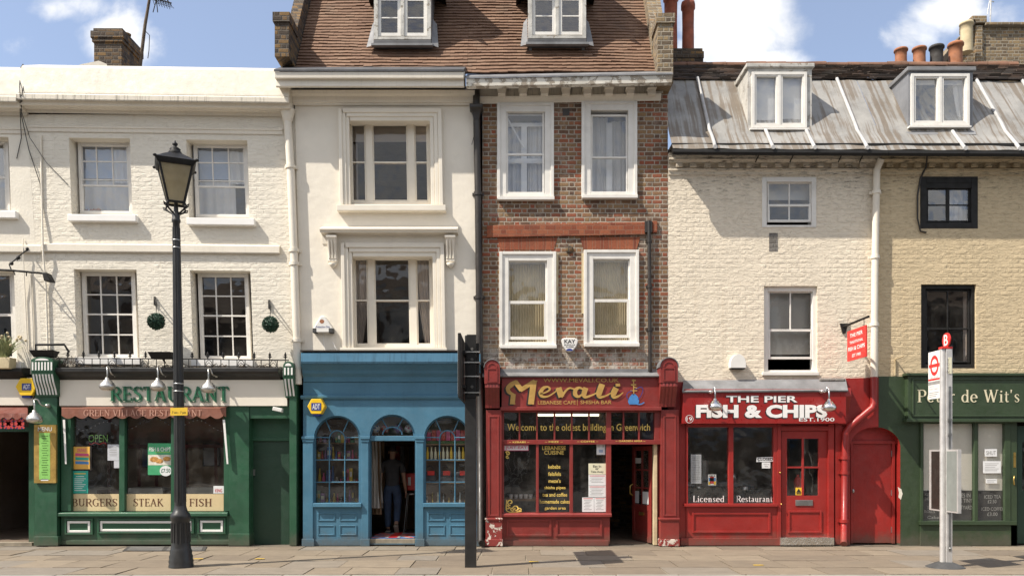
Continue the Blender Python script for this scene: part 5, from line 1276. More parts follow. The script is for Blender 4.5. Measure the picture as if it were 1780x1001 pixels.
sp1 = chain(J, E, 0, [(0, .01, 1.06, .10, .08), (0, .015, 1.22, .12, .08), (0, .01, 1.36, .12, .075), (0, .01, 1.44, .06, .055)])
neck = chain(J, E, sp1, [(0, .01, 1.49, .058, .06), (.004, .02, 1.545, .058, .062), (.006, .025, 1.60, .074, .088), (.006, .025, 1.665, .078, .094), (.006, .02, 1.715, .055, .068)])
hands = []
for s_ in (-1, 1):
    sw = .03 if s_ > 0 else -.04
    w = chain(J, E, 3, [(s_ * .16, .01, 1.38, .045, .045), (s_ * .205, .005, 1.30, .045, .045), (s_ * .235, -.01, 1.12, .043, .045), (s_ * .25, .0 + sw, .98, .040, .042), (s_ * .262, .05 + sw, .84, .026, .030), (s_ * .266, .065 + sw, .79, .018, .036)])
    hands.append((w, Vector(J[w][:3]), s_))
for s_ in (-1, 1):
    if s_ < 0: pts = [(s_ * .095, .0, .84, .08, .085), (s_ * .10, .03, .68, .07, .075), (s_ * .10, .05, .48, .058, .062), (s_ * .095, .04, .30, .054, .058), (s_ * .09, .02, .10, .034, .040), (s_ * .09, .03, .05, .036, .04), (s_ * .095, .15, .03, .036, .024)]
    else: pts = [(s_ * .095, .0, .84, .08, .085), (s_ * .10, .02, .68, .07, .075), (s_ * .10, .03, .49, .058, .062), (s_ * .105, -.07, .34, .054, .058), (s_ * .11, -.22, .19, .034, .040), (s_ * .11, -.25, .14, .036, .04), (s_ * .12, -.17, .045, .036, .024)]
    chain(J, E, 0, pts)
for (w, p, s_) in hands:                                         # palm, four unequal bent fingers, thumb off the side of the palm
    for i, (dy, L) in enumerate(((.027, .070), (.009, .080), (-.009, .075), (-.026, .058))):
        b = p + Vector((0, dy, -.045)); chain(J, E, w, [tuple(b) + (.0095, .0095), tuple(b + Vector((-s_ * .006, .002, -L * .5))) + (.0088, .0088), tuple(b + Vector((-s_ * .022, .004, -L * .92))) + (.0075, .0075)])
    b = p + Vector((-s_ * .012, .036, .0)); chain(J, E, w, [tuple(b) + (.011, .011), tuple(b + Vector((-s_ * .012, .022, -.030))) + (.0098, .0098), tuple(b + Vector((-s_ * .018, .026, -.058))) + (.008, .008)])
def place(js): return [tuple(Vector(j[:3])) + tuple(j[3:]) for j in js]
bpy.data.objects.remove(man)
man = skinned('person', place(J), E, 'skin', None, 0, 2, man_o)
man.location = man_o; man.scale = (.985,) * 3
tag(man, 'man in dark t-shirt and blue jeans walking in through the blue doorway', 'person')
ORG[man] = man_o
JS = [(0, 0, .84, .158, .132)]; ES = []
t_ = chain(JS, ES, 0, [(0, .008, 1.02, .152, .12), (0, .015, 1.22, .172, .128), (0, .01, 1.36, .18, .118), (0, .01, 1.485, .078, .078)])
for s_ in (-1, 1): chain(JS, ES, 3, [(s_ * .165, .01, 1.385, .088, .082), (s_ * .213, .003, 1.30, .074, .074), (s_ * .232, -.005, 1.17, .070, .070)])
skinned('shirt', JS, ES, 'shirt', man)
JT = [(0, 0, 1.03, .145, .122), (0, 0, .92, .155, .128)]; ET = [(0, 1)]
for s_ in (-1, 1):
    pts = [(s_ * .095, .0, .83, .112, .118), (s_ * .10, .03, .68, .092, .098), (s_ * .10, .05, .48, .076, .078), (s_ * .097, .04, .30, .072, .074), (s_ * .092, .02, .085, .064, .068)] if s_ < 0 else [(s_ * .095, .0, .83, .112, .118), (s_ * .10, .02, .68, .092, .098), (s_ * .10, .03, .49, .076, .078), (s_ * .105, -.07, .34, .072, .074), (s_ * .11, -.205, .205, .060, .064)]
    chain(JT, ET, 1, pts)
skinned('jeans', JT, ET, 'denim', man)
JH = [(.006, -.012, 1.60, .070, .066), (.006, -.005, 1.66, .086, .090), (.006, .015, 1.715, .074, .086), (.006, .03, 1.745, .045, .055)]
skinned('hair', JH, [(0, 1), (1, 2), (2, 3)], 'hair', man)
for s_ in (-1, 1):
    m = MB(); m.ball(man_o + Vector((s_ * .083 + .006, .03, 1.605)), .03, 5, (.35, .7, 1.1)); e = build('ear', m, 'skin', man)
    # heel, sole and upper of each shoe
    ss_ = MB()
    if s_ < 0:
        ss_.ball(man_o + Vector((-.092, .10, .05)), .055, 6, (.85, 2.2, 1.0)); base = [(-.14, -.03), (-.045, -.03), (-.04, .22), (-.10, .25), (-.15, .2)]
        so = MB(); so.loop([man_o + Vector((x, y, 0)) for x, y in []] or [man_o + Vector((-.14, -.02, .03)), man_o + Vector((-.045, -.02, .03)), man_o + Vector((-.045, -.02, 0)), man_o + Vector((-.14, -.02, 0))], man_o.y + .24)
    else:
        R_ = Matrix.Rotation(rad(-48), 3, 'X'); c = man_o + Vector((.115, -.185, .095)); v0 = len(ss_.v)
        ss_.ball((0, 0, 0), .055, 6, (.85, 2.3, .9)); ss_.v = [tuple(R_ @ Vector(v) + c) for v in ss_.v]
        so = MB(); so.cbox(c + R_ @ Vector((0, 0, -.048)), .095, .26, .025, R_)
    sh = build('shoe', ss_, 'shoe', man); build('sole', so, 'shoe_sole', sh, .01)
# ================================================================ the brown brick house with the red cafe front
CH_ = thing('terraced_house', 'old brown and red brick house above the maroon cafe front', 'house', (W(998, 0)[0], 0, 0))
WIN_C = [(864, 178, 963, 345), (1011, 175.5, 1108, 342), (868, 437, 967, 603), (1015, 434, 1111, 600)]
m = MB(); hl = [HR((a + 8, b + 8, c - 8, d - 8)) for a, b, c, d in WIN_C]
m.holed([W(838.5, 160), W(1161, 160), W(1161, 662), W(838.5, 662)], hl, .30)
build('wall', m, 'stock_brick', CH_)
m = MB(); m.hexa([W(846, 392, -.04), W(1122, 386, -.04), W(1122, 408, -.04), W(846, 413, -.04)], [W(846, 392, .02), W(1122, 386, .02), W(1122, 408, .02), W(846, 413, .02)]); m.pb(1134, 384, 1143, 404, -.05, .02); build('brick_band', m, 'rubbed_brick', CH_, .01)
for (a, b, c) in ((864, 969, 413.5), (1008, 1113, 412)):
    m = MB(); m.hexa([W(a, c, -.008), W(b, c, -.008), W(b - 6, c + 21, -.008), W(a + 6, c + 21, -.008)], [W(a, c, .02), W(b, c, .02), W(b - 6, c + 21, .02), W(a + 6, c + 21, .02)]); build('window_arch', m, 'arch_brick', CH_)
m = MB(); m.ball(W(990, 434, -.01), .075, 7, (1, .5, 1)); build('tie_plate', m, 'sooty_brick', CH_)
m = MB(); m.pb(978, 189, 990, 201, -.006, .02); build('air_vent', m, 'brown_black', CH_)
m = MB(); m.pb(838.6, 641, 1150, 652, -.03, .05); m.hexa([W(838.6, 647, -.05), W(1150, 647, -.05), W(1150, 653, -.23), W(838.6, 653, -.23)], [W(838.6, 653, -.05), W(1150, 653, -.05), W(1150, 655, -.22), W(838.6, 655, -.22)]); build('flashing', m, 'lead', CH_)
def box_sash(o, kind):
    x0, y0, x1, y1 = o; a, b = x0 + 16, x1 - 17
    if kind == 'up': s = [((a, y0 + 15, b, y0 + 92), 1, 1, .03), ((a, y0 + 89, b, y1 - 8), 1, 1, 0)]
    if kind == 'drop': s = [((a, y0 + 24, b, y0 + 101), 1, 1, .03), ((a, y0 + 97, b, y1 - 5), 1, 1, 0, None, 2.5)]
    if kind == 'low': s = [((a - 2, y0 + 15, b + 1, y0 + 90), 1, 1, .03), ((a - 2, y0 + 86, b + 1, y1 - 13), 1, 1, 0, None, 5)]
    w = window(CH_, (x0 + 4, y0 + 4, x1 - 4, y1 - 4), -.03, 'white_frame', 12, .20, sashes=s, sw=3.2, glass='glass_upper' if kind != 'low' else 'glass_shop', bottom=5)
    m = MB(); m.pb(x0, y0, x0 + 5.5, y1, -.055, .03); m.pb(x1 - 5.5, y0, x1, y1, -.055, .03); m.pb(x0 + 5.5, y0, x1 - 5.5, y0 + 5, -.053, .03); build('casing', m, 'white_frame', w, .006)
    m = MB(); m.pb(x0 + 1, y1 - 4, x1 + 1, y1 + 2, -.10, .03); build('sill', m, 'white_frame', w, .006)
    if kind == 'low':
        curtain(w, a - 6, y0 + 18, b + (6 if x0 < 1000 else -3), y1 - 2, .215, 'blind_strip', 17, .018, name='vertical_blind', n=102)
        blind(w, a - 3, y0 + 16, b + 3, y0 + 22, .185, 'blind_white', 'blind_rail')
    else:
        curtain(w, a - 4, y0 + (44 if kind == 'up' else 30), (a + b) / 2 - 2, y1, .36, 'curtain_white', 4, .025); curtain(w, (a + b) / 2 + 4, y0 + 36, b + 4, y1, .36, 'curtain_white', 4, .025)
        m = MB(); c = (a + b) / 2 + (-2 if kind == 'up' else 0); m.pb(c - 5, y0 + 38, c + 5, y1, .27, .30)
        if kind == 'up': m.pb(a - 4, y0 + 36, b + 4, y0 + 42, .268, .30); m.pb(a - 4, y0 + 98, b + 4, y0 + 106, .266, .298)
        build('inner_frame', m, 'white_paint', w)
    return w
w = box_sash(WIN_C[0], 'up'); m = MB(); m.tube([W(880, 203, .18), W(911, 258, .18)], .018, 6); build('stay', m, 'white_paint', w)
box_sash(WIN_C[1], 'drop'); box_sash(WIN_C[2], 'low'); box_sash(WIN_C[3], 'low')
m = MB(); m.pb(966.5, 440, 970.5, 545, -.02, .02); m.pb(1011, 440, 1014.8, 545, -.02, .02); build('shutter_stop', m, 'cream_pot', CH_)
# eaves: peeling box gutter on block modillions
setwarp(0, -.020)
m = MB(); m.mould([(.1, 178), (-.04, 178), (-.06, 173), (-.09, 168), (-.10, 165), (.1, 165)], 834, 1148); build('cornice', m, 'white_cornice', CH_)
m = MB(); m.mould([(.1, 164.8), (-.035, 164.8), (-.04, 150), (.1, 150)], 834, 1152); build('cornice', m, 'drip_cornice', CH_)
m = MB(); m.mould([(.1, 152), (-.44, 152), (-.46, 149), (-.50, 147), (-.51, 133), (.1, 133)], 813, 1159); build('gutter', m, 'peeling_gutter', CH_, .006)
m = MB(); m.mould([(.1, 132.8), (-.53, 132.8), (-.53, 130), (.1, 126)], 812, 1160); build('gutter_lead', m, 'lead', CH_)
for i in range(8):
    x = 872 + i * 37.4; m = MB(); m.pb(x - 6.5, 153.2, x + 6.5, 163, -.20, -.03); m.pb(x - 8, 150.5, x + 8, 153, -.22, -.03); build('modillion', m, 'cream_trim', CH_, .006)
setwarp()
shell(CH_, 838, 1160, 150, [400, 652])
rc = MB(); tiled(rc, 811.6, 1140, 127, NR, -.10, q=random.Random(8)); build('roof', rc, 'roof_tiles', CH_)
roof_dormer(CH_, 918, 1019, 76, .12, [.33, .64], None, None)
m = MB(); Xa, Xb = W(1137, 0, 0)[0], W(1163, 0, 0)[0]; z1, z2 = W(0, 60, 0).z, W(0, 44, 0).z; zb = W(0, 160, 0).z
m.box(Xa, Xb, -.38, .10, zb, z1); m.box(Xa - .03, Xb + .03, -.41, .12, z1 + .001, z2)
m.hexa([(Xa - .02, .121, zb), (Xb - .03, .121, zb), (Xb - .03, .121, z2 - .1), (Xa - .02, .121, z2 - .1)], [(Xa - .02, 2.8, zb), (Xb - .03, 2.8, zb), (Xb - .03, 2.8, z2 - .1 + 2.7 * sl), (Xa - .02, 2.8, z2 - .1 + 2.7 * sl)])
build('parapet', m, 'gable_brick', CH_)
# pipes
drainpipe(CH_, [W(828, 150, -.12), W(828, 185, -.12), W(831, 340, -.10), W(833, 520, -.10), W(834, 640, -.10), W(835, 938, -.16), W(838, 944, -.35)], .062, 'brown_black', [(1, .98), (2, .98), (3, .95)])
m = MB(); q_ = W(828, 194, -.13); m.lathe([(.075, -.16), (.085, -.10), (.10, -.04), (.14, .02), (.165, .03), (.165, .09), (.15, .10)], q_, 4); m.tube([W(828, 192, -.13), W(824, 236, -.03), W(820, 252, -.03)], .006, 5); build('hopper', m, 'brown_black', CH_, .008)
drainpipe(CH_, [W(1128, 384, -.05), W(1129, 500, -.05), W(1130, 645, -.05)], .034, 'brown_black', [(0, .3), (0, .98), (1, .5)])
m = MB(); m.pb(1121, 384, 1134, 404, -.07, .01); build('pipe_head', m, 'brown_black', CH_, .006)
# shield alarm
al = thing('alarm_box', 'white shield shaped burglar alarm box between the lower brick house windows', 'alarm box', W(990, 610, -.1))
sh_pts = [(976, 592), (977, 588.5), (982, 587), (998, 587), (1003, 588.5), (1005, 592), (1002, 602), (996, 609), (990, 611), (984, 609), (979, 602)]
m = MB(); m.loop([W(x, y, -.13) for x, y in sh_pts], -.01); build('casing', m, 'alarm_white', al, .015)
t = MB(); letters(t, 'KAY', 981, 590, 1000, 596.5, -.132, .002, .05); letters(t, 'BURGLAR', 981, 598, 1000, 600.5, -.132, .002, .03); letters(t, 'ALARMS', 983.5, 601.5, 997.5, 603.8, -.132, .002, .03); build('lettering', t, 'black_letters', al)
m = MB(); m.loop([W(990 + 6 * math.cos(rad(a)), 609.5 - 4 * math.sin(rad(a)), -.134) for a in range(0, 181, 20)], -.126); build('strobe', m, 'blue_letters', al)

# --- maroon cafe front
m = MB(); m.pb(872, 655, 1149, 708, -.16, .25); m.pb(870, 707, 1150, 713, -.19, -.05); fc = build('fascia', m, 'maroon_paint', CH_, .006)
def ribs(name, strokes, mat, par, Y, off=(0, 0)):
    m = MB()
    for k, (pts, ws) in enumerate(strokes):
        # smooth the stroke
        P_ = [Vector((p[0] / 2.56 + 820 + off[0], p[1] / 2.56 + 610 + off[1])) for p in pts]; W_ = ws if hasattr(ws, '__len__') else [ws] * len(P_); q = []; qw = []
        if len(P_) > 2:
            for i in range(len(P_) - 1):
                p0, p1, p2, p3 = P_[max(i - 1, 0)], P_[i], P_[i + 1], P_[min(i + 2, len(P_) - 1)]
                for j in range(5):
                    t = j / 5; q.append(.5 * ((2 * p1) + (p2 - p0) * t + (2 * p0 - 5 * p1 + 4 * p2 - p3) * t * t + (3 * p1 - p0 - 3 * p2 + p3) * t ** 3)); qw.append(W_[i] + (W_[i + 1] - W_[i]) * t)
            q.append(P_[-1]); qw.append(W_[-1])
        else: q, qw = P_, W_
        v, f = ribbon([(p.x, -p.y) for p in q], [w / 2.56 for w in qw])
        m.add([W(p.x, -p.y, Y - .0004 * k) for p in v], f)
    return build(name, m, mat, par)
def mv(pts, ws): return ([(76.8 + .4315 * x, -25.6 + .4315 * y) for x, y in pts], [w * .4315 for w in ws] if hasattr(ws, '__len__') else ws * .4315)
MEV = [mv([(282, 362), (235, 402), (196, 440), (208, 482), (262, 512)], [14, 52, 46, 38, 22]), mv([(252, 500), (240, 606)], 50), mv([(215, 601), (272, 601)], 12), mv([(268, 372), (338, 462)], 50), mv([(322, 462), (474, 368)], 44), mv([(462, 366), (432, 606)], 62), mv([(404, 601), (464, 601)], 12), mv([(452, 372), (500, 366)], 12),
       mv([(528, 500), (590, 482), (628, 452), (606, 428), (560, 442), (532, 488), (548, 526), (612, 524), (690, 474)], [14, 16, 22, 18, 36, 44, 28, 16, 14]),
       mv([(690, 474), (708, 436)], 14), mv([(716, 436), (748, 532)], 62), mv([(745, 535), (790, 470), (832, 440), (880, 452)], [26, 24, 18, 14]),
       mv([(968, 452), (930, 436), (892, 462), (890, 506), (924, 528), (966, 500)], [16, 26, 42, 44, 26, 16]), mv([(1000, 436), (980, 500), (996, 532), (1060, 514), (1110, 490)], [52, 54, 30, 18, 12]),
       mv([(1168, 398), (1136, 490), (1142, 532), (1200, 522), (1256, 492)], [62, 62, 34, 18, 12]), mv([(1312, 438), (1284, 496), (1290, 534), (1340, 520), (1384, 484)], [62, 60, 34, 18, 8]), mv([(1306, 410), (1352, 406)], 30)]
ribs('letter_shadow', MEV, 'black_letters', fc, -.166, (-3, 2))
ribs('lettering', MEV, 'gold_letters', fc, -.175)
t = MB(); letters(t, 'WWW.MEVALI.CO.UK', 944.5, 657, 1076, 664, -.169, .001, .02); letters(t, 'LEBANESE CAFE', 935, 696, 1001, 702.5, -.169, .002, .02); letters(t, '|', 1003.2, 694, 1004, 704, -.169, .002, .02); letters(t, 'SHISHA BAR', 1009, 695.5, 1063, 702, -.169, .002, .02); build('lettering', t, 'gold_letters', fc)
HK = [([(706, 236), (700, 224), (706, 208), (716, 196), (726, 196), (736, 208), (740, 224), (734, 236)], 9), ([(704, 222), (738, 222)], 30), ([(712, 202), (730, 202)], 12), ([(736, 236), (752, 236), (768, 228)], 5)]
ribs('water_pipe_picture', HK, 'poster_blue', fc, -.169)
ribs('water_pipe_picture', [([(721, 196), (720, 124)], 5), ([(706, 176), (736, 176)], 5), ([(708, 150), (732, 150)], 7), ([(712, 130), (730, 130)], 7), ([(720, 160), (742, 166)], 4)], 'gold_letters', fc, -.169)
ribs('water_pipe_picture', [([(728, 170), (752, 160), (762, 172), (752, 200), (740, 214)], 3), ([(714, 176), (694, 186), (690, 204), (698, 214)], 3)], 'blue_letters', fc, -.173)
def corbel_head(x0, x1, yt, yb):
    X0, X1 = W(x0, 0, -.36)[0], W(x1, 0, -.36)[0]; c, r = (X0 + X1) / 2, (X1 - X0) / 2; z1, z0 = ZZ(yt + 2), ZZ(yb)
    arch = [(c + r * math.cos(rad(a)), -.34, z1 - r + r * math.sin(rad(a))) for a in range(180, -1, -15)]
    m = MB(); m.loop(arch + [(X1, -.34, z0), (X0, -.34, z0)], .0); o = build('corbel', m, 'maroon_paint', CH_, .006)
    m = MB(); k = 1.10
    outer = [(c + r * k * math.cos(rad(a)), z1 - r + r * k * math.sin(rad(a))) for a in range(180, -1, -15)]; inner = [(c + (r + .003) * math.cos(rad(a)), z1 - r + (r + .003) * math.sin(rad(a))) for a in range(0, 181, 15)]
    m.loop([(x, -.36, z) for x, z in outer] + [(x, -.36, z) for x, z in inner], .0); build('lead_cap', m, 'lead', o)
    m = MB(); rr2 = r * .68
    a2 = [(c + rr2 * math.cos(rad(a)), -.352, z1 - r + rr2 * math.sin(rad(a))) for a in range(180, -1, -15)]; i2 = [(c + (rr2 - .025) * math.cos(rad(a)), -.352, z1 - r + (rr2 - .025) * math.sin(rad(a))) for a in range(0, 181, 15)]
    m.loop(a2 + i2, -.335); zt_ = z1 - r - .03
    for (p, q2, r3, s4) in ((c - rr2, c + rr2, z0 + .03, z0 + .05), (c - rr2, c + rr2, zt_, zt_ + .02), (c - rr2, c - rr2 + .02, z0 + .052, zt_ - .002), (c + rr2 - .02, c + rr2, z0 + .052, zt_ - .002)): m.box(p, q2, -.352, -.335, r3, s4)
    build('moulding', m, 'maroon_paint', o)
    prof = [(.0, z0), (-.32, z0 - .002), (-.33, z0 - .06), (-.28, z0 - .16), (-.22, z0 - .26), (-.18, z0 - .36), (-.17, z0 - .42), (.0, z0 - .42)]
    m = MB(); m.extr(prof, X0 + .01, X1 - .01); co = build('console', m, 'maroon_paint', CH_)
    f = MB()
    for i in range(4):
        a = X0 + .03 + (X1 - X0 - .06) * (i + .2) / 4; b = a + (X1 - X0 - .06) / 4 * .6
        f.extr([(y - .012, z) for y, z in prof[1:7]] + [(y + .02, z) for y, z in reversed(prof[1:7])], a, b)
    build('fluting', f, 'maroon_paint', co)
corbel_head(842, 869, 627, 670); corbel_head(1148, 1179, 624, 668)
for (a, b, mt_) in ((845, 872, 'maroon_peeled'), (1149, 1180, 'maroon_paint')):
    m = MB(); m.pb(a, 712, b, 903, -.14, .26); build('pilaster', m, 'maroon_paint', CH_, .006)
    panel(CH_, a + 4, 722, b - 4, 897, -.14, 'maroon_paint', 3, 'panel_moulding', .012)
    m = MB(); m.pb(a - 1, 903, b + 1, 948, -.18, .26); m.pb(a - 2, 900, b + 2, 904, -.20, .26); build('pilaster_base', m, mt_, CH_, .008)
    m = MB(); m.pb(a - 2, 937, b + 2, 949, -.21, .2); build('plinth', m, 'maroon_peeled', CH_, .008)
m = MB()
for (a, b) in ((872, 876), (1054, 1062.5), (1138, 1149)): m.pb(a, 713, b, 768 if a == 1054 else (893 if a < 1000 else 768), -.08, .06)
for x in (903, 933.5, 964, 994, 1024): m.pb(x - 1.4, 716, x + 1.4, 764, -.05, .03)
for x in (1084, 1111): m.pb(x - 1.4, 716, x + 1.4, 764, -.05, .03)
m.pb(872, 713, 1149, 716, -.078, .06); m.pb(872, 764, 1149, 772, -.09, .06)
for (a, b) in ((932, 936.5), (990.5, 996), (1054, 1062.5)): m.pb(a, 772, b, 893, -.07, .05)
m.extr([(.15, ZZ(890)), (-.10, ZZ(891)), (-.12, ZZ(893)), (-.12, ZZ(897)), (.15, ZZ(897))], ZX(872), ZX(1062))
SWC = build('shop_window', m, 'maroon_paint', CH_, .004)
m = MB()
for (a, b, c, d) in ((876, 716, 1138, 764), (876, 772, 932, 890), (936.5, 772, 990.5, 890), (996, 772, 1054, 890)): m.add([W(a, b, .0), W(b and c, b, .0), W(c, d, .0), W(a, d, .0)], [(0, 1, 2, 3)])
build('pane', m, 'glass_shop', SWC)
t = MB(); letters(t, 'Welcome to the oldest building in Greenwich', 882, 736, 1130, 752, -.006, .001, .015)
for (s_, x, y, w_) in (('LEBANESE', 963, 778, 41), ('CUISINE', 963, 786, 34), ('kebabs', 963.5, 810.5, 21), ('felafels', 964, 823, 22), ("meze's", 964, 835, 21), ('shisha pipes', 964.5, 847.5, 37), ('tea and coffee', 964.5, 859, 43), ('homemade cakes', 964.5, 871, 52), ('garden area', 965, 883, 37)):
    letters(t, s_, x - w_ / 2, y - 3.2, x + w_ / 2, y + 3.6, -.006, .001, .022)
letters(t, '~ KEBABS ~', 885, 766.5, 920, 769.5, -.096, .001, .02); letters(t, '~ MEZE ~', 947, 766, 978, 769, -.096, .001, .02); letters(t, '~ COFFEE ~', 1003, 765.5, 1040, 768.5, -.096, .001, .02); letters(t, '~ GARDEN AREA ~', 1070, 764.6, 1122, 767.6, -.096, .001, .02)
build('lettering', t, 'yellow_letters', SWC)
def sp_(cx, cy, r, a0, tn, fl=1): return [(cx + r * (1 - k / 14 * .75) * math.cos(rad(a0 + fl * tn * k / 14)), cy + r * (1 - k / 14 * .75) * math.sin(rad(a0 + fl * tn * k / 14))) for k in range(15)]
ribs('scroll_ornament', [(sp_(172, 672, 14, 90, 400), 5), (sp_(160, 692, 10, 0, 400), 5), (sp_(196, 700, 14, 180, 420), 5), (sp_(178, 704, 9, 90, 400, -1), 5), (sp_(214, 706, 9, 180, 380), 4), ([(156, 662), (158, 712), (222, 712)], 4), (sp_(160, 455, 10, 200, 400), 5), (sp_(158, 470, 7, 20, 380), 4)], 'yellow_letters', SWC, -.006)
m = MB(); m.pb(872, 897, 1060, 945, -.05, .2); m.pb(868, 939, 1058, 948, -.08, .1); build('stall_riser', m, 'maroon_paint', CH_, .004)
panel(CH_, 880, 902, 959, 932, -.05, 'maroon_paint', 4); panel(CH_, 966, 902, 1047, 932, -.05, 'maroon_paint', 4)
# doorway passage and the open inner door
m = MB(); x_ = ZX(1060); m.box(x_ - .10, x_ - .01, .06, 3.2, 0, 3.0); build('passage_wall', m, 'sooty_brick', CH_)
m = MB(); m.box(x_, ZX(1150), 3.2, 3.3, 0, 3.0); build('passage_wall', m, 'sooty_brick', CH_)
m = MB(); m.box(ZX(1143), ZX(1150), .06, 3.2, 0, 3.0); build('passage_wall', m, 'maroon_paint', CH_)
m = MB(); m.pb(1136.5, 768, 1142.5, 947, -.02, .12); build('door_jamb', m, 'cream_pot', CH_, .004)
def leaf(name, par, hinge, ang, w, z0, z1, mat, build_fn):
    R_ = Matrix.Rotation(ang, 3, 'Z'); m = MB(); h = Vector(hinge)
    def bx(mm, a0, a1, b0, b1, t0=-.022, t1=.022): mm.cbox(h + R_ @ Vector(((a0 + a1) / 2, (t0 + t1) / 2, 0)) + Vector((0, 0, (b0 + b1) / 2)), a1 - a0, t1 - t0, b1 - b0, R_)
    return bx
bx = leaf('door', CH_, (ZX(1136), .14, 0), rad(180 - 70), .74, 0, 2, 'maroon_paint', None)
m = MB(); bx(m, 0, .10, .03, 1.82); bx(m, .64, .74, .03, 1.82); bx(m, .10, .64, 1.74, 1.82, -.021, .021); bx(m, .10, .64, .62, .72, -.021, .021); bx(m, .10, .64, .03, .14, -.021, .021); bx(m, .10, .64, .14, .62, -.012, .012); bx(m, .355, .385, .72, 1.74, -.015, .015); bx(m, .10, .64, 1.36, 1.39, -.014, .014); bx(m, .10, .64, 1.02, 1.05, -.014, .014)
dr = build('door', m, 'maroon_paint', CH_, .004)
m = MB(); bx(m, .10, .64, .72, 1.74, -.003, .003); build('pane', m, 'glass_shop', dr)
m = MB(); R_ = Matrix.Rotation(rad(110), 3, 'Z'); h_ = Vector((ZX(1136), .14, 0)); m.tube([h_ + R_ @ Vector((.69, .03, 1.10)), h_ + R_ @ Vector((.69, .09, 1.06)), h_ + R_ @ Vector((.69, .09, .92)), h_ + R_ @ Vector((.69, .03, .88))], .012, 7); bx(m, .28, .46, .52, .58, .012, .03); build('handle', m, 'brass', dr)
def leaf_sheet(name, label, cat, a0, a1, b0, b1, mat): 
    m = MB(); bx(m, a0, a1, b0, b1, .006, .012); return one(name, m, mat, label, cat)
leaf_sheet('notice', 'small OPEN card hung high in the glass of the open cafe door', 'paper', .42, .62, 1.50, 1.60, 'paper')
leaf_sheet('notice', 'white sheet of paper at the hinge side low in the open cafe door', 'paper', .12, .34, .74, .97, 'paper')
leaf_sheet('notice', 'narrow white sheet of paper at the handle side low in the open cafe door', 'paper', .50, .63, .74, .97, 'paper_grey')
sheet('sticker', 'pink and white takeaway sticker top left of the cafe window', 'sticker', (876, 773, 919, 783), -.012, 'poster_pink', [('#', 877, 774, 918, 782, 'paper'), ('JUST-EAT', 879, 775, 916, 781, 'poster_pink', .05)])
sheet('notice', 'small white notice in the top right corner of the cafe window', 'paper', (1037, 770, 1052, 790), -.012, 'paper', [('10 - 18', 1039, 773, 1050, 777, 'grey_letters', .02), ('#', 1041, 781, 1048, 786, 'blind_blue')])
sheet('notice', 'cream notice about eating in or taking away in the cafe window', 'paper', (1023, 805, 1053, 824), -.012, 'paper_cream', [('Eat In', 1031, 808, 1045, 812, 'black_letters', .02), ('or', 1035, 813, 1041, 816, 'black_letters', .02), ('Take Away', 1027, 817.5, 1049, 822, 'black_letters', .02)])
for (r_, lb) in (((1023, 824.5, 1053, 843), 'printed menu sheet directly under the cream notice in the cafe window'), ((1023, 843.5, 1053, 863), 'printed menu sheet second below the cream notice in the cafe window'), ((1012, 864, 1032.5, 889), 'white menu page at the bottom, left one of two side by side'), ((1033, 864, 1053, 889), 'white menu page at the bottom right corner of the cafe window')):
    sheet('menu_page', lb, 'paper', r_, -.012, 'paper', [('#', r_[0] + 2, r_[1] + 1.5, r_[2] - 2, r_[1] + 2.6, 'red_letters')] + [('#', r_[0] + 3 + (i % 2) * 2, r_[1] + 5 + i * 2.6, r_[2] - 4 - (i % 3) * 2, r_[1] + 5.7 + i * 2.6, 'grey_letters') for i in range(int((r_[3] - r_[1] - 6) / 2.6))])
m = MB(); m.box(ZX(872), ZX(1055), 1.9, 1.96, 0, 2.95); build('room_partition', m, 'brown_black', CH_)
tb = thing('table', 'dim cafe table laid with white cups behind the left cafe pane', 'table', (ZX(905), .9, 0))
m = MB(); m.box(ZX(876), ZX(940), .6, 1.2, .78, .82); build('tabletop', m, 'room_wood', tb)
for (x, y) in ((880, .65), (936, .65), (880, 1.15), (936, 1.15)): m = MB(); m.tube([(ZX(x), y, 0), (ZX(x), y, .78)], .025, 6); build('leg', m, 'room_wood', tb)
for i in range(5):
    m = MB(); c = (ZX(888 + i * 9), .75, .822); m.lathe([(.028, 0), (.04, .05), (.042, .08), (.036, .08), (.03, .02)], c, 10); one('cup', m, 'paper', 'white cup standing on the dim cafe table', 'cup', 'cups on the cafe table')
tl = thing('strip_light', 'long fluorescent strip light glimpsed through the top lights of the cafe window', 'light', (ZX(985), .8, 2.75))
m = MB(); m.box(ZX(935), ZX(1050), .74, .84, W(0, 724, .8).z + .05, W(0, 724, .8).z + .09); build('housing', m, 'white_paint', tl)
tm_ = bpy.data.materials.new('lit_tube'); tm_.use_nodes = True; MATS['lit_tube'] = tm_; e_ = tm_.node_tree.nodes['Principled BSDF']; e_.inputs['Emission Color'].default_value = (1, .86, .62, 1); e_.inputs['Emission Strength'].default_value = 1.4
m = MB(); zt = W(0, 724, .8).z + .03; m.tube([(ZX(936), .79, zt), (ZX(1049), .79, zt)], .022, 8); build('tube', m, 'lit_tube', tl)

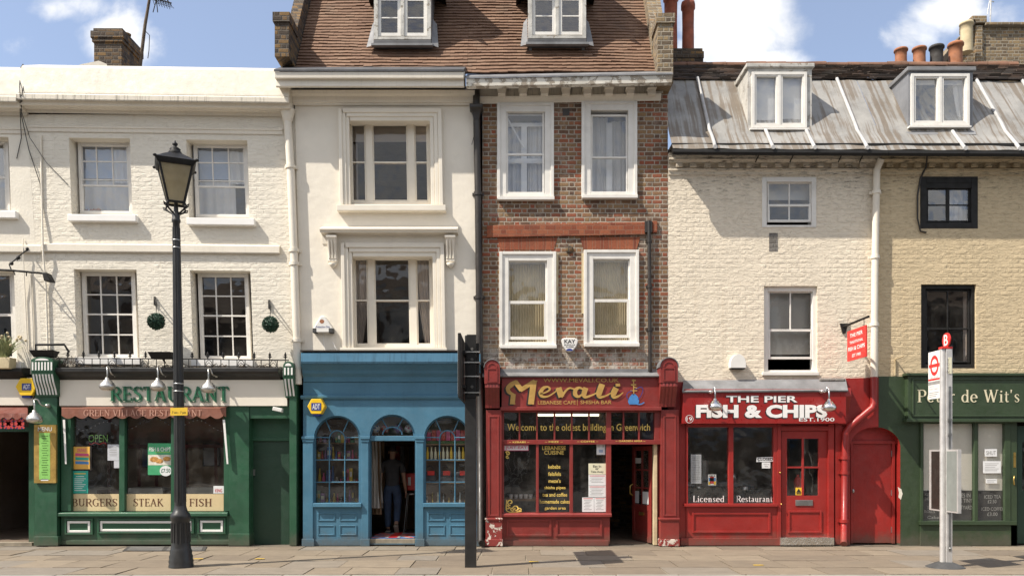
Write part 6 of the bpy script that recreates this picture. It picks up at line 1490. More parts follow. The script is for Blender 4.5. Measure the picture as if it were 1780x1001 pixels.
# ================================================================ the cream houses on the right
Dh = thing('terraced_house', 'cream painted brick house with a lead roof above the red fish and chip shop', 'house', (W(1345, 0)[0], 0, 0))
Eh = thing('terraced_house', 'cream painted brick house with black windows above the dark green shop', 'house', (W(1660, 0)[0], 0, 0))
m = MB(); m.holed([W(1161.3, 262), W(1527, 262), W(1527, 690), W(1161.3, 690)], [HR((1326, 309, 1418, 395)), HR((1328, 497, 1421, 650))], .28); build('wall', m, 'cream_brick', Dh)
m = MB(); m.holed([W(1527.2, 262), W(1905, 262), W(1905, 655), W(1527.2, 655)], [HR((1601, 308, 1699, 396)), HR((1601, 494, 1697, 640))], .28); build('wall', m, 'cream_brick_deep', Eh)
for (par, xa, xb) in ((Dh, 1161.5, 1526.5), (Eh, 1527.5, 1900)):
    m = MB(); wm_ = 'cream_brick' if par is Dh else 'cream_brick_deep'; m.mould([(.02, 304), (-.025, 304), (-.03, 297), (-.05, 296), (-.05, 293), (.02, 292)], xa, xb); m.mould([(.02, 283), (-.07, 283), (-.08, 280), (-.10, 277), (-.10, 262), (.02, 262)], xa, xb); build('cornice', m, wm_, par)
    i = 0; x = xa + 14
    while x < xb - 10:
        m = MB(); m.pb(x, 283.2, x + 11, 290 + (i % 3) * .5, -.075, .02); build('dentil', m, wm_, par, .004); x += 24.6; i += 1
w = window(Dh, (1325, 308, 1419, 395), -.015, 'white_frame', 8, .2, sashes=[((1334, 317, 1410, 358), 2, 1, .03), ((1334, 355, 1410, 386), 2, 1, 0, None, 4)], sw=2.6, gw=2.2, bottom=4)
blind(w, 1332, 317, 1412, 348, .26, 'blind_white')
w = window(Dh, (1327, 498, 1421, 650), .06, 'white_frame', 8, .15, sashes=[((1335, 506, 1413, 575), 2, 1, .03), ((1335, 572, 1413, 624), 1, 1, 0, None, 4)], sw=2.8, gw=2.2, bottom=7)
blind(w, 1332, 505, 1415, 616, .30, 'blind_white')
m = MB(); m.pb(1326, 646, 1424, 652, -.06, .1); build('sill', m, 'white_frame', Dh, .006)
w = window(Eh, (1600, 307, 1700, 397), -.01, 'black_iron', 11, .2, sashes=[((1611, 327, 1648, 386), 1, 2, .03), ((1648, 327, 1687, 386), 1, 2, .03)], sw=2.6, gw=2.0, bottom=10)
curtain(w, 1650, 326, 1690, 388, .30, 'curtain_white', 5, .02)
m = MB(); m.pb(1609, 317, 1690, 327, .0, .1); build('head_rail', m, 'black_iron', w)
w = window(Eh, (1600, 493, 1698, 641), .05, 'black_iron', 9, .16, sashes=[((1609, 504, 1686, 573), 2, 1, .03), ((1609, 570, 1686, 630), 2, 1, 0)], sw=2.6, gw=2.0, bottom=8, glass='glass_dark')
curtain(w, 1674, 506, 1688, 628, .32, 'curtain_white', 2, .02)
m = MB(); m.pb(1337, 405, 1352, 437, -.004, .02); build('blocked_vent', m, 'grey_brick', Dh)
o = thing('extractor_cowl', 'white rounded ventilation cowl low on the cream wall', 'vent', W(1283, 640, -.1))
m = MB(); a = [W(1270 + 27 * (0.5 - .5 * math.cos(rad(t))), 632 - 17 * math.sin(rad(t)), -.15) for t in range(0, 181, 15)]; m.loop(a + [W(1297, 639, -.15), W(1270, 639, -.15)], .0); build('casing', m, 'alarm_white', o, .03)
m = MB(); m.pb(1271.5, 639.2, 1295.5, 641, -.14, -.01); build('louvre', m, 'black_iron', o)
shell(Dh, 1164, 1526, 262, [420, 668]); shell(Eh, 1530, 1900, 262, [420, 660])
# eaves gutter and lead mansard
for (par, xa, xb, x1r) in ((Dh, 1161, 1523, 0), (Eh, 1523.5, 1905, 1)):
    X0, X1 = W(xa, 0)[0], W(xb, 0)[0]
    dz = (lambda X: -.022 * (X - 2.9) / 4)                       # the eaves line sags gently to the right
    m = MB()
    pr = [(-.38, 269.5), (-.46, 269), (-.49, 264), (-.48, 259), (-.36, 259)]
    a = [(X0, Y, W(0, y, Y).z + dz(X0)) for Y, y in pr]; b = [(X1, Y, W(0, y, Y).z + dz(X1)) for Y, y in pr]; n = len(pr)
    m.add(a + b, [(i, (i + 1) % n, (i + 1) % n + n, i + n) for i in range(n)] + [tuple(range(n)), tuple(reversed(range(n, 2 * n)))])
    zs_ = W(0, 262, 0).z; m.box(X0, X1, -.375, .05, zs_ - .06, zs_ - .005); build('gutter', m, 'black_iron', par)
    prof = [(-.47, 258), (-.36, 250), (-.22, 240), (-.05, 228), (.04, 215), (.86, 138)]
    m = MB(); n = 60; vs = []
    for i in range(n + 1):
        X = X0 + (X1 - X0) * i / n
        for k, (Y, y) in enumerate(prof):
            p = W(0, y, Y); vs.append((X, Y + .006 * math.sin(X * 5 + k), p.z + dz(X) + .008 * math.sin(X * 7.3 + k * 2)))
    L = len(prof); m.add(vs, [(i * L + k, i * L + k + 1, (i + 1) * L + k + 1, (i + 1) * L + k) for i in range(n) for k in range(L - 1)], True)
    RF = build('lead_roof', m, 'lead_roof', par)
    for xr in ((1213, 1330, 1402, 1455, 1530) if not x1r else (1660, 1697, 1776, 1850)):
        X = (xr - 890) / K * (D + .86) / D; short = xr in (1330, 1402, 1660)
        if not (X0 < X < X1): continue
        pts = [Vector((X + .012 * math.sin(k), Y - .02, W(0, y, Y).z + dz(X) + .02)) for k, (Y, y) in enumerate(prof)]
        if short: X = {1330: 4.62, 1402: 5.36, 1660: 8.02}[xr]; pts = [Vector((X, p.y, p.z)) for p in pts[:4]]
        m = MB(); m.tube(pts, .032, 8); m.lathe([(.038, -.02), (.038, .02)], pts[0], 8, (0, 1, 0)); build('roll', m, 'lead_roll', RF)
    m = MB(); tiled(m, xa, xb, 139, 11, .84, rad(33.5), .165, .22, random.Random(5 + x1r), 1.6); build('tiled_roof', m, 'old_tiles', par)
    m = MB(); q = random.Random(3 + x1r); x = X0; ym, zm = .84 + math.cos(rad(33.5)) * 1.8, W(0, 139, .84).z + math.sin(rad(33.5)) * 1.8
    while x < X1:
        w_ = min(.42, X1 - x); r0 = .085 + q.uniform(-.008, .008); m.tube([(x, ym, zm - .02), (x + w_ - .012, ym, zm - .02 + q.uniform(-.01, .01))], [r0, r0 * 1.04], 10); x += w_
    build('ridge_tiles', m, 'ridge_clay', par)
def lead_dormer(house, fo, wo, cheekY, casem, rect_sash, glassb):
    Yf = .02; x0, y0, x1, y1 = fo
    X0, X1 = W(x0, 0, Yf)[0], W(x1, 0, Yf)[0]; z1, z0 = W(0, y0, Yf).z, W(0, y1, Yf).z
    m = MB(); a, b, c, d = wo; g = 1.0
    m.holed([W(x0, y0 + 7, Yf), W(x1, y0 + 7, Yf), W(x1, y1, Yf), W(x0, y1, Yf)], [[W(a, b, Yf), W(c, b, Yf), W(c, d, Yf), W(a, d, Yf)]], Yf + .08)
    m.box(X0, X0 + .03, Yf + .081, Yf + cheekY, z0 + .1, z1 - .05); m.box(X1 - .03, X1, Yf + .081, Yf + cheekY, z0 + .1, z1 - .05)
    dm = build('dormer', m, casem, house, .005)
    zt = z1 - .02; m = MB(); m.hexa([(X0 - .04, Yf - .05, zt), (X1 + .04, Yf - .05, zt), (X1 + .04, Yf - .05, zt - .075), (X0 - .04, Yf - .05, zt - .075)], [(X0 - .04, Yf + cheekY + .3, zt + .02), (X1 + .04, Yf + cheekY + .3, zt + .02), (X1 + .04, Yf + cheekY + .3, zt - .07), (X0 - .04, Yf + cheekY + .3, zt - .07)]); build('dormer_roof', m, 'lead' if casem == 'dormer_grey' else 'flaking_white', dm, .012)
    m = MB(); fw = 5
    m.pb(a, b, a + fw, d, Yf - .035, Yf + .07); m.pb(c - fw, b, c, d, Yf - .035, Yf + .07); m.pb(a + fw, b, c - fw, b + fw, Yf - .034, Yf + .07); m.pb(a + fw, d - fw, c - fw, d, Yf - .034, Yf + .07); xm = (a + c) / 2; m.pb(xm - 2.5, b + fw, xm + 2.5, d - fw, Yf - .03, Yf + .07)
    for (s0, s1) in ((a + fw, xm - 2.5), (xm + 2.5, c - fw)):
        m.pb(s0, b + fw, s0 + 3, d - fw, Yf - .02, Yf + .05); m.pb(s1 - 3, b + fw, s1, d - fw, Yf - .02, Yf + .05); m.pb(s0 + 3, b + fw, s1 - 3, b + fw + 3, Yf - .019, Yf + .05); m.pb(s0 + 3, d - fw - 3, s1 - 3, d - fw, Yf - .019, Yf + .05)
    m.pb(a - 3, d + .3, c + 3, d + 3.5, Yf - .10, Yf + .08)
    build('casement', m, 'white_frame', dm, .003)
    m = MB(); m.add([W(a + 4, b + 4, Yf + .03), W(c - 4, b + 4, Yf + .03), W(c - 4, d - 4, Yf + .03), W(a + 4, d - 4, Yf + .03)], [(0, 1, 2, 3)]); build('pane', m, 'glass_upper', dm)
    m = MB(); m.box(X0 + .04, X1 - .04, 1.2, 1.24, z0 + .1, z1 - .1); build('back_board', m, 'room', dm)
    m = MB(); m.hexa([W(x0 - 4, y1 - .5, Yf - .01), W(x1 + 4, y1 - .5, Yf - .01), W(x1 + 6, y1 + 8, -.10), W(x0 - 6, y1 + 8, -.10)], [W(x0 - 4, y1 - .5, Yf + .2), W(x1 + 4, y1 - .5, Yf + .2), W(x1 + 6, y1 + 8, .1), W(x0 - 6, y1 + 8, .1)]); build('apron', m, 'lead', dm)
    return dm
plain('dormer_grey', (.20, .205, .22), .6, .14, 3, bd=.003, bs=7, dirt=.15)
dm = lead_dormer(Dh, (1300, 110, 1411, 227), (1307, 125, 1403, 222), 1.1, 'flaking_white', None, None)
m = MB(); m.pb(1310, 128, 1352, 220, .12, .126); m.pb(1357, 128, 1400, 220, .12, .126); build('blind', m, 'curtain_white', dm)
dm = lead_dormer(Eh, (1579, 116, 1691, 226), (1584, 128, 1686, 218), 1.0, 'dormer_grey', None, None)
m = MB(); m.pb(1590, 130, 1682, 148, .14, .146); build('blind', m, 'blind_white', dm); curtain(dm, 1655, 135, 1684, 216, .2, 'curtain_white', 3, .02, -.4)
# chimneys of the right hand houses
def pot(par, cx, yt, yb, wt, Y, mat):
    k = (D + Y) / D / K; h = (yb - yt) * k; r = wt / 2 * k; m = MB(); c = W(cx, yb, Y)
    m.lathe([(r * .92, -.3), (r * .90, 0), (r * .86, h * .5), (r * .90, h * .84), (r * 1.06, h * .86), (r * 1.06, h * .95), (r * .98, h), (r * .78, h), (r * .76, h * .8)], c, 18); return build('chimney_pot', m, mat, par)
st_ = stack(Dh, 1157, 1221, 84, 140, 2.6, 1.0, 'sooty_brick', out=.03)
pot(st_, 1166, -12, 88, 25, 2.9, 'terracotta_dark'); pot(st_, 1196, 5, 88, 23, 2.9, 'terracotta_dark')
st_ = stack(Eh, 1540, 1690, 112, 150, 3.0, .6, 'sooty_brick', out=.02)
for (x, yt, w_, mt_) in ((1566, 86, 22, 'terracotta'), (1598, 84, 23, 'terracotta'), (1628, 81, 24, 'soot_pot'), (1661, 76, 25, 'terracotta')): pot(st_, x, yt, 114, w_, 3.2, mt_)
F = thing('brick_house', 'brown brick gable house rising behind the roofs at the far right', 'house', (W(1760, 100, 5)[0], 5, 0))
m = MB(); m.loop([W(1640, 112, 5), W(1661, 92, 5), W(1676, 62, 5), W(1695, 38, 5), W(1712, 42, 5), W(1900, 50, 5), W(1900, 300, 5), W(1640, 300, 5)], 9); build('wall', m, 'gable_brick', F)
m = MB(); m.pb(1713, 38, 1900, 44, 4.9, 5.4); m.pb(1696, 44, 1709, 110, 4.94, 5.02); m.pb(1690, 27, 1716, 40, 4.9, 5.5); build('coping', m, 'gable_brick', F, .02)
m = MB(); m.hexa([W(1632, 108, 4.9), W(1694, 34, 4.9), W(1697, 39, 4.9), W(1638, 116, 4.9)], [W(1632, 108, 9), W(1694, 34, 9), W(1697, 39, 9), W(1638, 116, 9)]); build('verge', m, 'old_tiles', F)
pot(F, 1680, 40, 70, 22, 4.6, 'cream_pot')
an = thing('television_aerial', 'thin aerial rods above the brown brick gable at the far right', 'aerial', W(1721, 40, 5.2))
m = MB(); m.tube([W(1721, 40, 5.2), W(1723, -10, 5.2)], .02, 6); build('mast', m, 'galvanised', an)
m = MB(); m.tube([W(1716, 25, 5.2), W(1722, -8, 5.2)], .012, 5); m.tube([W(1719, 2, 5.2), W(1728, 4, 5.2)], .012, 5); build('antenna', m, 'galvanised', an)
# rain pipe between the two houses, painted cream above and red below
drainpipe(Dh, [W(1532, 276, -.20), W(1524, 296, -.10), W(1521, 450, -.10), W(1519, 640, -.10), W(1519, 655, -.10)], .062, 'cream_trim', [(1, .25), (1, .98), (2, .6)])
drainpipe(Dh, [W(1519, 655, -.10), W(1519, 700, -.10), W(1516, 709, -.12), W(1476, 742, -.12), W(1470, 752, -.12), W(1469, 800, -.12), W(1467, 940, -.12), W(1467, 945, -.18)], .062, 'red_paint', [(4, .9), (5, .15), (5, .75)])
m = MB(); m.tube([W(1612, 268, -.3), W(1610, 290, -.06), W(1600, 310, -.03), W(1595, 340, -.03), W(1595, 380, -.03), W(1600, 402, -.03), W(1610, 404, -.02)], .016, 6); one('loose_cable', m, 'brown_black', 'thick dark cable hanging beside the upper black window', 'cable')
for i, x in enumerate((1316, 1376, 1460, 1497)):
    m = MB(); m.tube([W(x + 4, 268, -.44), W(x, 276, -.12), W(x - 3, 282, -.11)], .012, 5); build('gutter_bracket', m, 'black_iron', Dh)

# --- the red fish and chip shop
ARC = [(1521.5 + 43.5 * math.cos(rad(a)), 776 - 34 * math.sin(rad(a))) for a in range(84, 181, 8)]
m = MB(); m.holed([W(1160.8, 664, -.02), W(1527, 656, -.02), W(1527, 742.1, -.02)] + [W(x, y, -.02) for x, y in ARC] + [W(1478, 947, -.02), W(1160.8, 947, -.02)], [[W(1193, 740, -.02), W(1440, 740, -.02), W(1440, 944, -.02), W(1193, 944, -.02)]], .22)
build('shop_wall', m, 'red_paint', Dh)
m = MB(); Yd = -.04
m.hexa([W(1188, 661, -.03), W(1470, 658, -.03), W(1474, 678, -.28), W(1186, 680, -.28)], [W(1188, 667, -.021), W(1470, 664, -.021), W(1474, 680.5, -.27), W(1186, 682.5, -.27)]); build('shop_roof', m, 'lead', Dh)
m = MB(); m.pb(1425, 656.5, 1470, 664, -.10, -.021); build('broken_render', m, 'grey_brick', Dh, .03)
m = MB(); m.pb(1187, 679, 1471, 736, -.24, .05); m.pb(1189, 676, 1469, 680, -.255, .0); fp = build('fascia', m, 'red_fascia', Dh, .006)
for (s_, a, b, c, d, bo) in (('THE PIER', 1262.5, 687.5, 1386.5, 699, .06), ('FISH & CHIPS', 1210, 703, 1438, 726, .12)):
    t = MB(); letters(t, s_, a - 1.8, b + 1.6, c - 1.8, d + 2.0, -.2420, .001, bo); build('letter_shadow', t, 'black_letters', fp)
    t = MB(); letters(t, s_, a, b, c, d, -.2445, .001, bo); build('lettering', t, 'white_letters', fp)
t = MB(); letters(t, 'EST.1900', 1389, 725.5, 1450.5, 732, -.2435, .001, .03); letters(t, '19', 1193.5, 724.5, 1203, 731.5, -.2435, .001, .02)
for k in range(24): a0, a1 = rad(k * 15), rad(k * 15 + 15); t.add([W(1198.3 + 7 * math.cos(a0), 728 + 7 * math.sin(a0), -.2435), W(1198.3 + 7 * math.cos(a1), 728 + 7 * math.sin(a1), -.2435), W(1198.3 + 6.3 * math.cos(a1), 728 + 6.3 * math.sin(a1), -.2435), W(1198.3 + 6.3 * math.cos(a0), 728 + 6.3 * math.sin(a0), -.2435)], [(0, 1, 2, 3)])
build('lettering', t, 'white_letters', fp)
m = MB(); m.extr([(0, ZZ(675)), (-.22, ZZ(676)), (-.24, ZZ(690)), (-.16, ZZ(705)), (-.10, ZZ(720)), (-.09, ZZ(738)), (0, ZZ(738))], ZX(1472) - .14, ZX(1484) - .14); build('console', m, 'red_paint', Dh, .008)
m = MB()
for (a, b) in ((1193, 1196), (1267, 1275), (1345, 1352)): m.pb(a, 740, b, 876, -.06, .06)
m.pb(1193, 737, 1352, 742, -.058, .06); m.pb(1190, 875, 1352, 880, -.11, .06); SWD = build('shop_window', m, 'red_paint', Dh, .004)
m = MB()
for (a, b) in ((1196, 1267), (1275, 1345)): m.add([W(a, 742, .0), W(b, 742, .0), W(b, 875, .0), W(a, 875, .0)], [(0, 1, 2, 3)])
build('pane', m, 'glass_shop', SWD)
m = MB(); m.pb(1196.3, 848, 1266.7, 875, .005, .009); m.pb(1275.3, 851, 1344.7, 875, .005, .009); build('window_film', m, 'film_black', SWD)
t = MB(); letters(t, 'Licensed', 1204.5, 861, 1259, 872, -.006, .001, font='roman'); letters(t, 'Restaurant', 1280, 861, 1342.5, 872, -.006, .001, font='roman'); build('lettering', t, 'white_letters', SWD)
m = MB(); m.pb(1193, 880, 1352, 938, -.05, .1); m.pb(1183, 935, 1357, 947.5, -.085, .05); build('stall_riser', m, 'red_paint', Dh, .004)
panel(Dh, 1203, 890, 1340, 926, -.05, 'red_paint', 4)
m = MB(); m.pb(1352, 737, 1358, 946, -.075, .15); m.pb(1440, 737, 1450, 946, -.075, .15); m.pb(1358, 740, 1440, 748, -.07, .15); m.pb(1452, 720, 1464, 946, -.06, .0); build('door_frame', m, 'red_paint', Dh, .005)
m = MB(); m.holed([W(1358.5, 748.5, -.02), W(1439.5, 748.5, -.02), W(1439.5, 934, -.02), W(1358.5, 934, -.02)], [[W(1368, 762, -.02), W(1423, 762, -.02), W(1423, 861, -.02), W(1368, 861, -.02)]], .03)
m.pb(1394, 762, 1397.5, 861, -.018, .02); m.pb(1368, 810.5, 1423, 813.5, -.015, .02); dr = build('door', m, 'red_paint', Dh, .003)
m = MB(); m.add([W(1368, 762, .005), W(1423, 762, .005), W(1423, 861, .005), W(1368, 861, .005)], [(0, 1, 2, 3)]); build('pane', m, 'glass_shop', dr)
panel(dr, 1370, 887, 1429, 926, -.02, 'red_paint', 3.5)
m = MB(); m.pb(1383, 868.5, 1413, 878.5, -.035, -.01); build('letterbox', m, 'steel', dr, .004)
m = MB(); m.ball(W(1356, 821, -.09), .018, 5); m.ball(W(1358, 876, -.09), .015, 5); build('lock', m, 'brass', dr)
m = MB(); m.pb(1357, 934, 1450, 947, -.13, .2); stp = build('step', m, 'galvanised', Dh)
m = MB(); q = random.Random(1)
for r in range(3):
    for i in range(15): c = W(1361 + i * 6 + (r % 2) * 3, 937 + r * 3.8, -.132); m.cbox(c, .045, .006, .014, Matrix.Rotation(rad(35 if (i + r) % 2 else -35), 3, 'Y'))
build('tread', m, 'chrome', stp)
# arched red door in the thick wall between the shops
m = MB(); m.pb(1479, 769, 1483, 944, .10, .2); m.pb(1551, 769, 1556, 944, .10, .2); m.pb(1479, 766, 1566, 771, .098, .2)
m.loop([W(1478, 766, .14)] + [W(1521.5 + 44 * math.cos(rad(a)), 776 - 35 * math.sin(rad(a)), .14) for a in range(170, 9, -10)] + [W(1566, 766, .14)], .2); build('door_frame', m, 'red_paint', Dh, .003)
m = MB(); m.pb(1483, 771, 1551, 943, .13, .18); dr = build('door', m, 'red_paint', Dh, .003)
m = MB(); 
for y in (788, 856, 920): m.pb(1549.5, y - 5, 1552, y + 5, .11, .135)
m.ball(W(1483, 853, .10), .03, 6, (.8, .8, 1.3)); build('hinge', m, 'steel', dr)
# ground floor wall: red paint to the left, dark green to the right of the painted edge
ARD = [(1521.5 + 43.5 * math.cos(rad(a)), 776 - 34 * math.sin(rad(a))) for a in range(82, -1, -8)]
m = MB(); m.holed([W(1527.3, 654, -.02), W(1604, 654, -.02), W(1604, 948, -.02), W(1565, 948, -.02)] + [W(x, y, -.02) for x, y in reversed(ARD)] + [W(1527.3, 742.1, -.02)], [], .22)
build('shop_wall', m, 'dark_green_paint', Eh)
m = MB(); o_ = [(1521.5 + 43.4 * math.cos(rad(a)), 776 - 33.9 * math.sin(rad(a))) for a in range(80, -1, -8)] + [(1564.9, 944)]
vs = [W(x, y, -.019) for x, y in o_] + [Vector((W(x, y, -.019).x - .003, .219, W(x, y, -.019).z)) for x, y in o_]; n = len(o_); m.add(vs, [(i, i + 1, i + 1 + n, i + n) for i in range(n - 1)]); build('door_reveal', m, 'red_paint', Eh)
m = MB(); q = [(1561, 846), (1567, 850), (1569, 858), (1566, 868), (1562, 864), (1563, 856)]; m.loop([W(x, y, -.024) for x, y in q], -.019); build('plaster_patch', m, 'white_render', Eh)
# things in the chip shop window
sheet('menu_board', 'white menu in a black frame in the left chip shop pane', 'menu board', (1199, 787, 1221, 842), .02, 'black_letters', [('#', 1201, 789.5, 1219, 840, 'paper_grey')] + [('#', 1203 + (i % 2), 793 + i * 3, 1217 - (i % 3), 793.7 + i * 3, 'grey_letters') for i in range(15)])
sheet('sticker', 'small red yellow and blue square sticker in the chip shop window', 'sticker', (1231, 824, 1245, 843), .02, 'paper', [('#', 1232, 830, 1244, 836, 'poster_blue'), ('#', 1234, 828, 1241, 840, 'red_letters'), ('#', 1231.5, 837, 1235, 842, 'sticker_yellow'), ('#', 1241, 836, 1244.5, 842, 'sticker_yellow'), ('HELP', 1233, 825.5, 1243, 828, 'black_letters', .02)])
sheet('sign', 'white CLOSED sign in the right chip shop pane', 'sign', (1315, 793.5, 1345, 801.5), -.012, 'paper', [('CLOSED', 1317, 795, 1343.5, 800, 'black_letters', .05)], tilt=1)
sheet('notice', 'small white notice under the CLOSED sign', 'paper', (1324.5, 803, 1339, 813.5), -.012, 'paper', [('Opening', 1327, 805, 1337, 807.5, 'grey_letters', .01), ('times', 1329, 808.5, 1335, 811, 'grey_letters', .01)])
sheet('sticker', 'yellow warning triangle sticker on the red door glass', 'sticker', (1383, 847, 1394, 860), .0, 'sticker_yellow', [('#', 1384.5, 856.5, 1392.5, 858.5, 'black_letters')])
m = MB(); m.loop([W(1388.5, 848.5, -.003), W(1393, 855.5, -.003), W(1384, 855.5, -.003)], -.0005); build('triangle', m, 'black_letters', bpy.data.objects['sticker.003'] if 'sticker.003' in bpy.data.objects else bpy.data.objects['sticker'])
o = thing('fire_extinguisher', 'red fire extinguisher behind the glass of the red door', 'extinguisher', W(1386, 850, .4))
m = MB(); c = W(1387, 852, .4); m.lathe([(.07, 0), (.075, .03), (.075, .18), (.05, .24), (.025, .26), (.025, .30)], c, 14); build('cylinder', m, 'sign_red', o); m = MB(); m.tube([c + Vector((0, 0, .30)), c + Vector((.07, 0, .33)), c + Vector((.09, 0, .2))], .012, 6); build('hose', m, 'black_iron', o)
cn_ = thing('serving_counter', 'stainless steel serving counter inside the chip shop', 'counter', (ZX(1270), 1.3, 0))
m = MB(); m.box(ZX(1190), ZX(1350), 1.2, 1.8, 1.04, 1.12); build('top', m, 'steel', cn_); m = MB(); m.box(ZX(1192), ZX(1348), 1.25, 1.8, .05, 1.039); build('front_panel', m, 'room_dark', cn_)
m = MB(); m.box(ZX(1228), ZX(1262), 1.3, 1.7, 1.125, 1.60); one('food_warmer', m, 'steel', 'glass and steel food warmer standing on the chip shop counter', 'food warmer', bevel=.05)
for x in (1240, 1305, 1328): m = MB(); m.lathe([(.09, 0), (.10, .02), (.10, .16), (.06, .19)], (ZX(x), 1.22, .88 if x != 1305 else 1.125), 14); one('metal_canister', m, 'galvanised', {1240: 'steel canister below the food warmer', 1305: 'steel canister on the counter behind the middle of the window', 1328: 'steel canister at the right end of the counter'}[x], 'canister')
m = MB(); m.box(ZX(1180), ZX(1450), 2.4, 2.46, 0, 2.9); build('room_partition', m, 'room_tile', Dh)
GP = 'bright steel lamps over the fish and chip sign'
swan_lamp(1235, 681, 1243, 703, 'polished steel lamp hanging over the letter I of FISH', GP, 'chrome', -.27, .46, .95)
swan_lamp(1428, 680, 1441, 704, 'polished steel lamp hanging over the last letter of CHIPS', GP, 'chrome', -.27, .46, .95)
# projecting sign
hs = thing('hanging_sign', 'red double sided board hanging from a black bar on the cream wall', 'sign', W(1466, 570, 0))
Xs = W(1466, 570, 0).x; zb_ = W(0, 568, 0).z
m = MB(); m.tube([(Xs, 0, zb_), (Xs, -1.06, zb_ + .01)], .022, 8); m.loop([(Xs - .07, -.03, zb_ + .06), (Xs + .08, -.03, zb_ + .06), (Xs + .03, -.03, zb_ - .12), (Xs - .02, -.03, zb_ - .12)], .0)
for y in (-.30, -.88): m.tube([(Xs, y, zb_), (Xs, y, zb_ - .12)], .006, 5)
build('bracket', m, 'black_iron', hs)
zt_ = zb_ - .12; h_ = .54; m = MB(); m.box(Xs - .012, Xs + .012, -.98, -.20, zt_ - h_, zt_); bd_ = build('board', m, 'sign_red', hs)
mp = lambda px, py: Vector((Xs - .0135, -.20 - px * .78, zt_ - py * h_))
t = MB()
for (s_, a, b, c, d, bo) in (('THE PIER', .16, .12, .84, .24, .04), ('TRADITIONAL', .14, .36, .86, .45, .04), ('FISH & CHIPS', .06, .55, .95, .68, .05), ('EST 1900', .28, .80, .74, .90, .04)): letters(t, s_, a, b, c, d, 0, .001, bo, mapper=mp)
build('lettering', t, 'white_letters', bd_)

# --- the dark green shop at the right
m = MB(); m.pb(1605, 654, 1905, 948, .1, .26) if False else None
m.pb(1578, 651, 1905, 731, -.14, .25); m.pb(1576, 648, 1905, 652.5, -.19, -.02); m.pb(1576, 728, 1905, 733, -.18, -.02); fe = build('fascia', m, 'dark_green_paint', Eh, .006)
panel(fe, 1586, 657, 1900, 724, -.14, 'dark_green_paint', 3, 'panel_moulding', .018)
t = MB(); letters(t, "Peter de Wit's C", 1595, 677, 1800, 699, -.145, .002, font='roman'); build('lettering', t, 'cream_letters', fe)
m = MB()
for (a, b) in ((1600.5, 1605), (1694, 1700), (1747, 1757)): m.pb(a, 733, b, 909, -.06, .08)
m.pb(1757, 733, 1768, 948, -.05, .2); m.pb(1600, 905, 1768, 912, -.09, .1); m.pb(1600, 731, 1768, 736, -.055, .1); SWE = build('shop_window', m, 'dark_green_paint', Eh, .004)
m = MB()
for (a, b) in ((1605, 1694), (1700, 1747)): m.add([W(a, 736, .0), W(b, 736, .0), W(b, 905, .0), W(a, 905, .0)], [(0, 1, 2, 3)])
build('pane', m, 'glass_shop', SWE)
m = MB(); m.pb(1605.5, 736.5, 1693.5, 852, .025, .031); m.pb(1700.5, 736.5, 1746.5, 852, .026, .032); build('roller_blind', m, 'blind_white', SWE)
m = MB(); m.pb(1600, 912, 1768, 948, -.05, .2); build('stall_riser', m, 'dark_green_paint', Eh, .004)
m = MB(); m.holed([W(1768.5, 740, .12), W(1860, 740, .12), W(1860, 944, .12), W(1768.5, 944, .12)], [[W(1777, 768, .12), W(1850, 768, .12), W(1850, 852, .12), W(1777, 852, .12)]], .17); dr = build('door', m, 'green_door', Eh, .003)
m = MB(); m.add([W(1777, 768, .14), W(1850, 768, .14), W(1850, 852, .14), W(1777, 852, .14)], [(0, 1, 2, 3)]); build('pane', m, 'glass_shop', dr)
m = MB(); m.pb(1760 + 2, 786, 1766, 812, -.055, -.04); m.tube([W(1763, 827, -.05), W(1762, 833, -.10), W(1763, 842, -.05)], .012, 6); build('handle', m, 'brass', dr)
sheet('sign', 'pale SHUT card in the narrow right pane of the dark green shop', 'sign', (1712, 780, 1733, 793), -.01, 'paper', [('SHUT', 1714.5, 783, 1731, 790, 'grey_letters', .01)])
sheet('notice', 'white landscape notice under the SHUT card', 'paper', (1709, 801, 1740, 822), -.01, 'paper', [('#', 1712, 805 + i * 3, 1736 - (i % 3) * 3, 805.7 + i * 3, 'grey_letters') for i in range(5)])
sheet('notice', 'narrow white slip lowest in the narrow pane of the dark green shop', 'paper', (1714, 832, 1733, 839.5), -.01, 'paper', [('#', 1716, 834, 1731, 834.7, 'grey_letters'), ('#', 1716, 836.5, 1728, 837.2, 'grey_letters')])
sheet('chalk_board', 'wide chalkboard in the bottom of the left pane behind the bus stop', 'chalkboard', (1605, 852, 1694, 905), .012, 'chalkboard', [('ALL DAY', 1607, 856, 1622, 861, 'chalk'), ('THE TEAS', 1607, 864, 1625, 869, 'chalk'), ('SCONES', 1612, 879, 1628, 884, 'chalk'), ('ROLLS', 1607, 886, 1625, 891, 'chalk'), ('Cakes', 1612, 896, 1636, 901, 'chalk'), ('CAKES IN', 1656, 857, 1687, 864, 'chalk'), ('OUR TINY', 1658, 866, 1690, 873, 'chalk'), ('COURTYARD', 1652, 878, 1690, 885, 'chalk')])
sheet('chalk_board', 'narrow chalkboard with drink prices in the right pane of the dark green shop', 'chalkboard', (1700, 852, 1747, 905), .012, 'chalkboard', [('ICED TEA', 1711, 860, 1740, 866, 'chalk'), ('£2.50', 1717, 868, 1732, 874, 'chalk'), ('ICED COFFEE', 1706, 881, 1745, 887, 'chalk'), ('£3.00', 1716, 890, 1734, 896, 'chalk')])
wb_ = thing('wall_bracket', 'thin pale right angled wall bracket above the dark green sign', 'bracket', W(1556, 650, -.05))
m = MB(); m.tube([W(1556, 652, -.02), W(1557, 624, -.02), W(1572, 618, -.5)], .014, 6); build('arm', m, 'cream_pot', wb_)
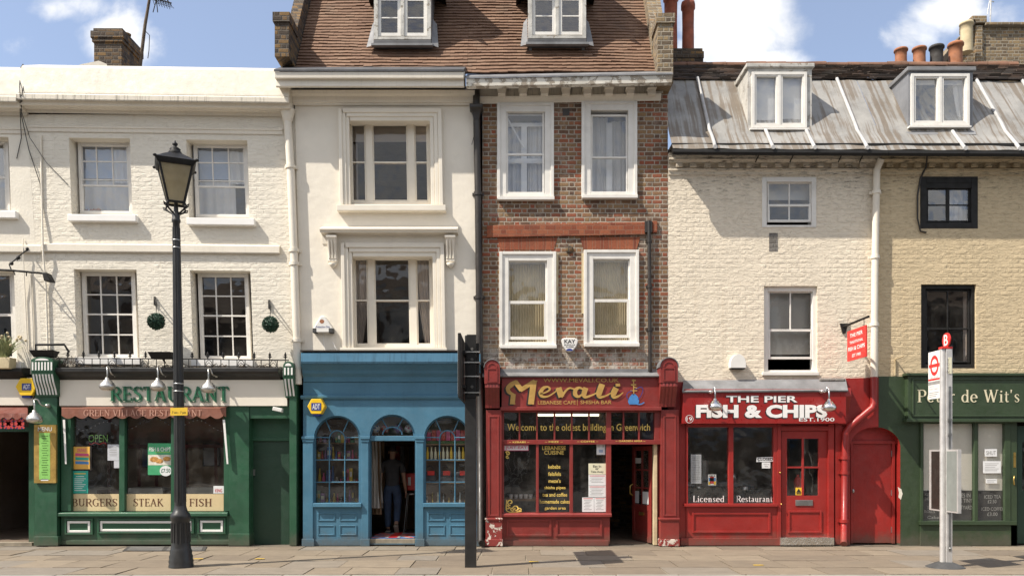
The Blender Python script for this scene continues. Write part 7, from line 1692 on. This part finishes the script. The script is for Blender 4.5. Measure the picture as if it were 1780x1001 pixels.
# ================================================================ street furniture on the pavement
# Victorian street lamp
YL = -2.87
lp = thing('street_lamp', 'tall black Victorian street lamp with a four sided glass lantern', 'street lamp', W(315, 985, YL))
def LX(y): return W(315 - (985 - y) * .0145, y, YL)
def lat(prof, seg=20, f=.93): 
    m = MB(); vs = []; n = len(prof)
    for (rp, y) in prof:
        c = LX(y); r = px2m(rp * f, YL)
        for k in range(seg): w = 2 * math.pi * (k + .5) / seg; vs.append(c + Vector((r * math.cos(w), r * math.sin(w), 0)))
    m.add(vs, [(i * seg + k, i * seg + (k + 1) % seg, (i + 1) * seg + (k + 1) % seg, (i + 1) * seg + k) for i in range(n - 1) for k in range(seg)], True); m.add(vs[:seg], [tuple(range(seg))]); m.add(vs[-seg:], [tuple(range(seg))]); return m
m = lat([(23, 987), (23, 981), (22, 979), (23, 974), (21.5, 971), (22, 966), (20, 962), (20.5, 957), (18.5, 953), (18, 948), (17, 944), (16.5, 905), (18, 902), (19, 897), (18, 893), (13.5, 888), (11.5, 882), (10.6, 878)], 20, .90)
for k in range(16):
    w = 2 * math.pi * k / 16; r = px2m(15.1, YL); d = Vector((r * math.cos(w), r * math.sin(w), 0)); m.tube([LX(942) + d, LX(908) + d], .011, 5)
build('base', m, 'black_paint', lp)
m = lat([(12.6, 879), (12, 860), (11.2, 780), (10.5, 700), (9.6, 600), (8.6, 500), (8.0, 420), (7.6, 388), (9.5, 386), (9.5, 382), (8.0, 380), (8.6, 374), (6.5, 370), (5, 366), (4.5, 356), (3.2, 348)], 20, .77)
for k in range(12):
    w = 2 * math.pi * k / 12; pts = []
    for (rp, y) in ((12.2, 872), (11, 780), (10.3, 700), (9.4, 600), (8.4, 500), (7.5, 396)): r = px2m(rp * .77, YL); pts.append(LX(y) + Vector((r * math.cos(w), r * math.sin(w), 0)))
    m.tube(pts, .007, 5)
build('column', m, 'black_paint', lp)
for (y, r) in ((418, 8.2), (431, 8.3), (667, 10.4), (680, 10.5)):
    m = lat([(r, y + 1.0), (r + .4, y + .9), (r + .4, y - .9), (r, y - 1.0)], 14, .82); build('steel_band', m, 'steel', lp)
tg = MB(); tg.hexa([W(296, 708.5, YL - .13), W(326, 708, YL - .13), W(326, 721.5, YL - .13), W(296, 722, YL - .13)], [W(296, 708.5, YL - .12), W(326, 708, YL - .12), W(326, 721.5, YL - .12), W(296, 722, YL - .12)])
tp = build('time_plate', tg, 'sticker_yellow', lp); t = MB(); letters(t, '7 am - 7 pm', 299, 714.5, 323, 719.5, YL - .1315, .001, .02); build('lettering', t, 'black_letters', tp)
# lantern, turned a little so that two panes show
RL = Matrix.Rotation(rad(24), 3, 'Z'); cB, cT, cR, cD = LX(354), LX(291), LX(285), LX(266)
hb, ht = .108, .226
def ring(c, h): return [c + RL @ Vector((h * a, h * b, 0)) for a, b in ((-1, -1), (1, -1), (1, 1), (-1, 1))]
b4, t4 = ring(cB, hb), ring(cT, ht)
m = MB()
for i in range(4): m.tube([b4[i], t4[i]], .017, 6); m.tube([b4[i], b4[(i + 1) % 4]], .019, 6); m.tube([t4[i], t4[(i + 1) % 4]], .024, 6)
lt = build('lantern_frame', m, 'black_iron', lp)
m = MB()
for i in range(4): m.add([b4[i], b4[(i + 1) % 4], t4[(i + 1) % 4], t4[i]], [(0, 1, 2, 3)])
build('pane', m, 'lamp_glass', lt)
m = MB(); e4, r4 = ring(cR, ht + .055), ring(cT, ht + .03); m.add(r4 + e4, [(i, (i + 1) % 4, (i + 1) % 4 + 4, i + 4) for i in range(4)] + [(0, 1, 2, 3)])
prev = e4
for (y, h) in ((280, .215), (275, .16), (271, .11), (268, .085)):
    nx = ring(LX(y), h); m.add(prev + nx, [(i, (i + 1) % 4, (i + 1) % 4 + 4, i + 4) for i in range(4)]); prev = nx
for p in e4: m.ball(p, .03, 5, (1, 1, .7))
rf = build('lantern_roof', m, 'black_iron', lp)
m = lat([(11, 271), (12.5, 267), (11, 264), (9, 262.5), (10, 260), (7, 257.5), (3.5, 256), (3, 254), (5, 252), (4.6, 249.5), (2, 247.5), (1.2, 245.5), (.3, 244)], 14); build('finial', m, 'black_iron', rf)
m = MB()
for i in range(4):
    d = (b4[i] - cB); c0 = LX(372); m.tube([c0 + d * .35, LX(366) + d * .95, LX(361) + d * 1.25, LX(357) + d * 1.15, b4[i]], .014, 6); m.tube([LX(366) + d * .95, LX(362) + d * 1.5, LX(358) + d * 1.6, LX(360) + d * 1.35], .010, 5)
build('scroll_arm', m, 'black_iron', lp)
m = MB(); m.lathe([(.03, 0), (.05, .05), (.075, .16), (.06, .26), (.03, .3)], LX(345), 12); m.box(LX(292).x - .12, LX(292).x + .12, YL - .12, YL + .12, LX(294).z, LX(290).z); build('lamp_gear', m, 'white_paint', lt)

# bus stop, everything on it square to the road
YBS = -2.87; bs = thing('bus_stop', 'aluminium bus stop post with red roundel flag and timetable cases', 'bus stop', W(1643, 988, YBS))
kx = lambda px, Y: (px - CX) / K * (D + Y) / D
zy = lambda y: W(0, y, YBS).z
XB = kx(1643, YBS)
m = MB(); m.lathe([(.27, 0), (.27, .012), (.23, .03), (.13, .075), (.10, .085)], W(1643, 986, YBS), 24); build('base', m, 'rubber', bs)
m = MB(); x0 = kx(1633, YBS); z0, z1 = zy(980), zy(607)
c = Vector((kx(1638.5, YBS), YBS, z0)); m.lathe([(.040, 0), (.040, z1 - z0)], c, 14); m.box(kx(1642, YBS), kx(1652.5, YBS), YBS - .05, YBS + .05, z0, z1)
po = build('post', m, 'aluminium', bs, .004)
m = MB(); m.box(kx(1645.5, YBS), kx(1649.5, YBS), YBS - .056, YBS - .049, z0 + .2, z1 - .55); build('channel', m, 'steel', po)
for y in (797, 884, 952, 978):
    m = MB(); m.lathe([(.018, 0), (.018, .012), (.010, .018)], (kx(1648, YBS), YBS - .055, zy(y)), 8, (0, -1, 0)); build('bolt', m, 'steel', po)
for y in (730, 755): 
    m = MB(); m.box(kx(1644, YBS), kx(1650, YBS), YBS - .075, YBS - .05, zy(y) - .02, zy(y) + .02); build('clamp', m, 'steel', po)
m = MB(); m.box(kx(1634, YBS), kx(1653, YBS), YBS - .053, YBS + .053, z1 + .001, z1 + .035); build('cap', m, 'sign_red', bs, .006)
m = MB(); m.box(kx(1645.5, YBS), kx(1651, YBS), YBS - .057, YBS - .050, zy(650), zy(622)); sn = build('number_plate', m, 'paper_cream', bs)
t = MB(); 
for i, ch_ in enumerate('TOWN'): letters(t, ch_, 1646.5, 624 + i * 6.5, 1650, 629 + i * 6.5, YBS - .0585, .001, .0)
build('lettering', t, 'black_letters', sn)
def side_plate(name, par, Xc, Y0, Y1, za, zb, mat, th=.016):
    m = MB(); m.box(Xc - th / 2, Xc + th / 2, Y0, Y1, za, zb); return build(name, m, mat, par, .002)
XF = kx(1639, YBS)
flag = side_plate('flag', bs, XF, YBS + .045, YBS + .41, zy(691), zy(607), 'white_paint')
mpf = lambda Xc, Y1, Y0, za, zb: (lambda u, v: Vector((Xc - .0095, Y1 + (Y0 - Y1) * u, zb + (za - zb) * v)))
mp = mpf(XF, YBS + .41, YBS + .045, zy(691), zy(607))
m = MB(); n = 32; ro = []; ri = []
for k in range(n): a = 2 * math.pi * k / n; ro.append(mp(.5 + .34 * math.cos(a), .30 + .215 * math.sin(a))); ri.append(mp(.5 + .22 * math.cos(a), .30 + .14 * math.sin(a)))
m.add(ro + ri, [(k, (k + 1) % n, (k + 1) % n + n, k + n) for k in range(n)]); q = Vector((-.0006, 0, 0))
m.add([mp(.06, .265) + q, mp(.94, .265) + q, mp(.94, .335) + q, mp(.06, .335) + q], [(0, 1, 2, 3)]); m.add([mp(.02, .57), mp(.98, .57), mp(.98, .61), mp(.02, .61)], [(0, 1, 2, 3)]); build('roundel', m, 'sign_red', flag)
t = MB(); letters(t, 'BUS STOP', .2, .53, .8, .56, 0, .001, .02, mapper=mp); letters(t, 'Towards', .08, .72, .45, .75, 0, .001, .01, mapper=mp); letters(t, 'Town Centre', .08, .77, .8, .81, 0, .001, .01, mapper=mp)
for i in range(3): t.add([mp(.08, .86 + i * .04), mp(.85 - .1 * i, .86 + i * .04), mp(.85 - .1 * i, .875 + i * .04), mp(.08, .875 + i * .04)], [(0, 1, 2, 3)])
build('lettering', t, 'grey_letters', flag)
m = MB(); m.add([mp(.02, .63), mp(.98, .63), mp(.98, .70), mp(.02, .70)], [(0, 1, 2, 3)]); build('grey_strip', m, 'grey_letters', flag)
zc = (zy(577) + zy(605)) / 2; m = MB(); m.lathe([(.106, -.010), (.108, 0), (.106, .010)], (XB + .02, YBS, zc), 28, (1, 0, 0)); dsc = build('point_disc', m, 'sign_red', bs)
t = MB(); letters(t, 'B', 0, 0, 1, 1, 0, .001, .03, mapper=lambda u, v: Vector((XB + .02 - .0115, YBS + .055 - .11 * u, zc + .08 - .16 * v))); build('lettering', t, 'white_letters', dsc)
pc = side_plate('timetable_case', bs, kx(1645, YBS), YBS - .36, YBS + .45, zy(889), zy(781), 'aluminium', .05)
Xp = kx(1645, YBS) - .0265; m = MB(); m.box(Xp - .002, Xp + .001, YBS + .06, YBS + .38, zy(886), zy(784)); build('timetable', m, 'brown_black', pc)
m = MB(); m.box(Xp - .002, Xp + .001, YBS - .33, YBS - .06, zy(886), zy(784)); build('timetable', m, 'case_grey', pc)

# black steel post carrying a road sign seen edge on
YP = -2.87; rs = thing('road_sign', 'black steel post with a road sign seen edge on in front of the blue shop', 'road sign', W(818, 986, YP))
XP = kx(818, YP)
m = MB(); m.box(kx(808.5, YP), kx(828, YP), YP - .07, YP + .07, 0, zy(584)); build('post', m, 'black_paint', rs, .006)
m = MB(); m.box(kx(812, YP), kx(828, YP), YP - .10, YP - .071, zy(692), zy(583)); m.box(kx(828.5, YP), kx(833, YP), YP - .05, YP + .05, zy(688), zy(597)); build('channel', m, 'black_iron', rs, .004)
for y in (613, 631, 655, 683):
    m = MB(); m.box(kx(807, YP), kx(834.5, YP), YP - .112, YP + .08, zy(y) - .008, zy(y) + .008); build('steel_band', m, 'galvanised', rs)
for y in (608, 626, 673): m = MB(); m.lathe([(.022, 0), (.022, .01)], (kx(821, YP), YP - .101, zy(y)), 10, (0, -1, 0)); build('hole', m, 'asphalt', rs)
m = MB(); m.box(XP - .145, XP - .10, -3.55, -1.85, 2.46, 3.36); sp2 = build('sign_plate', m, 'black_iron', rs, .01)
m = MB(); m.box(XP - .149, XP - .1455, -3.5, -1.9, 2.51, 3.31); build('sign_face', m, 'white_paint', sp2)
m = MB(); m.box(XP - .10, XP - .06, -3.2, -2.2, 2.62, 2.66); m.box(XP - .10, XP - .06, -3.2, -2.2, 3.12, 3.16); build('cross_rail', m, 'black_iron', rs)

# ---------------------------------------------------------------- the other side of the street (seen only in the window glass)
op = thing('terraced_row', 'plain brick terrace across the street, only seen reflected in the windows', 'houses', (0, -28, 0))
q = random.Random(21); x = -34
while x < 34:
    w_ = q.uniform(5.5, 7.5); h = q.uniform(8.6, 10.6); m = MB(); m.box(x, x + w_ - .02, -36, -28, 0, h); build('wall', m, 'far_brick' if q.random() < .4 else 'stucco', op)
    m = MB(); m.hexa([(x, -36, h + .001), (x + w_ - .02, -36, h + .001), (x + w_ - .02, -28.05, h + .001), (x, -28.05, h + .001)], [(x, -32.2, h + 2.2), (x + w_ - .02, -32.2, h + 2.2), (x + w_ - .02, -31.8, h + 2.2), (x, -31.8, h + 2.2)]); build('roof', m, 'room_dark', op)
    for z in (3.6, 6.3):
        for k in (.28, .72): m = MB(); m.box(x + w_ * k - .55, x + w_ * k + .55, -28.0, -27.96, z, z + 1.6); build('window', m, 'white_paint', op); m = MB(); m.box(x + w_ * k - .46, x + w_ * k + .46, -27.96, -27.95, z + .08, z + 1.52); build('pane', m, 'film_black', op)
    m = MB(); m.box(x + .2, x + w_ - .2, -28.0, -27.9, .5, 2.5); build('shop_window', m, 'film_black', op); m = MB(); m.box(x + .1, x + w_ - .1, -28.0, -27.85, 2.55, 3.15); build('fascia', m, ['blue_paint', 'cream_board', 'maroon_paint', 'green_paint'][q.randrange(4)], op)
    x += w_
# inspection cover let into the pavement before the restaurant
def gp(px, py): d = EYE * K * D / (py - HY); return Vector(((px - CX) / K * d / D, d - D, 0))
ic = thing('inspection_cover', 'long dark inspection cover let into the paving before the restaurant', 'drain cover', gp(285, 954))
a, b, c, d = gp(213, 957.5), gp(356, 957.5), gp(360, 950), gp(222, 950); m = MB(); up = Vector((0, 0, .011))
m.hexa([p + up for p in (a, b, c, d)], [p - Vector((0, 0, .03)) for p in (a, b, c, d)]); build('frame', m, 'soot_pot', ic)
for t in (.03, .515):
    t1 = t + .455; q_ = [a.lerp(b, t), a.lerp(b, t1), d.lerp(c, t1), d.lerp(c, t)]; ce = sum(q_, Vector()) / 4; q_ = [ce + (p - ce) * .94 + Vector((0, 0, .0135)) for p in q_]
    m = MB(); m.hexa(q_, [p - Vector((0, 0, .02)) for p in q_]); build('plate', m, 'asphalt', ic)
